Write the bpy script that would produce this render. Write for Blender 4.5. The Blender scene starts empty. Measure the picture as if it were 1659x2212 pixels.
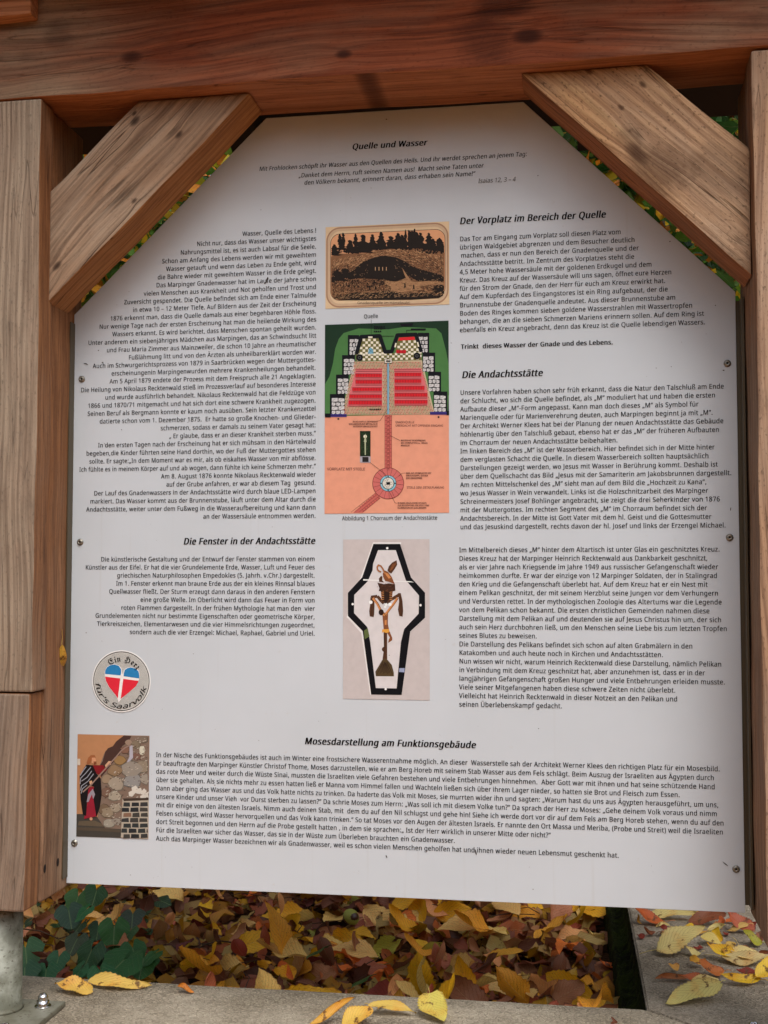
import bpy, bmesh, math, random
from mathutils import Vector, Matrix
from mathutils.geometry import tessellate_polygon
R = math.radians
random.seed(7)
scene = bpy.context.scene
COL = scene.collection

# ------------------------------------------------------------------ camera
CAM = Vector((0.35, -2.25, 0.835))
PITCH, YAW, FPX = R(3.053), R(9.16), 2550.0
cd = bpy.data.cameras.new('camera'); cam = bpy.data.objects.new('camera', cd); COL.objects.link(cam)
cd.sensor_fit = 'HORIZONTAL'; cd.sensor_width = 36.0; cd.lens = 36.0 * FPX / 1659.0
cd.clip_start = 0.02; cd.clip_end = 500
cam.location = CAM; cam.rotation_euler = (math.pi / 2 + PITCH, 0, YAW)
scene.camera = cam

# ------------------------------------------------------------------ sky and sun (overcast, soft light from the front right)
SUN_EL, SUN_AZ = R(57), R(28)          # azimuth to the right of straight-in-front
w = bpy.data.worlds.new('World'); scene.world = w; w.use_nodes = True
nt = w.node_tree; bg = nt.nodes['Background']
sky = nt.nodes.new('ShaderNodeTexSky'); sky.sky_type = 'NISHITA'; sky.sun_disc = False
sky.sun_elevation = SUN_EL; sky.sun_rotation = math.pi - SUN_AZ; sky.air_density = 1.0; sky.dust_density = 4.0
hs = nt.nodes.new('ShaderNodeHueSaturation'); hs.inputs['Saturation'].default_value = 0.42
nt.links.new(sky.outputs[0], hs.inputs['Color']); nt.links.new(hs.outputs[0], bg.inputs[0])
bg.inputs[1].default_value = 0.15
sd = bpy.data.lights.new('sun', 'SUN'); so = bpy.data.objects.new('sun', sd); COL.objects.link(so)
sd.energy = 1.1; sd.angle = R(36); sd.color = (1.0, 0.98, 0.96)
sundir = Vector((math.sin(SUN_AZ) * math.cos(SUN_EL), -math.cos(SUN_AZ) * math.cos(SUN_EL), math.sin(SUN_EL)))
so.rotation_euler = sundir.to_track_quat('Z', 'Y').to_euler()
scene.view_settings.view_transform = 'Standard'; scene.view_settings.look = 'None'
scene.view_settings.exposure = 0.55; scene.view_settings.gamma = 1.0
scene.view_settings.use_curve_mapping = False
scene.cycles.max_bounces = 6; scene.cycles.diffuse_bounces = 4

# ------------------------------------------------------------------ measuring: photograph coordinates -> a point on a real plane
def ray(u, v):
    xc = (u - 829.5) / FPX; yc = -(v - 1106.0) / FPX
    Y = math.cos(PITCH) - math.sin(PITCH) * yc; Z = math.sin(PITCH) + math.cos(PITCH) * yc
    return Vector((xc * math.cos(YAW) - Y * math.sin(YAW), xc * math.sin(YAW) + Y * math.cos(YAW), Z))
def at_y(u, v, y=0.0):                       # on the vertical plane y
    d = ray(u, v); return CAM + d * ((y - CAM.y) / d.y)
def at_z(u, v, z=0.0):                       # on the horizontal plane z
    d = ray(u, v); return CAM + d * ((z - CAM.z) / d.z)
def x_at(u, z, y=0.0):                       # x of column u at height z on plane y
    v = 1106.0
    for _ in range(12):
        p = at_y(u, v, y); v += (p.z - z) / (p.y - CAM.y) * FPX
    return p.x
S = 1659.0 / 1920.0
class Frame:                                 # a zoomed crop of the photograph
    def __init__(s, x0, y0, x1, y1, w=1659.0): s.x0, s.y0, s.k = x0, y0, (x1 - x0) / w
    def uv(s, X, Y): return (s.x0 + X * s.k) * S, (s.y0 + Y * s.k) * S
    def b(s, X, Y):                          # board plane -> (x, z)
        p = at_y(*s.uv(X, Y)); return (p.x, p.z)
    def g(s, X, Y, z=0.0): return at_z(*s.uv(X, Y), z)

# ------------------------------------------------------------------ helpers
def srgb(r, g, b, k=1.0):
    f = lambda c: (c / 255.0 / 12.92) if c <= 10 else ((c / 255.0 + 0.055) / 1.055) ** 2.4
    return (f(r) * k, f(g) * k, f(b) * k, 1.0)
def tag(o, label=None, cat=None, group=None, kind=None):
    if label: o['label'] = label
    if cat: o['category'] = cat
    if group: o['group'] = group
    if kind: o['kind'] = kind
    return o
def empty(name, loc=(0, 0, 0)):
    o = bpy.data.objects.new(name, None); COL.objects.link(o); o.location = loc; o.empty_display_size = 0.05
    return o
def link(name, me, parent=None, loc=(0, 0, 0)):
    o = bpy.data.objects.new(name, me); COL.objects.link(o); o.location = loc
    if parent: o.parent = parent
    return o
class MB:
    def __init__(s): s.v = []; s.f = []; s.m = []
    def add(s, vs, fs, m=0):
        n = len(s.v); s.v += [tuple(p) for p in vs]; s.f += [tuple(i + n for i in f) for f in fs]; s.m += [m] * len(fs)
    def box(s, a, b, m=0):
        x0, y0, z0 = a; x1, y1, z1 = b
        s.add([(x0, y0, z0), (x1, y0, z0), (x1, y1, z0), (x0, y1, z0), (x0, y0, z1), (x1, y0, z1), (x1, y1, z1), (x0, y1, z1)],
              [(0, 3, 2, 1), (4, 5, 6, 7), (0, 1, 5, 4), (1, 2, 6, 5), (2, 3, 7, 6), (3, 0, 4, 7)], m)
    def tube(s, pts, rads, n=8, m=0, cap=True):
        rings = []
        for i, p in enumerate(pts):
            p = Vector(p); d = (Vector(pts[min(i + 1, len(pts) - 1)]) - Vector(pts[max(i - 1, 0)])).normalized()
            a = d.orthogonal().normalized(); b = d.cross(a)
            r = rads[i] if hasattr(rads, '__len__') else rads
            rings.append([p + a * (r * math.cos(2 * math.pi * k / n)) + b * (r * math.sin(2 * math.pi * k / n)) for k in range(n)])
        vs = [q for rg in rings for q in rg]; fs = []
        for i in range(len(pts) - 1):
            for k in range(n):
                fs.append((i * n + k, i * n + (k + 1) % n, (i + 1) * n + (k + 1) % n, (i + 1) * n + k))
        if cap: fs += [tuple(reversed(range(n))), tuple((len(pts) - 1) * n + k for k in range(n))]
        s.add(vs, fs, m)
    def lathe(s, prof, c=(0, 0, 0), n=24, m=0):
        vs = []; fs = []
        for r, z in prof:
            for k in range(n):
                a = 2 * math.pi * k / n; vs.append((c[0] + r * math.cos(a), c[1] + r * math.sin(a), c[2] + z))
        for i in range(len(prof) - 1):
            for k in range(n):
                fs.append((i * n + k, i * n + (k + 1) % n, (i + 1) * n + (k + 1) % n, (i + 1) * n + k))
        s.add(vs, fs, m)
    def mesh(s, name, mats, smooth=False):
        me = bpy.data.meshes.new(name); me.from_pydata(s.v, [], s.f)
        for m in (mats if isinstance(mats, (list, tuple)) else [mats]): me.materials.append(m)
        me.polygons.foreach_set('material_index', s.m)
        if smooth: me.polygons.foreach_set('use_smooth', [True] * len(s.f))
        me.update(); return me
    def build(s, name, mats, parent=None, smooth=False, loc=(0, 0, 0)):
        return link(name, s.mesh(name, mats, smooth), parent, loc)

# ------------------------------------------------------------------ materials
class NT:
    def __init__(s, name, rough=0.6, spec=0.3):
        s.mat = bpy.data.materials.new(name); s.mat.use_nodes = True; s.t = s.mat.node_tree
        s.p = s.t.nodes['Principled BSDF']; s.p.inputs['Roughness'].default_value = rough
        s.p.inputs['Specular IOR Level'].default_value = spec
    def n(s, typ, **kw):
        nd = s.t.nodes.new(typ)
        for k, v in kw.items(): setattr(nd, k, v)
        return nd
    def set(s, sock, v):
        if isinstance(v, bpy.types.NodeSocket): s.t.links.new(v, sock)
        elif v is not None: sock.default_value = v
    def math(s, op, a, b=None, c=None, clamp=False):
        m = s.n('ShaderNodeMath', operation=op, use_clamp=clamp)
        for i, v in enumerate((a, b, c)): 
            if v is not None: s.set(m.inputs[i], v)
        return m.outputs[0]
    def mix(s, f, a, b, mode='MIX'):
        m = s.n('ShaderNodeMix', data_type='RGBA', blend_type=mode)
        s.set(m.inputs[0], f); s.set(m.inputs[6], a); s.set(m.inputs[7], b); return m.outputs[2]
    def noise(s, vec, scale, detail=4, rough=0.55, dist=0.0):
        m = s.n('ShaderNodeTexNoise'); s.set(m.inputs['Vector'], vec); m.inputs['Scale'].default_value = scale
        m.inputs['Detail'].default_value = detail; m.inputs['Roughness'].default_value = rough; m.inputs['Distortion'].default_value = dist
        return m.outputs[0]
    def smooth(s, v, a, b, c=0.0, d=1.0):
        m = s.n('ShaderNodeMapRange', interpolation_type='SMOOTHSTEP')
        for i, q in enumerate((v, a, b, c, d)): s.set(m.inputs[i], q)
        return m.outputs[0]
    def vec(s, x, y, z):
        m = s.n('ShaderNodeCombineXYZ'); s.set(m.inputs[0], x); s.set(m.inputs[1], y); s.set(m.inputs[2], z); return m.outputs[0]
    def sep(s, v):
        m = s.n('ShaderNodeSeparateXYZ'); s.set(m.inputs[0], v); return m.outputs
    def bump(s, h, strength, dist, normal=None):
        m = s.n('ShaderNodeBump'); m.inputs['Strength'].default_value = strength; m.inputs['Distance'].default_value = dist
        s.set(m.inputs['Height'], h)
        if normal is not None: s.set(m.inputs['Normal'], normal)
        return m.outputs[0]
    def coord(s, which='Object'): return s.n('ShaderNodeTexCoord').outputs[which]

def plain(name, col, rough=0.5, spec=0.3, metal=0.0):
    m = NT(name, rough, spec); m.p.inputs['Base Color'].default_value = col; m.p.inputs['Metallic'].default_value = metal
    return m.mat

def wood(name, base, dark, grey, weather=0.5, knots=(), seed=0.0, ringk=60.0, rough=0.8, left_grey=None, spots=0.5, cracks=0.5, splashes=()):
    """grain runs along local X. knots: (x, across, radius) measured in the face's plane (local Z across)."""
    m = NT(name, rough, 0.2); X, Y, Z = m.sep(m.coord())
    n1 = m.noise(m.vec(m.math('MULTIPLY', X, .42), m.math('ADD', Y, seed), Z), 3.0, 2, .45)
    across = m.math('ADD', m.math('MULTIPLY', Y, 0.55), Z)
    g = m.math('ADD', across, m.math('MULTIPLY', m.math('SUBTRACT', n1, 0.5), 0.11))
    kn = None
    for (kx, kz, kr) in knots:
        dx = m.math('DIVIDE', m.math('SUBTRACT', X, kx), kr * 1.9); dz = m.math('DIVIDE', m.math('SUBTRACT', Z, kz), kr)
        r2 = m.math('ADD', m.math('MULTIPLY', dx, dx), m.math('MULTIPLY', dz, dz))
        e = m.math('EXPONENT', m.math('MULTIPLY', r2, -0.45))
        g = m.math('ADD', g, m.math('MULTIPLY', m.math('MULTIPLY', e, dz), kr * 0.75))
        core = m.smooth(m.math('ADD', r2, m.math('MULTIPLY', n1, 0.5)), 0.15, 0.95, 1.0, 0.0)
        kn = core if kn is None else m.math('MAXIMUM', kn, core)
    rings = m.math('SINE', m.math('ADD', m.math('MULTIPLY', g, ringk * 6.283), m.math('MULTIPLY', n1, 2.0)))
    rings = m.smooth(rings, -0.5, 1.0)
    rmod = m.noise(m.vec(m.math('MULTIPLY', X, .5), Y, m.math('MULTIPLY', g, 14.0)), 1.0, 2); rings = m.math('MULTIPLY', rings, m.smooth(rmod, .3, .7, .25, 1.0))
    fine = m.noise(m.vec(m.math('MULTIPLY', X, 4.0), m.math('MULTIPLY', Y, 150.0), m.math('MULTIPLY', g, 190.0)), 1.0, 3, 0.65)
    speck = m.noise(m.vec(m.math('MULTIPLY', X, 110.0), m.math('MULTIPLY', Y, 240.0), m.math('MULTIPLY', Z, 240.0)), 1.0, 3, 0.6)
    big = m.noise(m.vec(m.math('MULTIPLY', X, 2.2), m.math('ADD', m.math('MULTIPLY', Y, 6.0), seed), m.math('MULTIPLY', Z, 8.0)), 1.0, 4, 0.6)
    c = m.mix(m.math('MULTIPLY', rings, 0.55), base, dark)
    c = m.mix(m.smooth(fine, 0.35, 0.72, 0.0, 0.7), c, dark)
    wf = m.math('ADD', m.smooth(big, 0.3, 0.72, -0.35, 0.35), weather)
    if left_grey:
        for x0, x1, amt in (left_grey if isinstance(left_grey, list) else [left_grey]):
            wf = m.math('ADD', wf, m.smooth(m.math('ADD', X, m.math('MULTIPLY', big, 0.12)), x0, x1, amt, 0.0) if x0 < x1 else m.smooth(m.math('ADD', X, m.math('MULTIPLY', big, 0.12)), x1, x0, 0.0, amt))
    wf = m.math('MAXIMUM', m.math('MINIMUM', wf, 1.0), 0.0)
    gg = m.mix(m.math('ADD', m.math('MULTIPLY', rings, 0.22), m.smooth(fine, 0.3, 0.75, 0.0, 0.72)), grey, (grey[0] * 0.38, grey[1] * 0.33, grey[2] * 0.31, 1))
    c = m.mix(wf, c, gg)
    # mould and water stains, mottled
    st = m.noise(m.vec(m.math('MULTIPLY', X, 5.0), m.math('ADD', m.math('MULTIPLY', Y, 12.0), seed + 9), m.math('MULTIPLY', Z, 13.0)), 1.0, 5, 0.7)
    c = m.mix(m.smooth(st, 0.56, 0.75, 0.0, 0.5 * spots + 0.1), c, (dark[0] * 0.35, dark[1] * 0.4, dark[2] * 0.5, 1))
    pal = m.noise(m.vec(m.math('MULTIPLY', X, 3.0), m.math('ADD', m.math('MULTIPLY', Y, 10.0), seed - 7), m.math('MULTIPLY', Z, 22.0)), 1.0, 4, 0.65)
    c = m.mix(m.smooth(pal, 0.6, 0.8, 0.0, 0.4), c, (min(base[0] * 1.5, .6), min(base[1] * 1.55, .5), min(base[2] * 1.6, .4), 1))
    c = m.mix(m.smooth(speck, 0.55, 0.75, 0.0, 0.7 * spots), c, (dark[0] * 0.2, dark[1] * 0.22, dark[2] * 0.25, 1))
    # hairline checks that run with the grain
    ck = m.noise(m.vec(m.math('MULTIPLY', X, 1.7), m.math('MULTIPLY', Y, 20.0), m.math('MULTIPLY', g, 42.0)), 1.0, 2, 0.4)
    cl = m.smooth(m.math('ABSOLUTE', m.math('SUBTRACT', ck, 0.5)), 0.0, 0.006 + 0.012 * cracks, 1.0, 0.0)
    gate = m.smooth(m.noise(m.vec(m.math('MULTIPLY', X, 3.0), m.math('ADD', Y, seed + 3), m.math('MULTIPLY', Z, 10.0)), 1.0, 2), 0.42, 0.6)
    cl = m.math('MULTIPLY', cl, gate)
    c = m.mix(m.math('MULTIPLY', cl, 0.75 * cracks + 0.1), c, (dark[0] * 0.12, dark[1] * 0.12, dark[2] * 0.12, 1))
    if kn is not None:
        c = m.mix(m.math('MULTIPLY', kn, 0.85), c, (dark[0] * 0.28, dark[1] * 0.25, dark[2] * 0.25, 1))
    for (sx, sz, sr, amt) in splashes:      # single stains with a shape of their own
        dx = m.math('SUBTRACT', X, sx); dz = m.math('SUBTRACT', Z, sz)
        dd = m.math('SQRT', m.math('ADD', m.math('MULTIPLY', dx, dx), m.math('MULTIPLY', dz, dz)))
        f = m.smooth(m.math('ADD', m.math('DIVIDE', dd, sr), m.math('MULTIPLY', m.math('SUBTRACT', st, 0.5), 2.2)), 0.3, 1.0, amt, 0.0)
        c = m.mix(f, c, (dark[0] * 0.3, dark[1] * 0.3, dark[2] * 0.32, 1))
    m.set(m.p.inputs['Base Color'], c)
    dents = m.noise(m.vec(m.math('MULTIPLY', X, 12.0), m.math('MULTIPLY', Y, 30.0), m.math('MULTIPLY', Z, 30.0)), 1.0, 3, .6)
    h = m.math('ADD', m.math('MULTIPLY', rings, -0.5), m.math('MULTIPLY', fine, 0.9))
    h = m.math('ADD', h, m.math('MULTIPLY', speck, 0.5))
    h = m.math('ADD', m.math('SUBTRACT', h, m.math('MULTIPLY', cl, 2.2)), m.math('MULTIPLY', dents, 1.6))
    m.set(m.p.inputs['Normal'], m.bump(h, 0.6, 0.0022))
    return m.mat

def prism(name, outline, y0, y1, angle, mats, parent, pick=None, bevel=0.004, wob=0.0012, seed=0):
    """timber: outline [(x,z)] extruded from y0 to y1, local X along the grain (angle from world x in the xz plane)."""
    c = Vector((sum(p[0] for p in outline) / len(outline), (y0 + y1) / 2, sum(p[1] for p in outline) / len(outline)))
    rot = Matrix.Rotation(-angle, 4, 'Y'); inv = rot.inverted()
    bm = bmesh.new()
    a = [bm.verts.new(inv @ (Vector((x, y0, z)) - c)) for x, z in outline]
    b = [bm.verts.new(inv @ (Vector((x, y1, z)) - c)) for x, z in outline]
    n = len(outline); bm.faces.new(a); bm.faces.new(list(reversed(b)))
    for i in range(n): bm.faces.new((a[i], b[i], b[(i + 1) % n], a[(i + 1) % n]))
    bmesh.ops.recalc_face_normals(bm, faces=bm.faces)
    if bevel: bmesh.ops.bevel(bm, geom=list(bm.edges), offset=bevel, segments=2, profile=0.6, affect='EDGES')
    # cross cuts so the timber is not ruler straight
    xs = [v.co.x for v in bm.verts]; lo, hi = min(xs), max(xs); k = max(2, int((hi - lo) / 0.06))
    for i in range(1, k):
        bmesh.ops.bisect_plane(bm, geom=list(bm.verts) + list(bm.edges) + list(bm.faces), plane_co=(lo + (hi - lo) * i / k, 0, 0), plane_no=(1, 0, 0))
    rnd = random.Random(seed); ph = [rnd.uniform(0, 6.28) for _ in range(6)]
    for v in bm.verts:
        v.co.y += wob * (math.sin(v.co.x * 9 + ph[0]) + 0.6 * math.sin(v.co.x * 23 + ph[1] + v.co.z * 30))
        v.co.z += wob * (math.sin(v.co.x * 7 + ph[2]) + 0.6 * math.sin(v.co.x * 29 + ph[3]))
    me = bpy.data.meshes.new(name); 
    bm.normal_update()
    R3 = rot.to_3x3()
    for m in mats: me.materials.append(m)
    for f in bm.faces:
        f.material_index = pick(R3 @ f.normal) if pick else 0; f.smooth = False
    bm.to_mesh(me); bm.free()
    o = link(name, me, parent, c); o.rotation_euler = (0, -angle, 0)
    return o
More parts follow.
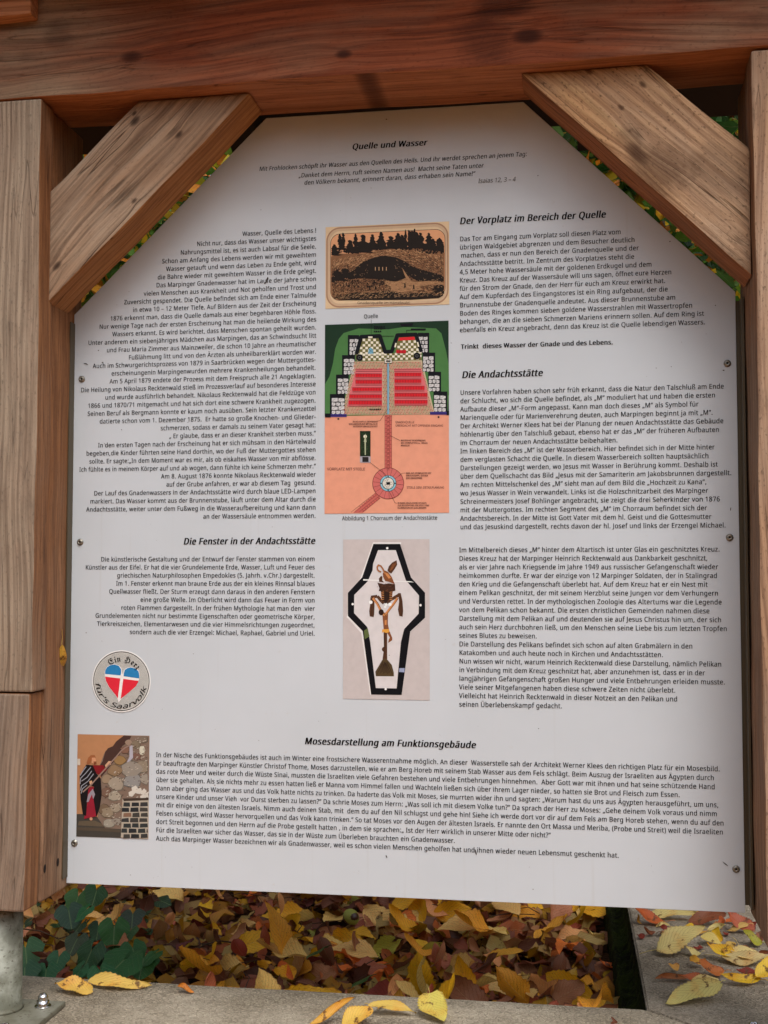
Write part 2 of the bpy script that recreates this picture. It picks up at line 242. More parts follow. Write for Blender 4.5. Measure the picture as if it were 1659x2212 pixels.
# ------------------------------------------------------------------ letter shapes (outlines of a humanist sans, 250 units = 1; first number is the advance)
GLYPHS = {}
for _l in """
A	128|109 0 92 44 35 44 18 0 0 0 56 144 72 144 128 0|71 104 69 109 66 118 64 125 62 117 59 109 58 104 41 60 87 60
B	130|60 143 84 141 101 135 111 124 115 108 114 100 112 93 108 87 102 82 96 78 87 76 87 75 104 70 110 65 115 59 118 51 119 41 118 29 113 19 106 11 96 5 84 1 70 0 19 0 19 143|64 82 79 84 89 88 94 95 96 106 94 116 88 123 77 126 61 128 37 128 37 82|37 67 37 15 66 15 82 17 93 23 98 31 100 42 99 49 97 55 93 60 86 64 77 66 65 67
C	127|81 129 70 128 60 125 52 121 45 114 39 106 35 96 32 84 31 72 33 55 37 41 44 29 53 21 66 16 81 14 98 15 115 19 115 4 98 -1 78 -2 58 0 41 7 29 18 20 33 14 51 12 72 13 87 17 101 22 114 30 125 40 133 52 140 65 144 81 145 102 143 120 137 113 121 99 127
D	146|134 73 132 51 125 33 114 18 100 8 81 2 59 0 19 0 19 143 64 143 84 141 101 135 115 125 126 112 132 94|115 72 113 90 109 104 101 114 90 122 77 126 61 128 37 128 37 15 57 15 82 19 101 30 111 48
E	111|99 0 19 0 19 143 99 143 99 127 37 127 37 83 96 83 96 67 37 67 37 16 99 16
F	104|37 0 19 0 19 143 99 143 99 127 37 127 37 77 96 77 96 61 37 61
G	146|82 76 131 76 131 5 108 0 81 -2 60 0 43 7 30 18 20 32 14 50 12 72 14 93 21 110 32 125 46 136 65 143 86 145 109 143 129 137 122 121 105 127 85 129 70 128 56 122 45 114 37 102 33 88 31 72 32 56 37 41 44 30 54 21 68 15 85 14 101 15 113 17 113 60 82 60
H	149|129 0 111 0 111 67 37 67 37 0 19 0 19 143 37 143 37 83 111 83 111 143 129 143
I	68|60 0 8 0 8 10 25 14 25 129 8 133 8 143 60 143 60 133 43 129 43 14 60 10
J	55|-1 -38 -9 -37 -16 -35 -16 -20 -9 -22 -1 -22 8 -20 12 -17 16 -13 18 -7 18 1 18 143 36 143 36 2 35 -10 32 -21 26 -28 19 -34 10 -37
K	124|124 0 103 0 52 68 37 56 37 0 19 0 19 143 37 143 37 73 50 86 62 100 101 143 122 143 65 81
L	105|19 0 19 143 37 143 37 16 100 16 100 0
M	182|83 0 35 126 35 126 35 115 36 102 36 87 36 0 19 0 19 143 46 143 90 26 91 26 136 143 162 143 162 0 145 0 145 88 145 102 145 115 146 125 145 125 97 0
N	152|133 0 112 0 35 119 34 119 35 108 36 95 36 80 36 0 19 0 19 143 40 143 117 25 117 25 117 34 116 48 116 62 116 143 133 143
O	157|144 72 143 56 140 42 135 29 128 18 118 10 107 3 94 -1 78 -2 63 -1 49 3 38 10 28 18 21 29 16 42 13 56 12 72 14 93 19 110 29 125 41 136 58 143 79 145 98 143 115 136 128 125 137 111 142 93|31 72 33 55 36 41 43 29 52 21 64 15 78 14 93 15 105 21 114 29 120 41 124 55 125 72 122 96 114 114 100 126 79 130 64 128 52 123 43 114 36 103 33 89
P	121|57 143 82 140 98 132 108 119 111 101 108 84 104 76 99 70 91 64 81 59 69 57 54 56 37 56 37 0 19 0 19 143|56 128 37 128 37 71 52 71 64 72 75 74 82 78 88 83 91 91 92 100 90 112 84 121 72 126
Q	157|144 72 143 55 140 40 134 27 126 16 115 8 103 2 137 -34 111 -34 83 -2 81 -2 78 -2 63 -1 49 3 38 10 28 18 21 29 16 42 13 56 12 72 14 93 19 110 29 125 41 136 58 143 79 145 98 143 115 136 128 125 137 111 142 93|31 72 33 55 36 41 43 29 52 21 64 15 78 14 93 15 105 21 114 29 120 41 124 55 125 72 122 96 114 114 100 126 79 130 64 128 52 123 43 114 36 103 33 89
R	125|59 143 75 142 88 139 98 133 105 125 110 115 111 102 110 92 107 83 102 77 96 71 82 64 122 0 101 0 66 59 37 59 37 0 19 0 19 143|58 128 37 128 37 74 59 74 74 76 84 81 90 90 92 102 91 110 89 117 84 122 77 125 69 127
S	110|101 38 99 26 94 17 87 9 77 3 64 -1 50 -2 34 -1 21 1 10 5 10 22 28 16 50 14 60 14 68 16 74 20 79 24 82 30 83 37 82 43 80 49 76 53 69 57 49 66 33 73 21 82 14 94 12 109 13 119 18 128 25 135 34 141 45 144 58 145 79 143 97 137 92 122 75 127 57 129 49 129 42 127 37 124 33 119 31 114 30 108 31 102 33 96 37 92 43 88 62 80 83 70 91 64 96 57 100 49
T	111|65 0 47 0 47 127 2 127 2 143 109 143 109 127 65 127
U	147|128 51 127 36 122 24 115 13 104 5 90 0 73 -2 49 2 32 13 22 29 18 51 18 143 36 143 36 50 38 35 45 23 57 16 74 14 85 15 95 18 102 24 107 31 110 40 110 51 110 143 128 143
V	120|120 143 69 0 51 0 0 143 19 143 51 51 55 40 58 30 60 20 62 30 65 40 69 52 101 143
W	186|184 143 146 0 128 0 100 94 97 102 95 111 93 118 92 122 92 118 90 111 88 102 86 93 59 0 40 0 2 143 21 143 44 56 46 47 48 38 49 29 50 22 52 30 53 39 56 48 58 57 83 143 102 143 128 56 131 47 133 38 135 29 136 22 138 32 140 44 143 56 165 143
X	117|117 0 96 0 58 62 20 0 1 0 48 75 4 143 24 143 59 87 94 143 113 143 69 75
Y	113|57 73 94 143 113 143 66 56 66 0 48 0 48 55 0 143 20 143
Z	115|107 0 8 0 8 14 83 127 10 127 10 143 105 143 105 130 29 16 107 16
a	112|58 109 75 107 87 101 94 89 96 73 96 0 83 0 80 15 79 15 70 6 58 0 43 -2 34 -1 26 1 19 6 14 12 10 20 9 30 12 44 22 55 38 61 61 64 79 65 79 71 78 83 73 90 66 94 57 95 41 93 26 87 21 100 38 107|63 52 46 50 35 46 29 39 27 30 29 22 33 16 39 13 47 12 60 14 70 20 77 29 79 43 79 53
b	123|35 115 34 103 34 93 35 93 40 99 47 105 56 108 68 109 86 106 100 95 109 78 112 54 111 37 107 23 100 12 91 4 80 0 68 -2 56 -1 47 3 40 8 35 14 33 14 30 0 17 0 17 152 35 152|65 95 55 94 47 90 41 85 37 77 35 67 35 54 35 54 36 36 41 23 50 15 65 13 78 15 87 23 92 36 94 54 92 72 87 84 78 92
c	96|60 -2 47 -1 35 4 25 11 17 22 13 36 11 53 13 71 18 85 25 96 36 104 48 108 61 109 77 108 90 104 84 89 73 92 61 94 51 93 43 89 37 84 33 76 30 66 29 53 30 41 33 31 37 24 43 18 51 14 60 13 75 15 88 19 88 4 76 -1
d	123|55 -2 37 1 23 12 14 29 11 54 14 78 23 95 37 106 55 109 70 107 81 102 89 94 90 94 89 101 89 109 89 152 106 152 106 0 92 0 89 14 89 14 81 6 70 0|58 13 72 15 82 22 87 34 89 50 89 53 87 71 82 84 73 92 58 95 45 92 36 84 31 70 29 53 31 36 36 23 45 15
e	113|59 109 71 108 82 103 91 96 98 87 102 75 103 61 103 50 29 50 32 34 39 23 49 15 64 13 82 15 98 20 98 5 82 0 63 -2 48 0 36 4 25 12 18 23 13 36 11 53 13 69 17 83 24 94 34 103 45 108|58 95 47 93 38 87 33 77 30 64 84 64 84 73 82 80 78 86 73 91 67 94
f	69|67 94 39 94 39 0 22 0 22 94 3 94 3 102 22 108 22 114 23 127 26 137 31 144 38 149 47 152 57 153 68 152 78 150 73 136 66 138 57 139 49 137 44 133 41 125 39 114 39 107 67 107
g	123|55 109 65 108 74 105 82 100 89 93 90 93 92 107 106 107 106 -2 105 -16 101 -27 94 -36 85 -43 73 -47 58 -48 37 -46 19 -41 19 -25 37 -31 59 -33 71 -31 81 -25 87 -16 89 -3 89 1 89 8 89 14 89 14 82 7 75 2 66 -1 55 -2 37 2 23 13 14 30 11 54 14 77 23 94 37 106|58 95 49 93 42 90 37 84 33 76 30 66 29 53 31 36 37 23 46 15 58 12 72 15 77 17 82 21 87 33 89 49 89 54 88 67 86 77 81 85 75 90 67 94
h	124|35 108 34 100 34 93 35 93 44 102 55 107 68 109 80 108 90 105 98 100 103 92 107 82 108 70 108 0 90 0 90 69 89 80 84 88 77 93 66 95 55 93 47 90 41 85 38 77 35 67 35 56 35 0 17 0 17 152 35 152
i	52|35 107 35 0 17 0 17 107|26 148 33 145 36 142 36 137 36 132 33 128 26 125 22 126 19 128 16 132 16 137 16 142 19 145 22 147
j	52|4 -48 -4 -47 -11 -46 -11 -31 -5 -33 2 -33 8 -33 13 -30 16 -25 17 -17 17 107 35 107 35 -16 34 -25 31 -33 27 -40 22 -44 14 -47|16 137 16 142 19 145 22 147 26 148 33 145 36 142 36 137 36 132 33 128 26 125 22 126 19 128 16 132
k	107|34 73 34 64 34 55 34 55 38 60 43 66 47 71 82 107 102 107 59 62 105 0 84 0 47 50 34 39 34 0 17 0 17 152 34 152
l	52|35 0 17 0 17 152 35 152
m	187|135 109 151 107 162 100 169 88 171 70 171 0 154 0 154 69 152 80 148 88 142 93 132 95 119 92 110 86 105 75 103 59 103 0 85 0 85 69 83 83 80 88 76 92 70 94 63 95 54 93 46 90 41 85 37 77 35 67 35 56 35 0 17 0 17 107 31 107 34 93 35 93 43 102 54 108 67 109 78 108 87 105 95 99 99 91 100 91 107 99 115 105 125 108
n	124|69 109 86 107 98 100 105 88 108 70 108 0 90 0 90 69 89 80 84 88 77 93 66 95 51 92 41 85 36 72 35 56 35 0 17 0 17 107 31 107 34 93 35 93 44 102 56 108
o	121|110 54 110 41 107 30 103 21 97 13 90 6 81 2 71 -1 60 -2 50 -1 41 2 32 6 25 13 19 21 15 30 12 41 11 54 13 70 17 84 24 95 34 103 47 108 61 109 75 108 87 103 97 95 104 84 109 70|29 54 30 42 33 32 37 24 43 18 51 14 61 13 71 14 79 18 85 24 89 32 91 42 92 54 91 66 89 76 85 84 78 90 71 93 61 95 46 92 37 84 31 71
p	123|68 109 86 106 100 96 109 78 112 54 111 37 107 23 100 12 91 4 81 0 68 -2 53 0 42 6 35 14 33 14 34 5 35 -4 35 -48 17 -48 17 107 31 107 34 93 35 93 42 101 53 107|65 95 55 94 48 91 42 85 38 78 36 69 35 57 35 54 35 42 37 31 41 23 47 17 55 14 65 13 74 14 81 18 87 24 91 33 93 43 94 54 92 71 87 84 78 92
q	123|89 -2 89 6 90 14 88 14 83 8 76 3 66 -1 55 -2 37 1 23 12 14 29 11 54 12 70 17 84 23 95 32 103 43 108 55 109 67 108 76 105 83 99 89 93 90 93 92 107 106 107 106 -48 89 -48|58 13 68 14 76 17 82 22 86 29 88 38 89 50 89 53 87 71 82 84 73 92 58 95 45 92 36 84 31 70 29 53 31 36 36 23 45 15
r	83|67 109 74 109 80 108 78 92 72 93 66 93 54 91 44 84 37 72 35 57 35 0 17 0 17 107 31 107 33 88 34 88 43 99 54 107 60 109
s	96|87 30 86 20 82 12 75 6 67 2 56 -1 44 -2 25 0 10 5 10 21 26 15 45 12 56 13 64 17 68 22 70 28 68 35 60 42 44 49 26 57 19 61 14 67 11 73 10 81 13 93 21 102 34 108 51 109 69 108 85 102 79 88 65 93 49 95 40 94 33 92 28 87 27 82 30 74 38 68 55 62 72 54 79 49 83 44 86 38
t	72|53 12 61 13 68 15 68 1 60 -1 50 -2 42 -1 34 1 28 5 23 11 20 20 18 31 18 94 3 94 3 102 19 109 26 132 36 132 36 107 67 107 67 94 36 94 36 32 37 23 41 17 46 14
u	124|107 107 107 0 92 0 90 14 89 14 80 5 68 0 55 -2 43 -1 33 2 26 7 20 15 17 25 16 37 16 107 34 107 34 38 35 27 39 19 47 14 58 13 68 14 76 17 82 23 86 30 88 40 89 52 89 107
v	102|41 0 0 107 19 107 42 44 45 34 48 24 50 16 51 16 53 24 57 34 60 44 83 107 102 107 61 0
w	158|86 61 84 69 82 77 80 84 79 89 78 89 77 84 75 77 73 69 71 61 52 0 32 0 2 108 20 108 35 50 38 39 41 27 42 18 43 18 45 24 46 32 48 40 50 47 69 108 89 108 107 47 110 37 113 27 114 18 115 18 117 27 119 38 122 50 137 108 155 108 126 0 105 0
x	106|43 55 5 107 25 107 53 67 81 107 100 107 63 55 102 0 82 0 53 43 23 0 4 0
y	102|0 107 19 107 42 46 46 36 49 26 51 17 52 17 56 30 61 47 83 107 102 107 56 -15 47 -32 41 -39 35 -44 26 -47 17 -48 8 -48 2 -47 2 -32 8 -33 14 -34 25 -31 32 -25 38 -15 44 0
z	94|86 0 8 0 8 12 66 94 11 94 11 107 85 107 85 94 28 14 86 14
Ä	128|109 0 92 44 35 44 18 0 0 0 56 144 72 144 128 0|71 104 69 109 66 118 64 125 62 117 59 109 58 104 41 60 87 60|36 172 36 177 38 180 45 182 52 180 54 177 55 172 54 168 52 165 45 162 38 165 36 168|73 172 74 177 76 180 83 182 89 180 91 177 92 172 91 168 89 165 83 162 76 165 74 168
Ö	157|144 72 143 56 140 42 135 29 128 18 118 10 107 3 94 -1 78 -2 63 -1 49 3 38 10 28 18 21 29 16 42 13 56 12 72 14 93 19 110 29 125 41 136 58 143 79 145 98 143 115 136 128 125 137 111 142 93|31 72 33 55 36 41 43 29 52 21 64 15 78 14 93 15 105 21 114 29 120 41 124 55 125 72 122 96 114 114 100 126 79 130 64 128 52 123 43 114 36 103 33 89|50 172 51 177 53 180 60 182 66 180 68 177 69 172 68 168 66 165 60 162 53 165 51 168|88 172 89 177 91 180 97 182 104 180 106 177 107 172 106 168 104 165 97 162 91 165 89 168
Ü	147|128 51 127 36 122 24 115 13 104 5 90 0 73 -2 49 2 32 13 22 29 18 51 18 143 36 143 36 50 38 35 45 23 57 16 74 14 85 15 95 18 102 24 107 31 110 40 110 51 110 143 128 143|45 172 46 177 48 180 55 182 61 180 63 177 64 172 63 168 61 165 55 162 48 165 46 168|83 172 84 177 86 180 92 182 99 180 101 177 102 172 101 168 99 165 92 162 86 165 84 168
ä	112|58 109 75 107 87 101 94 89 96 73 96 0 83 0 80 15 79 15 70 6 58 0 43 -2 34 -1 26 1 19 6 14 12 10 20 9 30 12 44 22 55 38 61 61 64 79 65 79 71 78 83 73 90 66 94 57 95 41 93 26 87 21 100 38 107|63 52 46 50 35 46 29 39 27 30 29 22 33 16 39 13 47 12 60 14 70 20 77 29 79 43 79 53|28 137 29 141 31 144 38 146 44 144 46 141 47 137 46 132 44 129 38 127 31 129 29 132|66 137 67 141 69 144 75 146 82 144 84 141 85 137 84 132 82 129 75 127 69 129 67 132
ö	121|110 54 110 41 107 30 103 21 97 13 90 6 81 2 71 -1 60 -2 50 -1 41 2 32 6 25 13 19 21 15 30 12 41 11 54 13 70 17 84 24 95 34 103 47 108 61 109 75 108 87 103 97 95 104 84 109 70|29 54 30 42 33 32 37 24 43 18 51 14 61 13 71 14 79 18 85 24 89 32 91 42 92 54 91 66 89 76 85 84 78 90 71 93 61 95 46 92 37 84 31 71|33 137 33 141 35 144 42 146 49 144 51 141 52 137 51 132 49 129 42 127 35 129 33 132|70 137 71 141 73 144 80 146 86 144 88 141 89 137 88 132 86 129 80 127 73 129 71 132
ü	124|107 107 107 0 92 0 90 14 89 14 80 5 68 0 55 -2 43 -1 33 2 26 7 20 15 17 25 16 37 16 107 34 107 34 38 35 27 39 19 47 14 58 13 68 14 76 17 82 23 86 30 88 40 89 52 89 107|34 137 35 141 37 144 43 146 50 144 52 141 53 137 52 132 50 129 43 127 37 129 35 132|72 137 72 141 74 144 81 146 87 144 90 141 90 137 90 132 87 129 81 127 74 129 72 132
ß	127|105 124 104 117 102 112 95 103 86 96 79 89 77 83 78 78 83 73 94 65 107 55 115 45 117 38 117 31 116 20 113 12 107 6 100 1 91 -1 80 -2 64 0 51 5 51 21 59 17 69 13 80 12 89 13 95 17 99 22 100 29 99 38 93 45 81 54 68 63 62 72 60 82 60 87 62 92 69 100 77 106 84 113 86 118 87 123 85 130 80 135 72 138 61 139 48 137 43 134 38 130 36 125 35 117 35 0 17 0 17 117 18 129 23 138 30 145 39 150 49 152 61 153 74 153 84 150 93 146 99 140 103 133
0	115|105 72 102 41 99 28 94 18 87 9 79 3 69 -1 57 -2 42 0 31 7 21 18 15 32 11 50 10 72 11 93 15 111 21 126 30 137 42 143 57 145 72 143 84 137 93 126 100 111 104 93|27 72 28 54 30 39 34 28 40 20 47 15 57 13 67 15 74 19 80 28 84 39 86 54 87 72 86 90 84 104 80 116 74 124 67 129 57 130 47 129 40 124 34 116 30 104 28 90
1	115|71 0 54 0 54 100 54 110 54 117 55 125 49 119 42 114 27 101 18 113 57 143 71 143
2	115|104 0 10 0 10 15 47 53 65 72 77 88 79 97 80 106 79 116 73 124 65 129 55 130 45 129 37 127 21 116 11 128 24 137 38 143 55 145 68 144 78 141 87 135 93 127 97 118 98 107 97 96 94 86 88 76 81 67 62 46 32 17 32 16 104 16
3	115|99 110 98 101 95 93 91 87 85 82 78 78 69 75 69 75 84 71 95 64 101 54 103 41 102 29 97 19 90 10 79 3 66 -1 48 -2 27 0 9 6 9 22 28 15 49 13 65 15 76 20 83 29 85 41 84 49 80 56 74 60 66 64 56 66 45 66 31 66 31 81 45 81 56 82 65 85 72 89 77 94 80 101 81 108 79 118 74 125 66 129 55 130 41 129 29 125 19 118 10 130 18 136 29 141 41 144 55 145 74 143 88 135 96 124
4	115|111 32 90 32 90 0 73 0 73 32 4 32 4 48 72 144 90 144 90 48 111 48|73 93 73 103 73 111 73 118 74 125 73 125 69 117 64 109 21 48 73 48
5	115|55 88 69 87 81 83 90 77 97 68 102 58 103 46 102 32 97 20 89 11 78 4 65 -1 50 -2 29 0 13 6 13 22 30 16 50 13 60 14 68 16 76 21 81 27 84 34 85 44 83 56 77 65 65 71 49 73 36 72 25 70 16 76 21 143 93 143 93 127 36 127 33 86 42 87
6	115|11 61 13 86 19 108 24 118 30 127 39 135 49 140 62 144 77 145 86 145 94 143 94 128 86 130 77 131 64 130 54 126 46 121 39 113 35 105 32 95 29 73 30 73 37 81 49 87 64 90 75 88 86 85 94 78 100 70 104 59 105 46 104 32 100 20 93 11 84 4 73 -1 60 -2 50 -1 41 2 32 7 25 13 19 22 15 33 12 46|60 13 71 15 80 21 86 31 88 46 86 58 81 68 72 74 60 76 51 75 44 72 37 67 33 62 30 56 29 50 31 36 37 25 46 16 52 14
7	115|27 0 86 127 9 127 9 143 105 143 105 130 47 0
8	115|57 145 69 144 79 141 88 136 95 130 99 121 100 111 99 103 96 96 86 85 73 76 89 66 95 61 100 54 104 46 105 37 103 26 99 16 92 9 82 3 71 -1 58 -2 43 -1 32 3 22 8 15 16 11 25 10 36 11 46 14 54 19 60 25 66 39 75 27 84 18 96 15 103 14 111 16 121 20 130 27 136 35 141 46 144|27 36 29 27 34 19 44 14 57 12 70 14 80 19 85 27 87 37 86 43 84 49 73 59 57 66 54 68 39 59 30 49 28 43|57 131 47 130 39 126 33 119 32 110 33 103 35 98 45 89 58 83 70 89 79 98 82 104 83 110 81 119 76 126 67 130
9	115|104 82 103 58 97 35 92 25 85 16 77 8 66 3 54 -1 38 -2 29 -2 20 0 20 15 29 13 38 12 51 14 61 17 69 22 76 30 80 38 84 48 86 70 85 70 78 62 66 56 51 54 40 55 30 59 21 65 15 73 11 84 10 97 11 111 16 123 23 132 32 139 43 144 56 145 66 144 75 141 83 136 90 130 96 121 101 110 103 97|56 130 44 128 35 122 29 112 27 97 29 85 34 75 43 69 55 67 64 68 72 71 78 76 82 81 85 87 86 94 85 107 79 118 69 127 63 130
.	54|14 11 15 17 18 21 22 24 27 24 32 24 36 21 38 17 39 11 38 5 36 0 32 -2 27 -3 22 -2 18 0 15 5
,	54|38 21 34 6 28 -11 21 -26 8 -26 12 -10 16 8 18 23 37 23
:	54|14 11 15 17 18 21 22 24 27 24 32 24 36 21 38 17 39 11 38 5 36 0 32 -2 27 -3 22 -2 18 0 15 5|14 97 15 103 18 107 22 110 27 110 32 110 36 107 38 103 39 97 38 90 36 86 32 84 27 83 22 84 18 86 15 90
;	54|37 21 32 6 26 -11 19 -26 6 -26 9 -14 12 -1 15 12 16 23 35 23|14 97 15 103 18 107 22 110 26 110 31 110 35 107 38 103 39 97 38 90 35 86 31 84 26 83 22 84 18 86 15 90
!	54|33 40 21 40 16 143 38 143|14 11 15 17 18 21 22 24 27 24 32 24 36 21 38 17 39 11 38 5 36 0 32 -2 27 -3 22 -2 18 0 15 5
?	87|28 46 30 59 35 69 45 80 57 91 63 99 65 110 63 118 59 124 51 128 41 130 23 127 9 121 2 135 20 142 30 144 42 145 59 143 71 136 79 125 82 110 81 102 79 95 71 83 58 72 48 62 43 54 42 44 42 40 28 40|23 11 24 17 27 21 31 24 36 24 41 24 45 21 47 17 48 11 47 5 45 0 41 -2 36 -3 31 -2 27 0 24 5
(	60|8 55 9 71 11 87 15 102 21 117 28 131 37 143 54 143 42 123 33 102 28 79 26 55 27 40 29 24 33 9 38 -5 45 -19 54 -32 37 -32 28 -19 21 -6 15 8 11 23 9 39
)	60|52 55 51 39 49 23 45 8 39 -6 32 -19 23 -32 6 -32 15 -19 22 -5 27 9 31 24 33 40 34 55 33 71 31 86 27 102 22 116 15 130 6 143 23 143 32 131 39 117 45 102 49 87 51 71
-	65|8 46 8 62 57 62 57 46
–	100|8 46 8 62 92 62 92 46
/	75|73 143 19 0 2 0 55 143
„	83|73 21 69 6 63 -11 56 -26 43 -26 47 -10 50 8 53 23 72 23|36 21 32 6 26 -11 19 -26 6 -26 9 -14 12 -1 14 12 16 23 35 23
“	72|70 143 66 127 62 109 60 94 40 94 39 96 44 111 50 128 57 143|32 143 29 127 25 109 22 94 4 94 2 96 7 111 13 128 20 143
"	82|32 143 28 91 17 91 13 143|69 143 65 91 54 91 50 143
'	45|32 143 28 91 17 91 13 143
 	52
@E	108|58 23 46 27 38 40 42 41 41 45 45 43 42 41 44 35 48 31 53 28 58 27 64 28 69 31 71 36 72 41 69 53 58 70 50 81 46 86 45 89 46 92 50 97 53 101 58 107 55 112 52 115 48 117 43 118 34 115 26 107 21 92 20 73 23 47 33 27 48 15 69 11 86 13 102 20 104 17 79 -3 73 -4 66 -4 50 -2 35 4 24 15 15 29 10 46 8 66 9 82 12 96 17 107 24 115 33 120 43 122 48 121 54 119 58 115 60 110 64 114 67 117 70 121 72 122 75 121 79 120 82 119 87 117 92 116 95 117 98 120 100 118 97 112 94 106 92 103 89 103 84 104 76 107 68 110 64 109 61 105 58 100 57 97 58 94 62 89 69 78 73 73 77 76 83 82 86 87 89 87 94 82 101 78 101 75 96 70 93 66 90 66 86 70 80 74 75 70 81 60 83 56 83 54 81 51 78 46 77 41 75 34 71 28 66 24|37 44 38 40 34 39
@i	38|16 96 16 101 18 110 22 117 24 119 27 120 31 118 32 114 31 111 29 107 24 102 19 96|22 -4 19 -3 20 -1 15 4 13 10 13 12 13 15 14 18 14 21 14 58 14 61 13 64 11 65 6 62 4 64 12 73 20 83 22 81 21 78 24 74 30 71 30 67 26 64 25 58 25 18 26 13 29 12 34 16 37 13 29 5
@n	75|17 -4 14 2 8 5 8 8 12 11 14 17 14 59 13 64 10 68 6 64 4 66 18 83 20 81 20 80 19 78 20 77 24 72 25 64 25 62 25 61 46 83 50 83 57 75 65 72 65 69 62 66 61 61 61 16 62 12 64 11 66 12 69 15 71 13 58 -4 56 -3 57 -1 51 4 49 10 49 13 50 15 50 19 50 22 50 61 48 65 44 69 41 70 36 67 25 56 25 17 26 11 31 8 31 5 25 2 21 -4
@H	115|24 21 16 23 7 28 4 30 1 29 -2 31 11 43 16 36 23 30 30 28 34 28 37 31 39 37 38 46 31 63 23 82 20 89 24 97 29 104 35 111 40 117 44 121 47 122 50 121 56 118 60 116 64 116 67 117 71 120 74 118 68 111 63 106 60 103 58 103 54 104 49 107 41 110 39 109 36 105 32 97 34 91 40 76 50 83 58 87 67 92 70 96 74 96 77 93 80 91 91 83 99 73 104 62 105 49 104 37 101 27 96 17 89 8 81 2 71 -1 59 -3 50 -5 47 -7 43 -6 43 -3 41 0 35 3 30 2 26 -2 23 -6 22 -11 23 -17 26 -22 31 -25 37 -26 45 -24 49 -21 51 -16 55 -18 52 -23 48 -27 43 -29 37 -30 29 -29 23 -25 19 -19 18 -11 19 -4 22 1 28 6 36 9 43 11 48 15 52 13 52 9 57 5 62 2 71 4 78 8 84 14 88 22 91 31 92 41 91 52 88 62 83 70 76 76 69 79 62 81 53 79 42 73 50 53 52 45 49 36 41 29 32 23
@e	59|31 -4 28 -3 29 -1 20 4 14 9 11 16 10 25 10 57 10 61 13 64 35 83 39 83 53 58 54 55 53 53 21 28 23 21 27 16 31 13 36 12 43 14 51 20 53 18|21 32 41 49 42 50 30 73 24 68 21 65 21 61
@r	51|27 -4 24 -3 25 -2 16 4 8 9 8 12 12 14 14 20 14 59 13 64 10 67 6 64 4 66 18 83 20 81 20 79 20 77 24 72 25 68 25 63 29 70 34 76 38 83 40 83 43 77 48 71 48 66 42 56 38 56 32 67 28 62 25 56 25 51 25 17 26 14 33 10 35 10 44 18 46 15
@z	47|21 -33 14 -31 8 -26 4 -19 3 -9 7 8 19 22 15 26 9 31 9 34 22 44 27 55 26 60 24 64 21 67 17 67 13 66 9 63 6 65 23 86 26 84 25 83 25 82 27 80 36 73 39 65 35 53 23 39 29 33 32 30 35 31 40 33 41 30 34 27 40 14 42 0 39 -17 36 -24 32 -28 27 -32|20 -29 25 -27 29 -24 31 -18 32 -10 29 5 21 20 10 6 6 -9 7 -17 10 -23 15 -27
""".strip('\n').split('\n'):
    _k, _v = _l.split('\t'); _q = _v.split('|')
    _c = []
    for _s in _q[1:]:
        _n = [int(_a) for _a in _s.split()]; _c.append([(_n[_i] / 250.0, _n[_i + 1] / 250.0) for _i in range(0, len(_n), 2)])
    GLYPHS[_k] = (int(_q[0]) / 250.0, _c)
# ------------------------------------------------------------------ setting lettering and flat print as thin meshes
def _offset(P, d):
    n = len(P); out = []
    for i in range(n):
        a, b, c = Vector(P[i - 1]), Vector(P[i]), Vector(P[(i + 1) % n])
        e1 = (b - a); e2 = (c - b)
        if e1.length < 1e-6 or e2.length < 1e-6: out.append(P[i]); continue
        n1 = Vector((e1.y, -e1.x)).normalized(); n2 = Vector((e2.y, -e2.x)).normalized()
        m = n1 + n2
        if m.length < 0.3: out.append(P[i]); continue
        m.normalize(); k = d / max(0.55, m.dot(n1)); out.append((b.x + m.x * k, b.y + m.y * k))
    return out
_area = lambda P: 0.5 * sum(P[i - 1][0] * P[i][1] - P[i][0] * P[i - 1][1] for i in range(len(P)))
_cache = {}
def glyph(ch, bold):
    key = (ch, bold)
    if key not in _cache:
        adv, cs = GLYPHS.get(ch, GLYPHS['.'])
        tris = []; vs = [p for P in cs for p in P]
        if cs:
            def inside_(p, P):
                r_ = False
                for i in range(len(P)):
                    (x1, y1), (x2, y2) = P[i - 1], P[i]
                    if (y1 > p[1]) != (y2 > p[1]) and p[0] < (x2 - x1) * (p[1] - y1) / (y2 - y1) + x1: r_ = not r_
                return r_
            dep = [sum(inside_(P[0], Q) for Q in cs if Q is not P) for P in cs]
            off = [sum(len(Q) for Q in cs[:i]) for i in range(len(cs))]
            for i, P in enumerate(cs):
                if dep[i] % 2: continue
                grp = [i] + [j for j, Q in enumerate(cs) if dep[j] == dep[i] + 1 and inside_(Q[0], P)]
                idx = [off[j] + k for j in grp for k in range(len(cs[j]))]
                tris += [tuple(idx[a] for a in t) for t in tessellate_polygon([[Vector((x, y, 0)) for x, y in cs[j]] for j in grp])]
        _cache[key] = (adv + bold * 1.2, vs, tris)
    return _cache[key]
def text_width(s, bold=0.0): return sum(glyph(c if len(c) == 1 else c, bold)[0] for c in s)
def strike(mb, fn, vs, tr, x, bold, slant, m=0):
    """heavier weights are struck two or three times, each copy a hair in front of the last"""
    sh = (0.0,) if bold <= 0 else ((-bold * .5, bold * .5) if bold < .03 else (-bold, 0.0, bold))
    for j, d in enumerate(sh):
        out = []
        for px, py in vs:
            q = fn(x + px + d + bold * .6 + slant * py, py); out.append((q[0], q[1] - 0.00003 * j, q[2]))
        mb.add(out, tr, m)
def put_text(mb, s, fn, bold=0.0, slant=0.0, m=0):
    """fn(x, y) -> 3D point; x runs 0..width in letter units"""
    x = 0.0
    for c in s:
        adv, vs, tr = glyph(c, bold)
        if tr: strike(mb, fn, vs, tr, x, bold, slant, m)
        x += adv
    return x
PRINT_Y = -0.0007
BLACK = srgb(22, 22, 24)
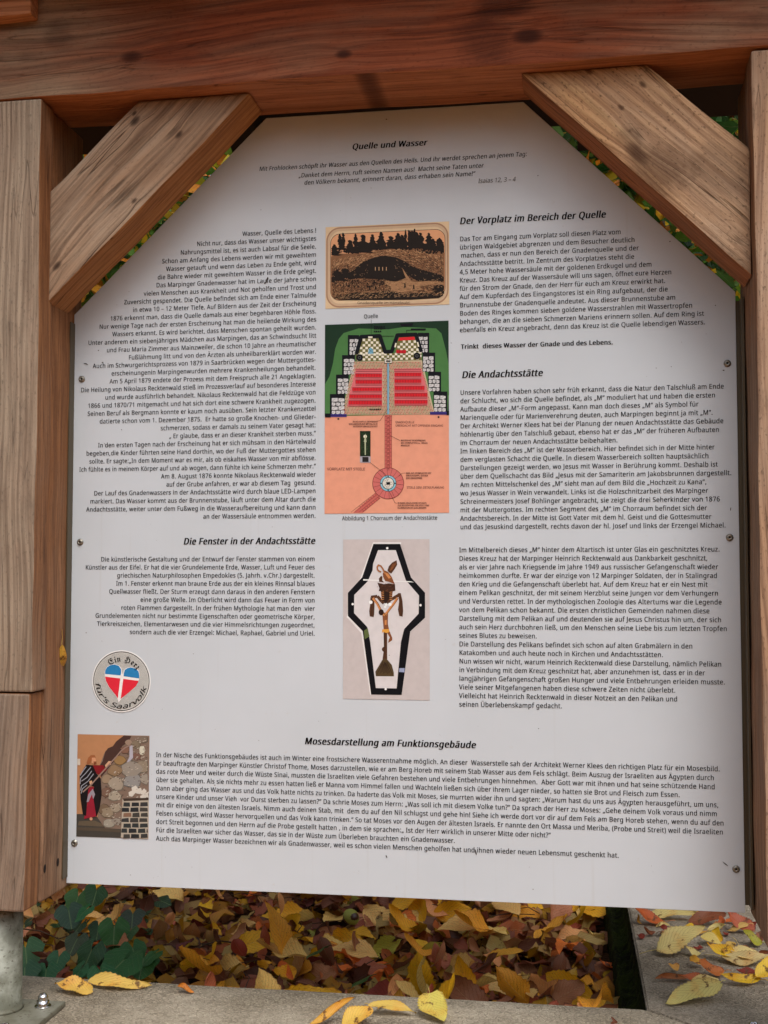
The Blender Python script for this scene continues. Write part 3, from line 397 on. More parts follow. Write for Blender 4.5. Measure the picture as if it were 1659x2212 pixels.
def ink(name, col, rough=0.5):
    m = NT(name, rough, 0.15); v = m.coord('Object')
    m.set(m.p.inputs['Base Color'], m.mix(m.smooth(m.noise(v, 60.0, 3), 0.3, 0.8, 0.0, 0.3), col, tuple(min(1, c * 0.72) for c in col[:3]) + (1,)))
    return m.mat
def line_on_board(mb, s, xl, xr, z, cap, bold=0.0, slant=0.0, y=PRINT_Y):
    wd = text_width(s, bold); kx = (xr - xl) / wd; kz = cap / 0.5726
    put_text(mb, s, lambda X, Y: (xl + X * kx, y, z + Y * kz), bold, slant)

def block(parent, name, mat, lines, frame, Lx, Rx, ybase_first, ybase_last, align, capk=0.56, bold=0.0, slant=0.0):
    """one paragraph: lines [(text, free edge in the crop)], fixed edge given by Lx or Rx, baselines evenly spaced."""
    fx = Rx if align == 'R' else Lx
    z0 = frame.b(fx, ybase_first)[1]; z1 = frame.b(fx, ybase_last)[1]
    n = len(lines); dz = (z1 - z0) / max(1, n - 1)
    mb = MB()
    for i, (s, e) in enumerate(lines):
        z = z0 + dz * i
        f = frame
        if isinstance(e, tuple): f, e = e
        L0 = None
        if isinstance(e, list): L0, e = e
        u1 = f.uv(e, 0)[0]; uf = frame.uv(fx if L0 is None else L0, 0)[0]
        xa, xb = x_at(uf, z), x_at(u1, z)
        xl, xr = min(xa, xb), max(xa, xb)
        line_on_board(mb, s, xl, xr, z, abs(dz) * capk if n > 1 else capk, bold, slant)
    return mb.build(name, mat, parent)
def heading(parent, s, frame, XL, YL, XR, cap, bold=0.038, slant=0.2, mat=None, frameR=None, name='heading'):
    z = frame.b(XL, YL)[1]
    xl = x_at(frame.uv(XL, 0)[0], z); xr = x_at((frameR or frame).uv(XR, 0)[0], z)
    mb = MB(); line_on_board(mb, s, xl, xr, z, cap, bold, slant)
    return mb.build(name, mat, parent)

class Print:
    """a flat printed picture: coloured shapes in thin layers on the board"""
    def __init__(s, parent, frame): s.parent = parent; s.f = frame; s.layers = {}; s.n = 0; s.order = []
    def get(s, name, col):
        key = (name, tuple(col))
        if key not in s.layers: s.layers[key] = MB(); s.order.append(key)
        return s.layers[key]
    def y(s, lay): s.n += 1; return PRINT_Y - 0.00012 * lay - 0.000001 * (s.n % 110)
    def polyb(s, name, col, lay, pts, holes=()):
        cs = [[Vector((x, z, 0)) for x, z in P] for P in [pts, *holes]]
        yy = s.y(lay); vs = [(p.x, yy, p.y) for P in cs for p in P]
        s.get(name, col).add(vs, [tuple(t) for t in tessellate_polygon(cs)])
    def poly(s, name, col, lay, pts, holes=()):
        s.polyb(name, col, lay, [s.f.b(*p) for p in pts], [[s.f.b(*p) for p in h] for h in holes])
    def quad(s, name, col, lay, x0, y0, x1, y1): s.poly(name, col, lay, [(x0, y0), (x1, y0), (x1, y1), (x0, y1)])
    def line(s, name, col, lay, pts, wd):
        for a, b in zip(pts[:-1], pts[1:]):
            d = Vector((b[0] - a[0], b[1] - a[1])); L = d.length or 1; d /= L; nx, ny = -d.y * wd / 2, d.x * wd / 2
            s.poly(name, col, lay, [(a[0] + nx, a[1] + ny), (b[0] + nx, b[1] + ny), (b[0] - nx, b[1] - ny), (a[0] - nx, a[1] - ny)])
    def circle(s, name, col, lay, cx, cy, r, n=28, hole=None, ry=None):
        ry = ry or r; P = [(cx + r * math.cos(2 * math.pi * k / n), cy + ry * math.sin(2 * math.pi * k / n)) for k in range(n)]
        H = [[(cx + hole * math.cos(2 * math.pi * k / n), cy + hole * ry / r * math.sin(2 * math.pi * k / n)) for k in range(n)]] if hole else []
        s.poly(name, col, lay, P, H)
    def text(s, name, col, lay, st, XL, XR, Y, capx, bold=0.0, slant=0.0):
        wd = text_width(st, bold); kx = (XR - XL) / wd; ky = capx / 0.5726; mb = s.get(name, col); yy = s.y(lay)
        def fn(X, Yy):
            x, z = s.f.b(XL + X * kx, Y - Yy * ky); return (x, yy, z)
        put_text(mb, st, fn, bold, slant)
    def finish(s, base=None):
        """first layer is the picture part itself, the others its sub-parts"""
        root = None; out = []
        for i, key in enumerate(s.order):
            name, col = key
            if len(col) == 3: col = srgb(*col)
            o = s.layers[key].build(name, ink(name + '_ink', col), root if root else s.parent)
            if root is None: root = o
            elif len(s.layers[key].f) > 2: o['kind'] = 'stuff'
            out.append(o)
        return root

def serration(n): return [1.0 + (0.035 if i % 2 else -0.02) for i in range(n)]
# ------------------------------------------------------------------ ground, litter bed, kerb and slabs
def concrete(name, c1, c2, scale=1.0):
    m = NT(name, 0.9, 0.2); v = m.coord()
    a = m.noise(v, 4.0, 5, 0.65); b = m.noise(v, 70.0, 4, 0.7); d = m.noise(v, 260.0, 3, 0.7)
    c = m.mix(m.smooth(a, 0.3, 0.7), c1, c2)
    st_ = m.noise(v, 1.7, 5, .7); c = m.mix(m.smooth(st_, .5, .7, 0, .55), c, tuple(x * .55 for x in c2[:3]) + (1,))
    c = m.mix(m.smooth(b, 0.5, 0.72, 0.0, 0.6), c, tuple(x * 0.5 for x in c2[:3]) + (1,))
    c = m.mix(m.smooth(d, 0.52, 0.7, 0.0, 0.6), c, tuple(min(1, x * 1.6) for x in c1[:3]) + (1,))
    gm = m.noise(v, 9.0, 5, 0.7)
    c = m.mix(m.smooth(gm, 0.57, 0.75, 0.0, 0.5), c, srgb(86, 82, 48, 0.7))
    worm = m.n('ShaderNodeTexVoronoi', feature='DISTANCE_TO_EDGE'); m.set(worm.inputs['Vector'], m.vec(m.math('MULTIPLY', m.sep(v)[0], 90.0), m.math('MULTIPLY', m.sep(v)[1], 190.0), m.math('MULTIPLY', m.sep(v)[2], 120.0)))
    worm.inputs['Scale'].default_value = 1.0
    wv = m.smooth(worm.outputs[0], 0.0, 0.16, 1.0, 0.0)
    c = m.mix(m.math('MULTIPLY', wv, m.smooth(a, 0.4, 0.6, 0.1, 0.5)), c, tuple(x * 0.45 for x in c2[:3]) + (1,))
    m.set(m.p.inputs['Base Color'], c)
    m.set(m.p.inputs['Normal'], m.bump(m.math('ADD', m.math('MULTIPLY', b, 0.6), m.math('SUBTRACT', d, m.math('MULTIPLY', wv, 0.8))), 0.9, 0.004))
    return m.mat
M_CONC = concrete('weathered_concrete', srgb(180, 168, 148), srgb(140, 128, 108))
M_CONC2 = concrete('weathered_concrete_darker', srgb(176, 164, 146), srgb(136, 124, 106))
def soil():
    m = NT('forest_soil', 0.95, 0.1); v = m.coord('Object')
    a = m.noise(v, 14.0, 6, 0.7); b = m.noise(v, 60.0, 4, 0.7)
    c = m.mix(m.smooth(a, 0.35, 0.65), srgb(34, 24, 18), srgb(74, 46, 28))
    c = m.mix(m.smooth(b, 0.5, 0.7, 0, 0.6), c, srgb(120, 82, 40))
    m.set(m.p.inputs['Base Color'], c); m.set(m.p.inputs['Normal'], m.bump(m.math('ADD', a, b), 0.8, 0.01)); return m.mat
M_SOIL = soil()
def litter_z(x, y):
    h = -0.105 + 0.035 * math.sin(x * 4.1 + y * 2.2) * math.cos(y * 5.3 - x) + 0.012 * math.sin(x * 17 + y * 11)
    h += 0.035 * max(0.0, 1 - abs(y - 0.12) / 0.12) + 0.02 * min(1.0, max(0, y - 1))
    return h
# the ground: one sheet to the horizon, modelled finely in the bed behind the kerb
mb = MB()
xs = [-200, -60, -20, -8, -4, -2.6] + [-2.2 + 0.06 * i for i in range(46)] + [0.6, 1.2, 2, 4, 8, 20, 60, 200]
ys = [-200, -60, -20, -8, -3, -1, 0.05] + [0.13 + 0.06 * i for i in range(50)] + [3.5, 4.5, 6, 8, 12, 20, 60, 200]
for y in ys:
    for x in xs:
        inb = 0.1 < y < 3.2 and -2.3 < x < 0.55
        mb.v.append((x, y, litter_z(x, y) - 0.03 if inb else (-0.2 if y < 0.1 or x > 0.5 else -0.11 + 0.015 * max(0, y - 3.2) ** 1.1)))
nx = len(xs)
for j in range(len(ys) - 1):
    for i in range(nx - 1): mb.f.append((j * nx + i, j * nx + i + 1, (j + 1) * nx + i + 1, (j + 1) * nx + i)); mb.m.append(0)
tag(mb.build('ground', M_SOIL, smooth=True), kind='structure')

JX = [(0.475, 0.12), (0.60, 0.0), (0.76, -0.18)]          # the mitred joint between the front kerb and the side slab
def slab(name, outline, z0, z1, mat, label=None, bevel=0.004, kind='structure'):
    bm = bmesh.new(); vs = [bm.verts.new((x, y, z1)) for x, y in outline]; f = bm.faces.new(vs)
    r = bmesh.ops.extrude_face_region(bm, geom=[f]); 
    for v in [g for g in r['geom'] if isinstance(g, bmesh.types.BMVert)]: v.co.z = z0
    bmesh.ops.recalc_face_normals(bm, faces=bm.faces)
    bmesh.ops.bevel(bm, geom=list(bm.edges), offset=bevel, segments=2, affect='EDGES')
    ex = max(v.co.x for v in bm.verts); en = min(v.co.x for v in bm.verts)        # worn, slightly chipped arrises
    for i in range(1, 90): bmesh.ops.bisect_plane(bm, geom=list(bm.verts) + list(bm.edges) + list(bm.faces), plane_co=(en + (ex - en) * i / 90, 0, 0), plane_no=(1, 0.15, 0))
    rr_ = random.Random(4)
    for v in bm.verts:
        if v.co.z > z1 - .02: v.co.z -= rr_.uniform(0, .0012) + (.003 if rr_.random() < .05 and v.co.z < z1 - .0005 else 0); v.co.y += rr_.uniform(-.0012, .0012)
    me = bpy.data.meshes.new(name); me.materials.append(mat); bm.to_mesh(me); bm.free()
    o = link(name, me); o['kind'] = kind
    if label: o['label'] = label
    return o
G = lambda u, v: at_z(u, v)[:2]
ka = G(33, 2104.5); kb = G(1393, 2179); kc = G(1490, 2212)
dirx = (Vector(kb) - Vector(ka)).normalized()
kl = Vector(kb) - dirx * 3.6
d2 = (Vector(kc) - Vector(kb)).normalized()
fr = Vector(kb) + d2 * 0.42
slab('kerb', [tuple(kl), kb, tuple(fr), (kl.x, fr.y - 0.0)], -0.22, 0.0, M_CONC)
e = 0.0035; nn = Vector((-d2.y, d2.x)); nn = nn if nn.x > 0 else -nn
p1 = Vector(kb) + nn * e + Vector((0.002, 0.0)); p2 = fr + nn * e
st = G(1354, 1963)
slab('pavement', [tuple(p1), tuple(p2), (p2.x + 2.2, p2.y), (p2.x + 2.2, st[1] + 1.3), (st[0] - 0.006, st[1] + 1.3)], -0.22, -0.001, M_CONC2)
# paving in front of the kerb, towards and past the camera
k = 0
pave = empty('paved_forecourt'); pave['kind'] = 'structure'
pm = MB(); pm.box((-0.298, -0.298, -0.05), (0.298, 0.298, 0)); pme = pm.mesh('paving_slab', concrete('warm_paving', srgb(216, 164, 118), srgb(180, 130, 88)))
for j in range(9):
    for i in range(-5, 7):
        o = link('paving_slab', pme, pave, (0.3 + 0.61 * i + (0.3 if j % 2 else 0), fr.y - 0.31 - 0.61 * j, -0.004 + random.uniform(-.0015, .0015)))
# mossy concrete edging strip along the side slab: its top lies deep between litter and slab
M_MOSS = None
m = NT('mossy_edging', 0.95, 0.1); v = m.coord(); a = m.noise(v, 22.0, 5, 0.7); b = m.noise(v, 160.0, 4, 0.7)
c = m.mix(m.smooth(a, 0.35, 0.62), srgb(24, 21, 16), srgb(44, 52, 16)); c = m.mix(m.smooth(b, 0.5, 0.7, 0, .5), c, srgb(70, 84, 22))
m.set(m.p.inputs['Base Color'], c); m.set(m.p.inputs['Normal'], m.bump(m.math('ADD', a, b), 1.0, 0.012)); M_MOSS = m.mat
q0 = Vector(G(1351, 2176)); q1 = Vector(G(1319, 1961)); qd = (q1 - q0)
q0 = q0 - qd * 0.02; q1 = q0 + qd * 2.2; s0 = Vector(kb) + (Vector(st) - Vector(kb)) * -0.02; s1 = Vector(kb) + (Vector(st) - Vector(kb)) * 2.2
mb = MB(); nseg = 160; rn = random.Random(3)
for i in range(nseg + 1):
    t = i / nseg; A = q0.lerp(q1, t); B = s0.lerp(s1, t) + Vector((0.002, 0))
    for (ft, z) in ((-0.15, -0.22), (-0.05, -0.085), (0.10, -0.062), (0.35, -0.068), (0.6, -0.064), (0.85, -0.055), (0.97, -0.035), (0.99, -0.006)):
        P = A.lerp(B, ft); zz = z + rn.uniform(-1, 1) * 0.006 * (1 if -0.08 > z or z < -0.02 else .2)
        mb.v.append((P.x + rn.uniform(-.0012, .0012), P.y, zz))
for i in range(nseg):
    for k in range(7): a = i * 8 + k; mb.f.append((a, a + 1, a + 9, a + 8)); mb.m.append(0)
tag(mb.build('mossy_edging_strip', M_MOSS, smooth=True), 'narrow dark mossy edging strip between leaf litter and right slab', 'edging')

# ------------------------------------------------------------------ timber display frame
XL, XR = -0.6525, 0.661          # inner faces of the posts
YF, YB = -0.170, 0.037          # front and back of the posts
ZB = -0.6 + 0.835 - 0.0         # placeholder, posts' lower ends set below
stand = tag(empty('timber_display_frame', (-0.01, 0, 0)), 'weathered timber frame of two posts, top beam and corner braces holding the white information panel', 'sign frame')
def P(o): o.location = o.location - stand.location; return o
BASE_O = srgb(176, 112, 66); DARK_O = srgb(112, 62, 34); GREY = srgb(172, 158, 148)
BASE_R = srgb(142, 76, 46); DARK_R = srgb(82, 40, 26)
front = lambda n: 1 if n.y < -0.5 else 0
zpost_top = 0.911 + 0.835 - 0.001; zpost_bot = -0.6215 + 0.835
wo_postL = wood('orange_post_wood', srgb(148, 102, 66), srgb(88, 54, 34), srgb(152, 124, 100), 0.08, left_grey=(-0.62, 0.0, .9), seed=2.0, knots=[(0.62, 0, 0.02)], ringk=34, spots=0.45)
wo_postLf = wood('grey_weathered_post_wood', srgb(140, 114, 94), srgb(88, 68, 54), srgb(160, 144, 124), 0.85, seed=5.0, ringk=95, spots=0.55, cracks=0.25, knots=[(0.665, -0.075, 0.016)])
wo_postLf2 = wood('coarse_weathered_post_wood', srgb(142, 112, 88), srgb(80, 58, 42), srgb(146, 130, 114), 0.7, seed=8.0, ringk=120, spots=0.35, cracks=0.6)
# left post: upper front timber, lower spliced piece, inner board with the nail holes
zj = at_y(40, 1497, YF).z
P(prism('post_timber', [(XL - 0.158, zj + 0.0015), (XL + 0.004, zj + 0.0015), (XL + 0.004, zpost_top), (XL - 0.158, zpost_top)], YF, YF + 0.058, math.pi / 2, [wo_postL, wo_postLf], stand, front, seed=1))['label'] = 'upper grey front timber of the left post'
P(prism('post_timber', [(XL - 0.158, zpost_bot), (XL - 0.006, zpost_bot), (XL - 0.001, zj - 0.0015), (XL - 0.158, zj - 0.0015)], YF, YF + 0.058, math.pi / 2, [wo_postL, wo_postLf2], stand, front, seed=2))['label'] = 'lower spliced front timber of the left post with open grain'
P(prism('post_timber', [(XL - 0.158, zpost_bot + 0.002), (XL, zpost_bot + 0.002), (XL, zpost_top - 0.001), (XL - 0.158, zpost_top - 0.001)], YF + 0.0595, YB, math.pi / 2, [wo_postL, wo_postL], stand, seed=3))['label'] = 'orange brown inner timber of the left post'
wo_in = wood('inner_face_strip_wood', srgb(165, 112, 72), srgb(104, 62, 38), srgb(140, 116, 94), 0.35, seed=3.3, ringk=40, spots=0.5)
wo_postR = wood('right_post_inner_wood', srgb(150, 106, 72), srgb(92, 58, 38), srgb(142, 122, 102), 0.45, seed=12.0, ringk=60, spots=0.4, knots=[(0.35, 0.02, 0.014)])
wo_postRf = wood('right_post_front_wood', srgb(168, 128, 94), srgb(104, 70, 48), srgb(180, 156, 134), 0.6, seed=14.0, ringk=46, spots=0.9, knots=[(0.35, -0.05, 0.012), (0.02, -0.07, 0.010), (-0.25, 0.01, 0.02)], cracks=0.3)
P(prism('post_timber', [(XR, zpost_bot), (XR + 0.162, zpost_bot), (XR + 0.162, zpost_top), (XR, zpost_top)], YF, YF + 0.075, math.pi / 2, [wo_postR, wo_postRf], stand, front, seed=4))['label'] = 'front timber of the right post'
P(prism('post_timber', [(XR + 0.003, zpost_bot + 0.002), (XR + 0.162, zpost_bot + 0.002), (XR + 0.162, zpost_top - 0.001), (XR + 0.003, zpost_top - 0.001)], YF + 0.0765, YB, math.pi / 2, [wo_postR, wo_postR], stand, seed=5))['label'] = 'rear timber of the right post'
# beam across the top
zb0 = 0.914 + 0.835; zb1 = zb0 + 0.30
wo_beam = wood('reddish_beam_underside', srgb(180, 118, 82), srgb(122, 74, 50), srgb(140, 100, 76), 0.1, seed=21, ringk=26, spots=0.35, knots=[(-0.02, -0.145, 0.018)])
wo_beamf = wood('reddish_brown_beam_front', BASE_R, DARK_R, srgb(152, 128, 104), -0.08, seed=23, ringk=42, spots=0.45, left_grey=[(-0.62, -0.28, 0.85), (0.80, 0.35, 0.5)],
                knots=[(-0.47, -0.085, 0.018), (0.275, -0.10, 0.020), (0.52, 0.03, 0.008), (-0.06, -0.11, 0.012)], cracks=0.35,
                splashes=[(0.23, -0.03, 0.06, 0.5), (0.20, -0.1, 0.07, 0.45), (0.63, 0.0, 0.08, 0.4), (-0.62, -0.03, 0.04, 0.35)])
P(prism('beam', [(-1.05, zb0), (1.05, zb0), (1.05, zb1), (-1.05, zb1)], YF, -0.006, 0.0, [wo_beam, wo_beamf], stand, front, bevel=0.006, seed=6))
# corner braces
wo_brL = wood('left_brace_edge_wood', srgb(180, 128, 80), srgb(110, 68, 40), srgb(160, 120, 84), 0.05, seed=31, ringk=22, spots=0.25)
wo_brLf = wood('left_brace_front_wood', srgb(146, 104, 70), srgb(76, 50, 34), srgb(170, 150, 128), 0.7, seed=33, ringk=62, spots=0.35, cracks=1.0,
               knots=[(-0.215, -0.035, 0.010), (0.09, 0.05, 0.010), (0.13, -0.035, 0.008), (-0.02, -0.06, 0.006), (0.10, 0.062, 0.005)])
wo_brR = wood('right_brace_edge_wood', srgb(168, 112, 74), srgb(108, 64, 42), srgb(140, 110, 84), 0.2, seed=41, ringk=30, spots=0.4)
wo_brRf = wood('right_brace_front_wood', srgb(188, 146, 102), srgb(122, 82, 54), srgb(178, 156, 134), 0.4, seed=43, ringk=52, spots=1.0, cracks=0.7,
               knots=[(-0.02, -0.052, 0.020), (-0.19, 0.0, 0.008), (-0.10, -0.01, 0.006), (-0.10, 0.045, 0.007)], splashes=[(0.03, -0.05, 0.07, 0.6), (0.11, 0.03, 0.07, 0.35), (-0.05, -0.035, 0.03, 0.4)])
def bz(u, v, y): p = at_y(u, v, y); return (p.x, p.z)
yl0, yl1 = -0.125, -0.027
A = bz(115, 412, yl0); B = bz(297, 218, yl0); C = bz(541, 203, yl0); D = bz(116, 655, yl0)
zt = zb0 - 0.0015
P(prism('brace', [(XL + 0.001, D[1]), (C[0], zt), (B[0], zt), (XL + 0.001, A[1])], yl0, yl1, math.pi / 4, [wo_brL, wo_brLf], stand, front, bevel=0.005, seed=7))['label'] = 'left corner brace with grey face and orange edge'
yr0, yr1 = -0.133, -0.04
C = bz(1126, 160, yr0); B = bz(1397, 137, yr0); A = bz(1606, 322, yr0); D = bz(1607, 597, yr0)
P(prism('brace', [(C[0], zt), (XR - 0.001, D[1]), (XR - 0.001, A[1]), (B[0], zt)], yr0, yr1, -math.pi / 4, [wo_brR, wo_brRf], stand, front, bevel=0.004, seed=8))['label'] = 'right corner brace with speckled pale face'
# end of a cross timber above the left post
wo_x = wood('cross_timber_wood', srgb(190, 128, 86), srgb(124, 74, 46), srgb(170, 140, 118), 0.2, seed=51, ringk=50, spots=0.2)
px = at_y(66, 31, -0.205)
P(prism('cross_timber', [(px.x - 0.16, px.z), (px.x, px.z), (px.x, px.z + 0.16), (px.x - 0.16, px.z + 0.16)], -0.205, YF - 0.002, 0.0, [wo_x], stand, seed=9))
# roof: ridge over the beam, boards falling to the front and the back
wo_roof = wood('roof_board_wood', srgb(232, 148, 84), srgb(196, 104, 54), srgb(190, 130, 84), 0.1, seed=61, ringk=50)
M_REAR = plain('shade_toned_rear_boards', srgb(52, 38, 30), 0.8)  # near-black tone paints the shade under the rear roof slope
M_TILE = plain('dark_roof_sheet', srgb(58, 50, 46), 0.7)
ze = 1.144 + 0.835; zr = 2.16; ymid = -0.088
for sgn, yy in ((-1, -0.33), (1, 0.45)):
    ze = 1.97 if sgn < 0 else 1.865
    for i in range(6):
        t0, t1 = i / 6, (i + 1) / 6 - 0.006
        ya, yb = ymid + (yy - ymid) * t0 + 0.004 * sgn, ymid + (yy - ymid) * t1
        za, zb_ = zr + (ze - zr) * t0, zr + (ze - zr) * t1
        mb = MB(); vs = []
        for (y, z) in ((ya, za), (yb, zb_), (yb, zb_ + 0.024), (ya, za + 0.024)): vs += [(-1.35, y, z), (1.35, y, z)]
        mb.add(vs, [(0, 1, 3, 2), (2, 3, 5, 4), (4, 5, 7, 6), (6, 7, 1, 0), (0, 2, 4, 6), (1, 7, 5, 3)])
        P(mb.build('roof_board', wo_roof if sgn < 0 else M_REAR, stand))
    mb = MB(); vs = []
    for (y, z) in ((ymid + 0.002 * sgn, zr + 0.028), (yy + 0.03 * sgn, ze + 0.028 - 0.01), (yy + 0.03 * sgn, ze + 0.05), (ymid + 0.002 * sgn, zr + 0.062)): vs += [(-1.38, y, z), (1.38, y, z)]
    mb.add(vs, [(0, 1, 3, 2), (2, 3, 5, 4), (4, 5, 7, 6), (6, 7, 1, 0), (0, 2, 4, 6), (1, 7, 5, 3)])
    P(mb.build('roof_covering', M_TILE, stand))
for x in (-1.25, -0.4, 0.4, 1.25):       # rafters
    for sgn, yy in ((-1, -0.31), (1, 0.43)):
        ze = 1.97 if sgn < 0 else 1.865
        mb = MB(); vs = []
        for (y, z) in ((ymid + 0.002 * sgn, zr - 0.085), (yy, ze - 0.085 + 0.02), (yy, ze - 0.004 + 0.02 - 0.02), (ymid + 0.002 * sgn, zr - 0.004)): vs += [(x - 0.035, y, z), (x + 0.035, y, z)]
        mb.add(vs, [(0, 1, 3, 2), (2, 3, 5, 4), (4, 5, 7, 6), (6, 7, 1, 0), (0, 2, 4, 6), (1, 7, 5, 3)])
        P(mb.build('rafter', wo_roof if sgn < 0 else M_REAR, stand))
for x in (-0.74, 0.0, 0.74):
    mb = MB(); mb.box((x - 0.05, ymid - 0.05, zb1), (x + 0.05, ymid + 0.05, zr - 0.09)); P(mb.build('roof_strut', wo_roof, stand))
# galvanised feet: pipe, base plate, cap nuts
def galv():
    m = NT('galvanised_steel', 0.55, 0.5); v = m.coord(); a = m.noise(v, 25, 4, .6); b = m.noise(v, 140, 3)
    c = m.mix(m.smooth(a, .35, .65), srgb(158, 162, 150), srgb(112, 114, 100)); c = m.mix(m.smooth(b, .56, .7, 0, .75), c, srgb(72, 66, 50)); zz_ = m.sep(v)[2]; c = m.mix(m.smooth(m.math('ADD', zz_, m.math('MULTIPLY', a, .03)), .012, .05, .65, 0), c, srgb(92, 80, 58))
    m.set(m.p.inputs['Base Color'], c); m.p.inputs['Metallic'].default_value = 0.25; m.set(m.p.inputs['Normal'], m.bump(a, .3, .002)); return m.mat
M_GALV = galv(); M_STEEL = plain('bright_steel', srgb(205, 205, 205), 0.18, 0.5, 1.0)
for sx in (-1, 1):
    if sx < 0:
        pc = Vector((-0.7355, -0.098)); plate = (-0.84, at_z(142, 2163, .01).x, -0.26, at_z(142, 2163, .01).y)
    else: pc = Vector((0.745, -0.098)); plate = (0.63, 0.86, -0.22, 0.02)
    mb = MB(); mb.lathe([(0.0, 0.0105), (0.041, 0.0105), (0.0385, 0.014), (0.0375, 0.02), (0.0375, zpost_bot + 0.02), (0.0, zpost_bot + 0.02)], (pc.x, pc.y, 0), 40)
    ft = P(mb.build('steel_foot', M_GALV, stand))
    ft.data.polygons.foreach_set('use_smooth', [True] * len(ft.data.polygons))
    bm = bmesh.new(); bmesh.ops.create_cube(bm, size=1)
    for v in bm.verts: v.co = Vector(((plate[0] + plate[1]) / 2 + v.co.x * (plate[1] - plate[0]), (plate[2] + plate[3]) / 2 + v.co.y * (plate[3] - plate[2]), 0.0055 + v.co.z * 0.0095))
    bmesh.ops.bevel(bm, geom=list(bm.edges), offset=0.0012, segments=2, affect='EDGES')
    me = bpy.data.meshes.new('base_plate'); me.materials.append(M_GALV); bm.to_mesh(me); bm.free(); P(link('base_plate', me, stand))
    nutp = [(plate[1] - 0.031, plate[3] - 0.034)] + [(plate[0] + 0.03, plate[3] - 0.034), (plate[1] - 0.031, plate[2] + .03)] if sx < 0 else [(plate[0] + .03, plate[3] - .03), (plate[1] - .03, plate[2] + .03)]
    for (nx_, ny_) in nutp:
        mb = MB()
        mb.lathe([(0, 0.0105), (0.0155, 0.0105), (0.0155, 0.0125), (0, 0.0125)], (nx_, ny_, 0), 24)
        hexr = 0.0118; vs = []
        for z in (0.0126, 0.0225):
            for k in range(6): vs.append((nx_ + hexr * math.cos(k * math.pi / 3 + .3), ny_ + hexr * math.sin(k * math.pi / 3 + .3), z))
        mb.add(vs, [(k, (k + 1) % 6, 6 + (k + 1) % 6, 6 + k) for k in range(6)] + [tuple(range(6, 12))])
        mb.lathe([(0.0098, 0.0225)] + [(0.0098 * math.cos(a), 0.0265 + 0.0098 * math.sin(a)) for a in [i * math.pi / 16 for i in range(0, 8)]] + [(0.0005, 0.0363)], (nx_, ny_, 0), 24)
        nut = P(mb.build('cap_nut', M_STEEL, stand))
        for p in nut.data.polygons: p.use_smooth = p.index > 60
# nail holes and knots that stand out as pieces on the inner board of the left post
M_HOLE = plain('rusty_nail_hole', srgb(26, 16, 12), 0.9)
for (u, v, r) in ((116, 2098 * 1.0, 4), (147, 1818 * 1.0, 4)): pass
FH = Frame(0, 1500, 220, 2300, 608)
for (X, Y) in ((316, 1662), (402, 1616), (308, 1856), (398, 1812)):
    u, v = FH.uv(X, Y); d = ray(u, v); t = (XL - CAM.x) / d.x; p = CAM + d * t
    mb = MB(); n = 10
    vs = [(XL + 0.0006, p.y + 0.0055 * math.cos(2 * math.pi * k / n), p.z + 0.0085 * math.sin(2 * math.pi * k / n)) for k in range(n)] + [(XL - 0.0002 + 0.0012, p.y, p.z)]
    mb.add(vs, [(k, (k + 1) % n, n) for k in range(n)]); P(mb.build('nail_hole', M_HOLE, stand))
# metal angle strips beside the panel
M_STRIP = plain('dull_metal_strip', srgb(88, 78, 60), 0.5, 0.4, 0.3)
zs0 = at_y(140, 1893, 0).z; zs1 = at_y(163, 700, 0).z
mb = MB(); mb.box((XL + 0.0005, -0.022, zs0), (XL + 0.0028, 0.003, zs1)); P(mb.build('angle_strip', M_STRIP, stand))
mb = MB(); mb.box((XR - 0.012, 0.004, zs0), (XR - 0.0005, 0.008, zs1)); mb.box((XR - 0.004, -0.03, zs0), (XR - 0.0005, 0.004, zs1)); P(mb.build('angle_strip', M_STRIP, stand))
# ------------------------------------------------------------------ the information panel
panel = tag(empty('information_panel', (0, 0, 0)), 'white information panel with German text and pictures, its top corners cut off', 'sign')
def board_mat():
    m = NT('white_laminate', 0.42, 0.35); v = m.coord()
    a = m.noise(v, 2.0, 4, .6); b = m.noise(v, 420.0, 2, .5); d = m.noise(v, 36.0, 4, .75)
    c = m.mix(m.smooth(a, .3, .7), srgb(200, 207, 213), srgb(192, 199, 204))
    c = m.mix(m.smooth(d, .62, .8, 0, .4), c, srgb(186, 180, 168)); drip = m.noise(m.vec(m.math('MULTIPLY', m.sep(v)[0], 60), 0.0, m.math('MULTIPLY', m.sep(v)[2], 1.6)), 1.0, 3, .6); c = m.mix(m.smooth(drip, .6, .8, 0, .16), c, srgb(168, 162, 148))
    vo = m.n('ShaderNodeTexVoronoi'); m.set(vo.inputs['Vector'], v); vo.inputs['Scale'].default_value = 26.0
    vc = m.sep(vo.outputs['Color'])[0]
    f = m.math('MULTIPLY', m.smooth(vo.outputs['Distance'], 0.02, 0.045, 1, 0), m.math('GREATER_THAN', vc, 0.93))
    c = m.mix(m.math('MULTIPLY', f, .75), c, srgb(92, 80, 70))
    m.set(m.p.inputs['Base Color'], c); m.set(m.p.inputs['Roughness'], m.smooth(a, .3, .7, .36, .5))
    m.set(m.p.inputs['Normal'], m.bump(m.math('ADD', b, m.math('MULTIPLY', a, 2)), .05, .001)); return m.mat
BL = at_y(145, 1908); BR = at_y(1611, 1972); TL = at_y(575, 255); TR = at_y(1130, 220); LT = at_y(163, 680); RT = at_y(1590, 630)
zb = (BL.z + BR.z) / 2; ztp = (TL.z + TR.z) / 2; xl = -0.652; xr = 0.650
pts = [(xl, zb), (xr, zb), (xr, RT.z), (TR.x, ztp), (TL.x, ztp), (xl, LT.z)]
bm = bmesh.new(); vs = [bm.verts.new((x, 0.0, z)) for x, z in pts]; f = bm.faces.new(vs)
r = bmesh.ops.extrude_face_region(bm, geom=[f])
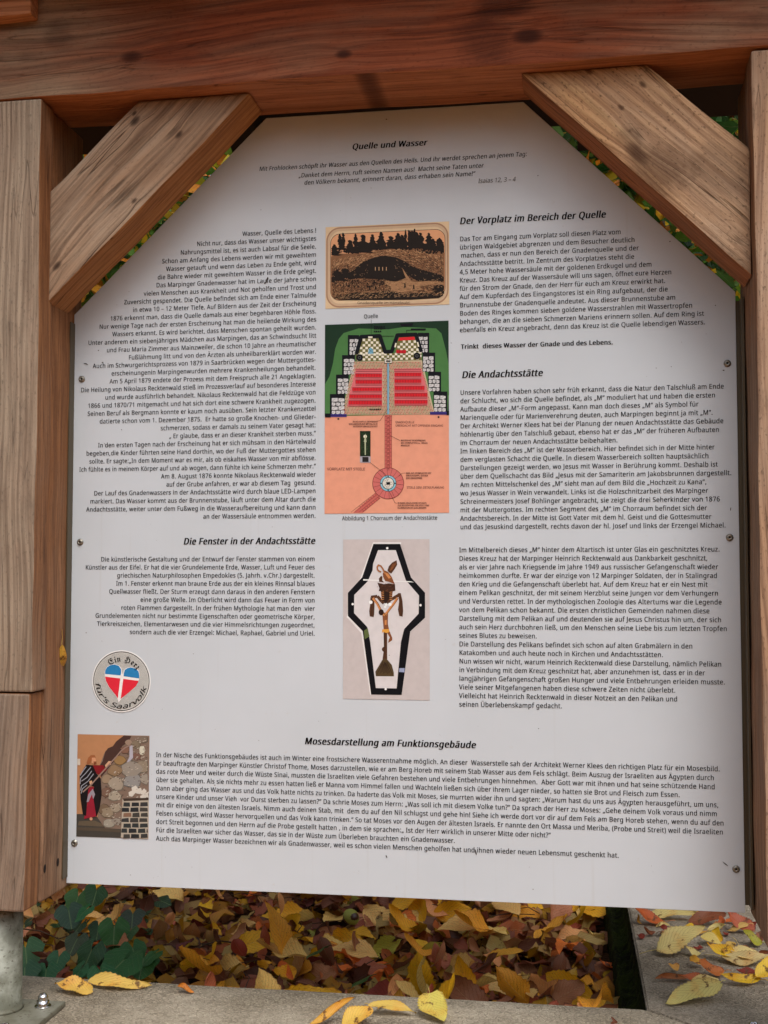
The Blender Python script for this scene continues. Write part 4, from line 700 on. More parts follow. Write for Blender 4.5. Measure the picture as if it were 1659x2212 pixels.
for v in [g for g in r['geom'] if isinstance(g, bmesh.types.BMVert)]: v.co.y = 0.004
bmesh.ops.recalc_face_normals(bm, faces=bm.faces); bmesh.ops.bevel(bm, geom=list(bm.edges), offset=0.0006, segments=1, affect='EDGES')
me = bpy.data.meshes.new('board'); me.materials.append(board_mat()); bm.to_mesh(me); bm.free(); link('board', me, panel)

M_INK = ink('black_ink', srgb(9, 9, 11)); M_INKH = ink('heading_ink', srgb(6, 5, 8)); M_INKG = ink('faded_ink', srgb(70, 66, 62))
FG = Frame(620, 320, 1360, 480); FA = Frame(180, 540, 830, 900); FB = Frame(180, 880, 830, 1300); FC = Frame(180, 1320, 830, 1620)
FD = Frame(1120, 500, 1860, 920); FE = Frame(1120, 900, 1860, 1360); FF = Frame(1120, 1350, 1860, 1800)
FHh = Frame(0, 1700, 960, 2200); FI = Frame(960, 1700, 1920, 2200); FJ = Frame(780, 520, 1160, 1300, 1078); FL = Frame(830, 1320, 1110, 1770, 1376)
FN = Frame(160, 1600, 400, 2120, 1021); FO = Frame(0, 0, 1920, 2560)
EM = 0.0165; CAPH = 0.0127
heading(panel, 'Quelle und Wasser', FG, 582, 122, 1003, 0.0117, bold=0.036, mat=M_INKH)
for s, a, b, yb in (('Mit Frohlocken schöpft ihr Wasser aus den Quellen des Heils. Und ihr werdet sprechen an jenem Tag:', 62, 1564, 242),
                    ('„Danket dem Herrn, ruft seinen Namen aus!  Macht seine Taten unter', 283, 1320, 279),
                    ('den Völkern bekannt, erinnert daran, dass erhaben sein Name!“', 314, 1272, 319)):
    heading(panel, s, FG, a, yb, b, 0.0087, bold=0.024, slant=0.17, mat=M_INK, name='quotation_line')
heading(panel, 'Isaias 12, 3 – 4', FG, 1289, 310, 1500, 0.0087, bold=0.0, slant=0.17, mat=M_INKG, name='quotation_source')
T1 = [('Wasser, Quelle des Lebens !', 1087), ('Nicht nur, dass das Wasser unser wichtigstes', 796), ('Nahrungsmittel ist, es ist auch Labsal für die Seele.', 692),
      ('Schon am Anfang des Lebens werden wir mit geweihtem', 574), ('Wasser getauft und wenn das Leben zu Ende geht, wird', 600),
      ('die Bahre wieder mit geweihtem Wasser in die Erde gelegt.', 546), ('Das Marpinger Gnadenwasser hat im Laufe der Jahre schon', 537),
      ('vielen Menschen aus Krankheit und Not geholfen und Trost und', 458), ('Zuversicht gespendet. Die Quelle befindet sich am Ende einer Talmulde', 332),
      ('in etwa 10 – 12 Meter Tiefe. Auf Bildern aus der Zeit der Erscheinung', 388), ('1876 erkennt man, dass die Quelle damals aus einer begehbaren Höhle floss.', 244),
      ('Nur wenige Tage nach der ersten Erscheinung hat man die heilende Wirkung des', 174), ('Wassers erkannt. Es wird berichtet, dass Menschen spontan geheilt wurden.', 257),
      ('Unter anderem ein siebenjähriges Mädchen aus Marpingen, das an Schwindsucht litt', 103), ('und Frau Maria Zimmer aus Mainzweiler, die schon 10 Jahre an rheumatischer', 221),
      ('Fußlähmung litt und von den Ärzten als unheilbarerklärt worden war.', 361)]
T2 = [('Auch im Schwurgerichtsprozess von 1879 in Saarbrücken wegen der Muttergottes-', 133), ('erscheinungenin Marpingenwurden mehrere Krankenheilungen behandelt.', 251),
      ('Am 5 April 1879 endete der Prozess mit dem Freispruch alle 21 Angeklagten.', 240), ('Die Heilung von Nikolaus Recktenwald stieß im Prozessverlauf auf besonderes Interesse', 56),
      ('und wurde ausführlich behandelt. Nikolaus Recktenwald hat die Feldzüge von', 211), ('1866 und 1870/71 mitgemacht und hat sich dort eine schwere Krankheit zugezogen.', 101),
      ('Seinen Beruf als Bergmann konnte er kaum noch ausüben. Sein letzter Krankenzettel', 99), ('datierte schon vom 1. Dezember 1875.  Er hatte so große Knochen- und Glieder-', 176),
      ('schmerzen, sodass er damals zu seinem Vater gesagt hat:', 565), ('„ Er glaube, dass er an dieser Krankheit sterben muss.“', 620),
      ('In den ersten Tagen nach der Erscheinung hat er sich mühsam in den Härtelwald', 166), ('begeben,die Kinder führten seine Hand dorthin, wo der Fuß der Muttergottes stehen', 91),
      ('sollte. Er sagte:„In dem Moment war es mir, als ob eiskaltes Wasser von mir abflösse.', 110), ('Ich fühlte es in meinem Körper auf und ab wogen, dann fühlte ich keine Schmerzen mehr.“', 46),
      ('Am 8. August 1876 konnte Nikolaus Recktenwald wieder', 568), ('auf der Grube anfahren, er war ab diesem Tag  gesund.', 601),
      ('Der Lauf des Gnadenwassers in der Andachtsstätte wird durch blaue LED-Lampen', 140), ('markiert. Das Wasser kommt aus der Brunnenstube, läuft unter dem Altar durch die', 115),
      ('Andachtsstätte, weiter unter dem Fußweg in die Wasseraufbereitung und kann dann', 91), ('an der Wassersäule entnommen werden.', 836)]
block(panel, 'paragraph', M_INK, T1, FA, None, 1560, 106, 880, 'R', bold=.024)
block(panel, 'paragraph', M_INK, T2, FB, None, 1557, 62, 1058, 'R', bold=.024)
heading(panel, 'Die Fenster in der Andachtsstätte', FC, 710, 105, 1552, 0.0127, mat=M_INKH)
T3 = [('Die künstlerische Gestaltung und der Entwurf der Fenster stammen von einem', 184), ('Künstler aus der Eifel. Er hat die vier Grundelemente Erde, Wasser, Luft und Feuer des', 86),
      ('griechischen Naturphilosophen Empedokles (5. Jahrh. v.Chr.) dargestellt.', 287), ('Im 1. Fenster erkennt man braune Erde aus der ein kleines Rinnsal blaues', 281),
      ('Quellwasser fließt. Der Sturm erzeugt dann daraus in den anderen Fenstern', 236), ('eine große Welle. Im Oberlicht wird dann das Feuer in Form von', 436),
      ('roten Flammen dargestellt. In der frühen Mythologie hat man den  vier', 313), ('Grundelementen nicht nur bestimmte Eigenschaften oder geometrische Körper,', 149),
      ('Tierkreiszeichen, Elementarwesen und die vier Himmelsrichtungen zugeordnet,', 160), ('sondern auch die vier Erzengel: Michael, Raphael, Gabriel und Uriel.', 368)]
block(panel, 'paragraph', M_INK, T3, FC, None, 1551, 211, 687, 'R', bold=.024)
heading(panel, 'Der Vorplatz im Bereich der Quelle', FD, 64, 137, 884, 0.0131, mat=M_INKH)
T4 = [('Das Tor am Eingang zum Vorplatz soll diesen Platz vom', 970), ('übrigen Waldgebiet abgrenzen und dem Besucher deutlich', 1048), ('machen, dass er nun den Bereich der Gnadenquelle und der', [72, 1070]),
      ('Andachtsstätte betritt. Im Zentrum des Vorplatzes steht die', 1045), ('4,5 Meter hohe Wassersäule mit der goldenen Erdkugel und dem', 1143), ('Kreuz. Das Kreuz auf der Wassersäule will uns sagen, öffnet eure Herzen', 1254),
      ('für den Strom der Gnade, den der Herr für euch am Kreuz erwirkt hat.', 1219), ('Auf dem Kupferdach des Eingangstores ist ein Ring aufgebaut, der die', 1233), ('Brunnenstube der Gnadenquelle andeutet. Aus dieser Brunnenstube am', 1276),
      ('Boden des Ringes kommen sieben goldene Wasserstrahlen mit Wassertropfen', 1371), ('behangen, die an die sieben Schmerzen Mariens erinnern sollen. Auf dem Ring ist', 1436), ('ebenfalls ein Kreuz angebracht, denn das Kreuz ist die Quelle lebendigen Wassers.', 1442)]
block(panel, 'paragraph', M_INK, T4, FD, 65, None, 232, 742, 'L', bold=.024)
heading(panel, 'Trinkt  dieses Wasser der Gnade und des Lebens.', FD, 72, 835, 926, 0.0087, bold=0.036, slant=0.0, mat=M_INKH, name='bold_line')
heading(panel, 'Die Andachtsstätte', FE, 76, 102, 531, 0.0131, mat=M_INKH)
T5 = [('Unsere Vorfahren haben schon sehr früh erkannt, dass die Natur den Talschluß am Ende', 1547), ('der Schlucht, wo sich die Quelle befindet, als „M“ moduliert hat und haben die ersten', 1499),
      ('Aufbaute dieser „M“-Form angepasst. Kann man doch dieses „M“ als Symbol für', 1405), ('Marienquelle oder für Marienverehrung deuten, auch Marpingen beginnt ja mit „M“.', 1485),
      ('Der Architekt Werner Klees hat bei der Planung der neuen Andachtsstätte das Gebäude', 1545), ('höhlenartig über den Talschluß gebaut, ebenso hat er das „M“ der früheren Aufbauten', 1521),
      ('im Chorraum der neuen Andachtsstätte beibehalten.', 952), ('Im linken Bereich des „M“ ist der Wasserbereich. Hier befindet sich in der Mitte hinter', 1495),
      ('dem verglasten Schacht die Quelle. In diesem Wasserbereich sollten hauptsächlich', 1462), ('Darstellungen gezeigt werden, wo Jesus mit Wasser in Berührung kommt. Deshalb ist', 1513),
      ('über dem Quellschacht das Bild „Jesus mit der Samariterin am Jakobsbrunnen dargestellt.', 1590), ('Am rechten Mittelschenkel des „M“ sieht man auf dem Bild die „Hochzeit zu Kana“,', 1450),
      ('wo Jesus Wasser in Wein verwandelt. Links ist die Holzschnitzarbeit des Marpinger', 1458), ('Schreinermeisters Josef Bohlinger angebracht, sie zeigt die drei Seherkinder von 1876', 1525),
      ('mit der Muttergottes. Im rechten Segment des „M“ im Chorraum befindet sich der', 1452), ('Andachtsbereich. In der Mitte ist Gott Vater mit dem hl. Geist und die Gottesmutter', 1477),
      ('und das Jesuskind dargestellt, rechts davon der hl. Josef und links der Erzengel Michael.', 1558)]
block(panel, 'paragraph', M_INK, T5, FE, 68, None, 196, 948, 'L', bold=.024)
T6 = [('Im Mittelbereich dieses „M“ hinter dem Altartisch ist unter Glas ein geschnitztes Kreuz.', 1524), ('Dieses Kreuz hat der Marpinger Heinrich Recktenwald aus Dankbarkeit geschnitzt,', 1456),
      ('als er vier Jahre nach Kriegsende im Jahre 1949 aus russischer Gefangenschaft wieder', 1515), ('heimkommen durfte. Er war der einzige von 12 Marpinger Soldaten, der in Stalingrad', 1510),
      ('den Krieg und die Gefangenschaft überlebt hat. Auf dem Kreuz hat er ein Nest mit', 1456), ('einem Pelikan geschnitzt, der mit seinem Herzblut seine Jungen vor dem Verhungern', 1516),
      ('und Verdursten rettet. In der mythologischen Zoologie des Altertums war die Legende', 1535), ('von dem Pelikan schon bekannt. Die ersten christlichen Gemeinden nahmen diese', 1467),
      ('Darstellung mit dem Pelikan auf und deutenden sie auf Jesus Christus hin um, der sich', 1533), ('auch sein Herz durchbohren ließ, um den Menschen seine Liebe bis zum letzten Tropfen', 1565),
      ('seines Blutes zu beweisen.', 500), ('Die Darstellung des Pelikans befindet sich schon auf alten Grabmälern in den', 1372), ('Katakomben und auch heute noch in Kirchen und Andachtsstätten.', 1207),
      ('Nun wissen wir nicht, warum Heinrich Recktenwald diese Darstellung, nämlich Pelikan', 1534), ('in Verbindung mit dem Kreuz geschnitzt hat, aber anzunehmen ist, dass er in der', 1441),
      ('langjährigen Gefangenschaft großen Hunger und viele Entbehrungen erleiden musste.', 1554), ('Viele seiner Mitgefangenen haben diese schwere Zeiten nicht überlebt.', 1276),
      ('Vielleicht hat Heinrich Recktenwald in dieser Notzeit an den Pelikan und', 1287), ('seinen Überlebenskampf gedacht.', 641)]
block(panel, 'paragraph', M_INK, T6, FF, 62, None, 69, 933, 'L', bold=.024)
heading(panel, 'Mosesdarstellung am Funktionsgebäude', FHh, 1315, 277, 397, 0.0126, mat=M_INKH, frameR=FI)
T7 = [('In der Nische des Funktionsgebäudes ist auch im Winter eine frostsichere Wasserentnahme möglich. An dieser  Wasserstelle sah der Architekt Werner Klees den richtigen Platz für ein Mosesbild.', 1452),
      ('Er beauftragte den Marpinger Künstler Christof Thome, Moses darzustellen, wie er am Berg Horeb mit seinem Stab Wasser aus dem Fels schlägt. Beim Auszug der Israeliten aus Ägypten durch', 1427),
      ('das rote Meer und weiter durch die Wüste Sinai, mussten die Israeliten viele Gefahren bestehen und viele Entbehrungen hinnehmen.  Aber Gott war mit ihnen und hat seine schützende Hand', 1431),
      ('über sie gehalten. Als sie nichts mehr zu essen hatten ließ er Manna vom Himmel fallen und Wachteln ließen sich über ihrem Lager nieder, so hatten sie Brot und Fleisch zum Essen.', 1279),
      ('Dann aber ging das Wasser aus und das Volk hatte nichts zu trinken. Da haderte das Volk mit Moses, sie murrten wider ihn und sagten: „Warum hast du uns aus Ägypten herausgeführt, um uns,', 1446),
      ('unsere Kinder und unser Vieh  vor Durst sterben zu lassen?“ Da schrie Moses zum Herrn: „Was soll ich mit diesem Volke tun?“ Da sprach der Herr zu Moses: „Gehe deinem Volk voraus und nimm', 1440),
      ('mit dir einige von den ältesten Israels. Nimm auch deinen Stab, mit  dem du auf den Nil schlugst und gehe hin! Siehe ich werde dort vor dir auf dem Fels am Berg Horeb stehen, wenn du auf den', 1469),
      ('Felsen schlägst, wird Wasser hervorquellen und das Volk kann trinken.“ So tat Moses vor den Augen der ältesten Israels. Er nannte den Ort Massa und Meriba, (Probe und Streit) weil die Israeliten', 1466),
      ('dort Streit begonnen und den Herrn auf die Probe gestellt hatten , in dem sie sprachen:„ Ist der Herr wirklich in unserer Mitte oder nicht?“', 721),
      ('Für die Israeliten war sicher das Wasser, das sie in der Wüste zum Überleben brauchten ein Gnadenwasser.', 308),
      ('Auch das Marpinger Wasser bezeichnen wir als Gnadenwasser, weil es schon vielen Menschen geholfen hat und ihnen wieder neuen Lebensmut geschenkt hat.', 1016)]
block(panel, 'paragraph', M_INK, [(s, (FI, e)) for s, e in T7], FHh, 674, None, 332, 693, 'L', bold=.024)
heading(panel, 'Quelle', FJ, 367, 783, 469, 0.0078, bold=0.012, slant=0, mat=M_INK, name='caption')
heading(panel, 'Abbildung 1 Chorraum der Andachtsstätte', FO, 739, 1124, 945, 0.0078, bold=0.012, slant=0, mat=M_INK, name='caption')

# screws through the panel
M_SCREW = plain('zinc_screw', srgb(150, 146, 136), 0.35, 0.5, 0.8); M_SOCKET = plain('screw_socket', srgb(22, 20, 18), 0.7)
for (u, v) in ((177, 819), (173.5, 1171), (161, 1821), (1571, 785), (1576, 1161), (1590, 1877)):
    p = at_y(u, v); mb = MB(); n = 20
    prof = [(0.0068, 0.0), (0.0068, -0.0010), (0.0052, -0.0012), (0.0050, -0.0030), (0.0042, -0.0038), (0.0022, -0.0040), (0.0020, -0.0022)]
    vs = [(p.x + r * math.cos(2 * math.pi * k / n), y, p.z + r * math.sin(2 * math.pi * k / n)) for r, y in prof for k in range(n)]
    mb.add(vs, [(i * n + k, i * n + (k + 1) % n, (i + 1) * n + (k + 1) % n, (i + 1) * n + k) for i in range(len(prof) - 1) for k in range(n)])
    sc = mb.build('screw', M_SCREW, panel, smooth=True)
    mb = MB(); mb.add([(p.x + 0.0021 * math.cos(2 * math.pi * k / 6), -0.0023, p.z + 0.0021 * math.sin(2 * math.pi * k / 6)) for k in range(6)], [tuple(range(6))])
    mb.build('screw_socket', M_SOCKET, sc)
# dirt marks and a scrap of web on the panel
M_DIRT = plain('dark_dirt', srgb(60, 48, 40), 0.9)
mb = MB(); rn = random.Random(5)
def speck(u, v, L, wd, ang):
    p = at_y(u, v); pts = []
    for k in range(9):
        a = 2 * math.pi * k / 9; rr = 0.7 + 0.5 * rn.random(); X, Z = L * rr * math.cos(a), wd * rr * math.sin(a)
        pts.append((p.x + X * math.cos(ang) - Z * math.sin(ang), -0.0011, p.z + X * math.sin(ang) + Z * math.cos(ang)))
    mb.add(pts, [tuple(range(9))])
for q in ((577, 604, .0055, .0012, 1.2), (574, 611, .004, .0015, .5), (1162, 380, .0012, .001, 0), (835, 258, .0015, .001, 0), (1028, 1840, .006, .0012, 1.8), (835, 1850, .0035, .0009, 2),
          (1567, 1866, .007, .0008, -.7), (1578, 1100, .0035, .0008, 1.4), (222, 783, .0018, .001, 0), (186, 786, .005, .001, -.3), (213, 757, .0015, .001, 0), (1447, 522, .0015, .001, 0),
          (1563, 800, .002, .001, 0), (1510, 1100, .001, .0008, 0), (1360, 1740, .003, .0007, 2), (1545, 660, .001, .001, 0), (690, 2047, 0, 0, 0)):
    if q[2]: speck(*q)
for _ in range(150):
    u, v = rn.uniform(190, 1570), rn.uniform(300, 1900)
    if (u < 575 and v < 700 - (u - 163) * 1.0) or (u > 1130 and v < 250 + (u - 1130) * .9): continue
    r = rn.choice((.0004, .0005, .0006, .0009)); speck(u, v, r, r * .8, rn.uniform(0, 3))
mb.build('dirt_specks', M_DIRT, panel)['kind'] = 'stuff'

# ---- picture 1: old engraving of the spring in the wood
rn = random.Random(11)
pr = Print(panel, FJ)
def brect(x0, z0, x1, z1): return [(x0, z0), (x1, z0), (x1, z1), (x0, z1)]
def rrect(x0, z0, x1, z1, r, n=8):
    out = []
    for cx, cz, a0 in ((x1 - r, z1 - r, 0), (x0 + r, z1 - r, 90), (x0 + r, z0 + r, 180), (x1 - r, z0 + r, 270)):
        for k in range(n + 1): a = R(a0 + 90 * k / n); out.append((cx + r * math.cos(a), cz + r * math.sin(a)))
    return out
TLp = FJ.b(97, 137); BRp = FJ.b(975, 684); ex0, ez1, ex1, ez0 = TLp[0], TLp[1], BRp[0], BRp[1]
pr.polyb('engraving', srgb(222, 196, 158), 0, brect(ex0, ez0, ex1, ez1))
W_, H_ = ex1 - ex0, ez1 - ez0
def ring(name, col, lay, i, t, r):
    pr.polyb(name, col, lay, rrect(ex0 + i, ez0 + i, ex1 - i, ez1 - i, r), [rrect(ex0 + i + t, ez0 + i + t, ex1 - i - t, ez1 - i - t, r - t)])
ring('border_line', srgb(170, 132, 104), 1, W_ * .006, W_ * .012, W_ * .11); ring('border_line', srgb(204, 176, 144), 1, W_ * .018, W_ * .02, W_ * .10)
ix0, iz0 = FJ.b(133, 657); ix1, iz1 = FJ.b(942, 160); iz1 = FJ.b(500, 172)[1]
inner = rrect(ix0, iz0, ix1, iz1, W_ * .075)
pr.polyb('engraving_sky', srgb(226, 166, 122), 1, inner)
pr.polyb('border_line', srgb(60, 40, 30), 1, rrect(ix0 - .0009, iz0 - .0009, ix1 + .0009, iz1 + .0009, W_ * .078), [inner])
def inside(x, z): return ix0 + .002 < x < ix1 - .002 and iz0 + .001 < z < iz1 - .002
EB = srgb(34, 26, 20)
hill = [(135, 345), (200, 325), (290, 325), (380, 322), (460, 298), (560, 288), (680, 285), (800, 290), (880, 300), (940, 318), (940, 560), (930, 620), (880, 640), (200, 655), (150, 640), (135, 600)]
pr.poly('engraved_hill', srgb(136, 96, 66), 2, hill)
# hatching: strokes that follow the mound
hl = pr.get('hatching', EB); h2 = pr.get('light_hatching', srgb(204, 160, 116))
def stroke(mbx, x0, y0, x1, y1, wd, lay):
    (a, b), (c, d) = FJ.b(x0, y0), FJ.b(x1, y1)
    if not (inside(a, b) and inside(c, d)): return
    v = Vector((c - a, d - b)); 
    if v.length < 1e-6: return
    v.normalize(); nx_, nz_ = -v.y * wd / 2, v.x * wd / 2; yy = pr.y(lay)
    mbx.add([(a + nx_, yy, b + nz_), (c, yy, d), (a - nx_, yy, b - nz_)], [(0, 1, 2)])
for _ in range(3600):
    x = rn.uniform(140, 935); top = 292 + 40 * abs((x - 620) / 320) ** 1.5 + (0 if x > 400 else 12)
    y = rn.uniform(top, 640); t = (x - 560) / 400
    ang = t * 0.9 + rn.uniform(-.35, .35); L = rn.uniform(9, 26)
    dens = 0.30 + 0.62 * min(1, (y - top) / 110)
    tgt = hl if rn.random() < dens else h2
    stroke(tgt, x, y, x + L * math.cos(ang), y + L * math.sin(ang) , rn.uniform(.0005, .0013), 3)
pr.poly('cave_mouth', EB, 4, [(240, 470), (300, 440), (340, 400), (390, 370), (450, 350), (520, 338), (600, 352), (660, 380), (720, 420), (820, 450), (900, 470), (935, 490), (935, 520), (840, 515), (760, 522), (720, 505), (690, 480), (655, 500), (600, 520), (560, 525), (540, 512), (440, 505), (330, 500), (260, 510)])
for _ in range(420):
    x = rn.uniform(250, 930); y = rn.uniform(350, 640); 
    if x < 640 and y < 500 and abs(x - 490) < 90: continue
    ang = rn.uniform(-.4, 1.2); L = rn.uniform(5, 14); stroke(h2 if rn.random() < .6 else hl, x, y, x + L * math.cos(ang), y + L * math.sin(ang), rn.uniform(.0003, .0007), 5)
pr.poly('pale_path', srgb(164, 124, 88), 5, [(520, 515), (600, 525), (660, 500), (690, 520), (740, 525), (830, 518), (935, 530), (935, 545), (830, 545), (760, 560), (790, 580), (700, 590), (640, 600), (560, 590), (560, 560), (520, 535)])
pr.poly('pale_path', srgb(164, 124, 88), 5, [(640, 425), (650, 440), (690, 500), (700, 520), (675, 515), (655, 470)])
for _ in range(260):      # ragged foliage along the skyline and in the foreground
    if rn.random() < .6: x = rn.uniform(140, 935); y = 322 - 32 * math.sin(max(0, min(1, (x - 300) / 520)) * math.pi) - rn.uniform(0, 26); r_ = rn.uniform(4, 11)
    else: x = rn.uniform(150, 560); y = rn.uniform(505, 560); r_ = rn.uniform(3, 8)
    P_ = [(x + r_ * rn.uniform(.4, 1.3) * math.cos(k * .9), y + r_ * rn.uniform(.4, 1.3) * math.sin(k * .9)) for k in range(7)]
    if all(inside(*FJ.b(*q)) for q in P_): pr.poly('engraved_foliage', EB, 4, P_)
for _ in range(200):
    x = rn.uniform(520, 935); y = rn.uniform(505, 600); L = rn.uniform(10, 30); stroke(hl if rn.random() < .55 else h2, x, y, x + L, y + rn.uniform(-4, 4), rn.uniform(.0004, .0009), 6)
for x, y, h in ((660, 575, 45), (722, 585, 42), (410, 590, 38), (452, 585, 32), (505, 505, 22), (600, 520, 22), (625, 515, 20)):   # small walkers
    pr.poly('engraved_figure', EB, 6, [(x - 9, y), (x - 4, y - h * .6), (x - 6, y - h * .75), (x, y - h), (x + 5, y - h * .75), (x + 5, y - h * .5), (x + 10, y), (x + 3, y - h * .3)])
for k in range(4): pr.quad('light_hatching', srgb(216, 176, 132), 6, 448 + 26 * k, 420, 452 + 26 * k, 445)
for (a, b, c, d) in ((140, 520, 560, 600), (150, 600, 900, 640)):
    for _ in range(240):
        x = rn.uniform(a, c); y = rn.uniform(b, d); ang = rn.uniform(-.9, .2) if b > 590 else rn.uniform(-2.2, -1.0); L = rn.uniform(6, 16)
        stroke(hl if rn.random() < .72 else h2, x, y, x + L * math.cos(ang), y + L * math.sin(ang), rn.uniform(.0005, .0011), 6)
pr.poly('engraved_bush', EB, 6, [(150, 640), (300, 600), (420, 605), (540, 585), (640, 610), (800, 600), (880, 615), (930, 600), (930, 622), (900, 640), (700, 652), (300, 655), (190, 650)])
for _ in range(300):
    x = rn.uniform(150, 925); y = rn.uniform(596, 648); L = rn.uniform(10, 26); stroke(h2, x, y, x + L, y - L * .35, rn.uniform(.0003, .0008), 7)
def tree(x, yb, h, wd, pop=False):
    P = []; n = 15; wd *= 1.15
    for k in range(n):
        t = k / (n - 1); w2 = wd * (0.12 + (math.sin(math.pi * (.12 + .88 * (1 - t))) if pop else (1 - t) ** .8)) * (.45 + .95 * rn.random()) * (.5 if pop else .66)
        P.append((w2, yb - h * t))
    pts = [(x + a, b) for a, b in P] + [(x - a * (.7 + .6 * rn.random()), b - 3) for a, b in reversed(P)]
    pr.poly('engraved_tree', EB, 4, [(min(938, max(138, a)), b) for a, b in pts])
for x, yb, h, wd in ((160, 340, 80, 60), (215, 300, 60, 40), (272, 320, 90, 62), (310, 325, 140, 36), (364, 320, 128, 66), (430, 300, 110, 62), (490, 296, 125, 50), (560, 292, 90, 62), (612, 288, 108, 56), (640, 288, 95, 50), (664, 288, 132, 22),
                     (700, 288, 120, 26), (742, 290, 118, 50), (770, 290, 112, 56), (830, 296, 118, 50), (860, 300, 80, 60), (905, 306, 92, 62), (930, 318, 70, 20), (180, 520, 82, 70), (150, 530, 40, 40), (240, 500, 70, 70), (905, 610, 84, 72)):
    tree(x, yb, h, wd)
for x, yb, h in ((198, 300, 112), (222, 298, 118), (688, 288, 128), (712, 288, 124), (728, 288, 138)): tree(x, yb, h, 20, True)
pr.text('engraving_caption', srgb(70, 50, 38), 6, 'Gnadenquelle im Härtelwald.', 322, 700, 682, 17)
pr.finish()

# ---- picture 2: plan of the chapel and forecourt
pr = Print(panel, FJ)
TLp = FJ.b(93, 829); BRp = FJ.b(973, 2161); px0, pz1, px1, pz0 = TLp[0], TLp[1], BRp[0], BRp[1]
zs = FJ.b(540, 1466)[1]
pr.polyb('chapel_plan', srgb(226, 156, 128), 0, brect(px0, pz0, px1, pz1))
pr.polyb('dark_lawn', srgb(26, 52, 34), 1, brect(px0, zs, px1, pz1))
pr.poly('lawn', srgb(74, 122, 68), 2, [(93, 1250), (125, 1195), (150, 1100), (165, 1000), (190, 930), (225, 888), (330, 855), (430, 858), (540, 862), (650, 845), (740, 848), (880, 855), (918, 890), (950, 1010), (970, 1110), (972, 1320), (960, 1462), (130, 1476), (93, 1476)])
K = srgb(14, 16, 22); ST = srgb(206, 206, 206)
for (x0, x1, y0, y1, sx) in ((255, 335, 902, 1044, 0), (214, 305, 1044, 1182, 0), (171, 262, 1182, 1320, 0), (128, 235, 1320, 1464, 0), (752, 832, 886, 1026, 1), (784, 874, 1026, 1162, 1), (824, 916, 1162, 1302, 1), (862, 960, 1302, 1446, 1)):
    pr.quad('wall_block', K, 3, x0, y0, x1, y1)
    a, b = (x0 + 10, x1 - 2) if not sx else (x0 + 2, x1 - 10)
    y = y0 + 26 if True else y0
    rows = 4
    for r_ in range(rows):
        ya, yb = y + (y1 - y) * r_ / rows, y + (y1 - y) * (r_ + 1) / rows; xx = a
        cols = 2 + (r_ % 2)
        for c_ in range(cols):
            xa, xb = a + (b - a) * c_ / cols, a + (b - a) * (c_ + 1) / cols; jt = lambda: rn.uniform(-5, 5)
            pr.poly('wall_stone', ST, 4, [(xa + 2.5 + abs(jt()) * .4, ya + 3 + jt() * .5), ((xa + xb) / 2, ya + 2 + jt() * .6), (xb - 2.5, ya + 4 + jt() * .6), (xb - 2, yb - 6 + jt() * .6), ((xa + xb) / 2 + jt(), yb - 1), (xa + 3, yb - 4 + jt() * .5)])
            pr.line('stone_shading', srgb(150, 152, 154), 5, [(xa + 8, yb - 8), ((xa + xb) / 2 + 6, ya + 8)], 3)
pr.poly('brick_paving', srgb(196, 178, 148), 3, [(300, 1090), (780, 1080), (872, 1466), (208, 1466)])
cols = [srgb(176, 82, 70), srgb(150, 112, 84), srgb(126, 120, 78), srgb(190, 120, 100)]
for r_ in range(36):
    y = 1092 + r_ * 10.4; t = (y - 1085) / 381; xa, xb = 302 - 92 * t, 779 + 90 * t
    if y > 1458: break
    x = xa + (r_ % 2) * 5
    while x < xb - 8:
        if not (248 + (500 - 250) * 0 < x < 502 and 1140 < y < 1404 and x > 312 - 60 * (y - 1140) / 264) and not (583 < x < 778 + 45 * (y - 1140) / 264 and 1140 < y < 1404) and not (530 < x < 548):
            pr.quad('paving_brick', cols[rn.choice((0, 0, 1, 2, 3))], 4, x, y, x + 7.4, y + 7)
        x += 11
PINK = srgb(214, 112, 116); RED = srgb(206, 34, 44); DR = srgb(120, 24, 30)
pr.poly('pew_floor', PINK, 5, [(312, 1142), (500, 1140), (500, 1404), (250, 1406), (266, 1320)])
pr.poly('pew_floor', PINK, 5, [(583, 1140), (776, 1138), (822, 1310), (822, 1400), (583, 1402)])
for (xa, xb, ya, yb) in ((310, 496, 1176, 1200), (310, 496, 1222, 1246), (288, 496, 1274, 1298), (266, 496, 1324, 1348), (262, 496, 1368, 1394), (588, 776, 1170, 1194), (588, 776, 1216, 1240), (588, 798, 1264, 1290), (588, 818, 1314, 1338), (588, 818, 1364, 1388)):
    pr.quad('pew', RED, 6, xa, ya, xb, yb); pr.line('pew_line', DR, 7, [(xa, yb + 4), (xb, yb + 4)], 3); pr.line('pew_line', DR, 7, [(xa, yb + 14), (xb, yb + 14)], 2.5); pr.line('pew_line', DR, 7, [(xa, ya), (xb, ya)], 2.5)
    x = xa
    while x < xb: pr.line('pew_line', DR, 7, [(x, ya), (x, yb)], 1.8); x += 19
for (xa, xb) in ((312, 500), (583, 776)):
    for y in (1148, 1160): pr.line('pew_line', DR, 7, [(xa, y), (xb, y)], 3.5)
G1 = srgb(112, 108, 60); CR = srgb(232, 228, 208)
reg = [((345, 480), (322, 520), 925, 1040), ((612, 735), (588, 780), 918, 1034)]
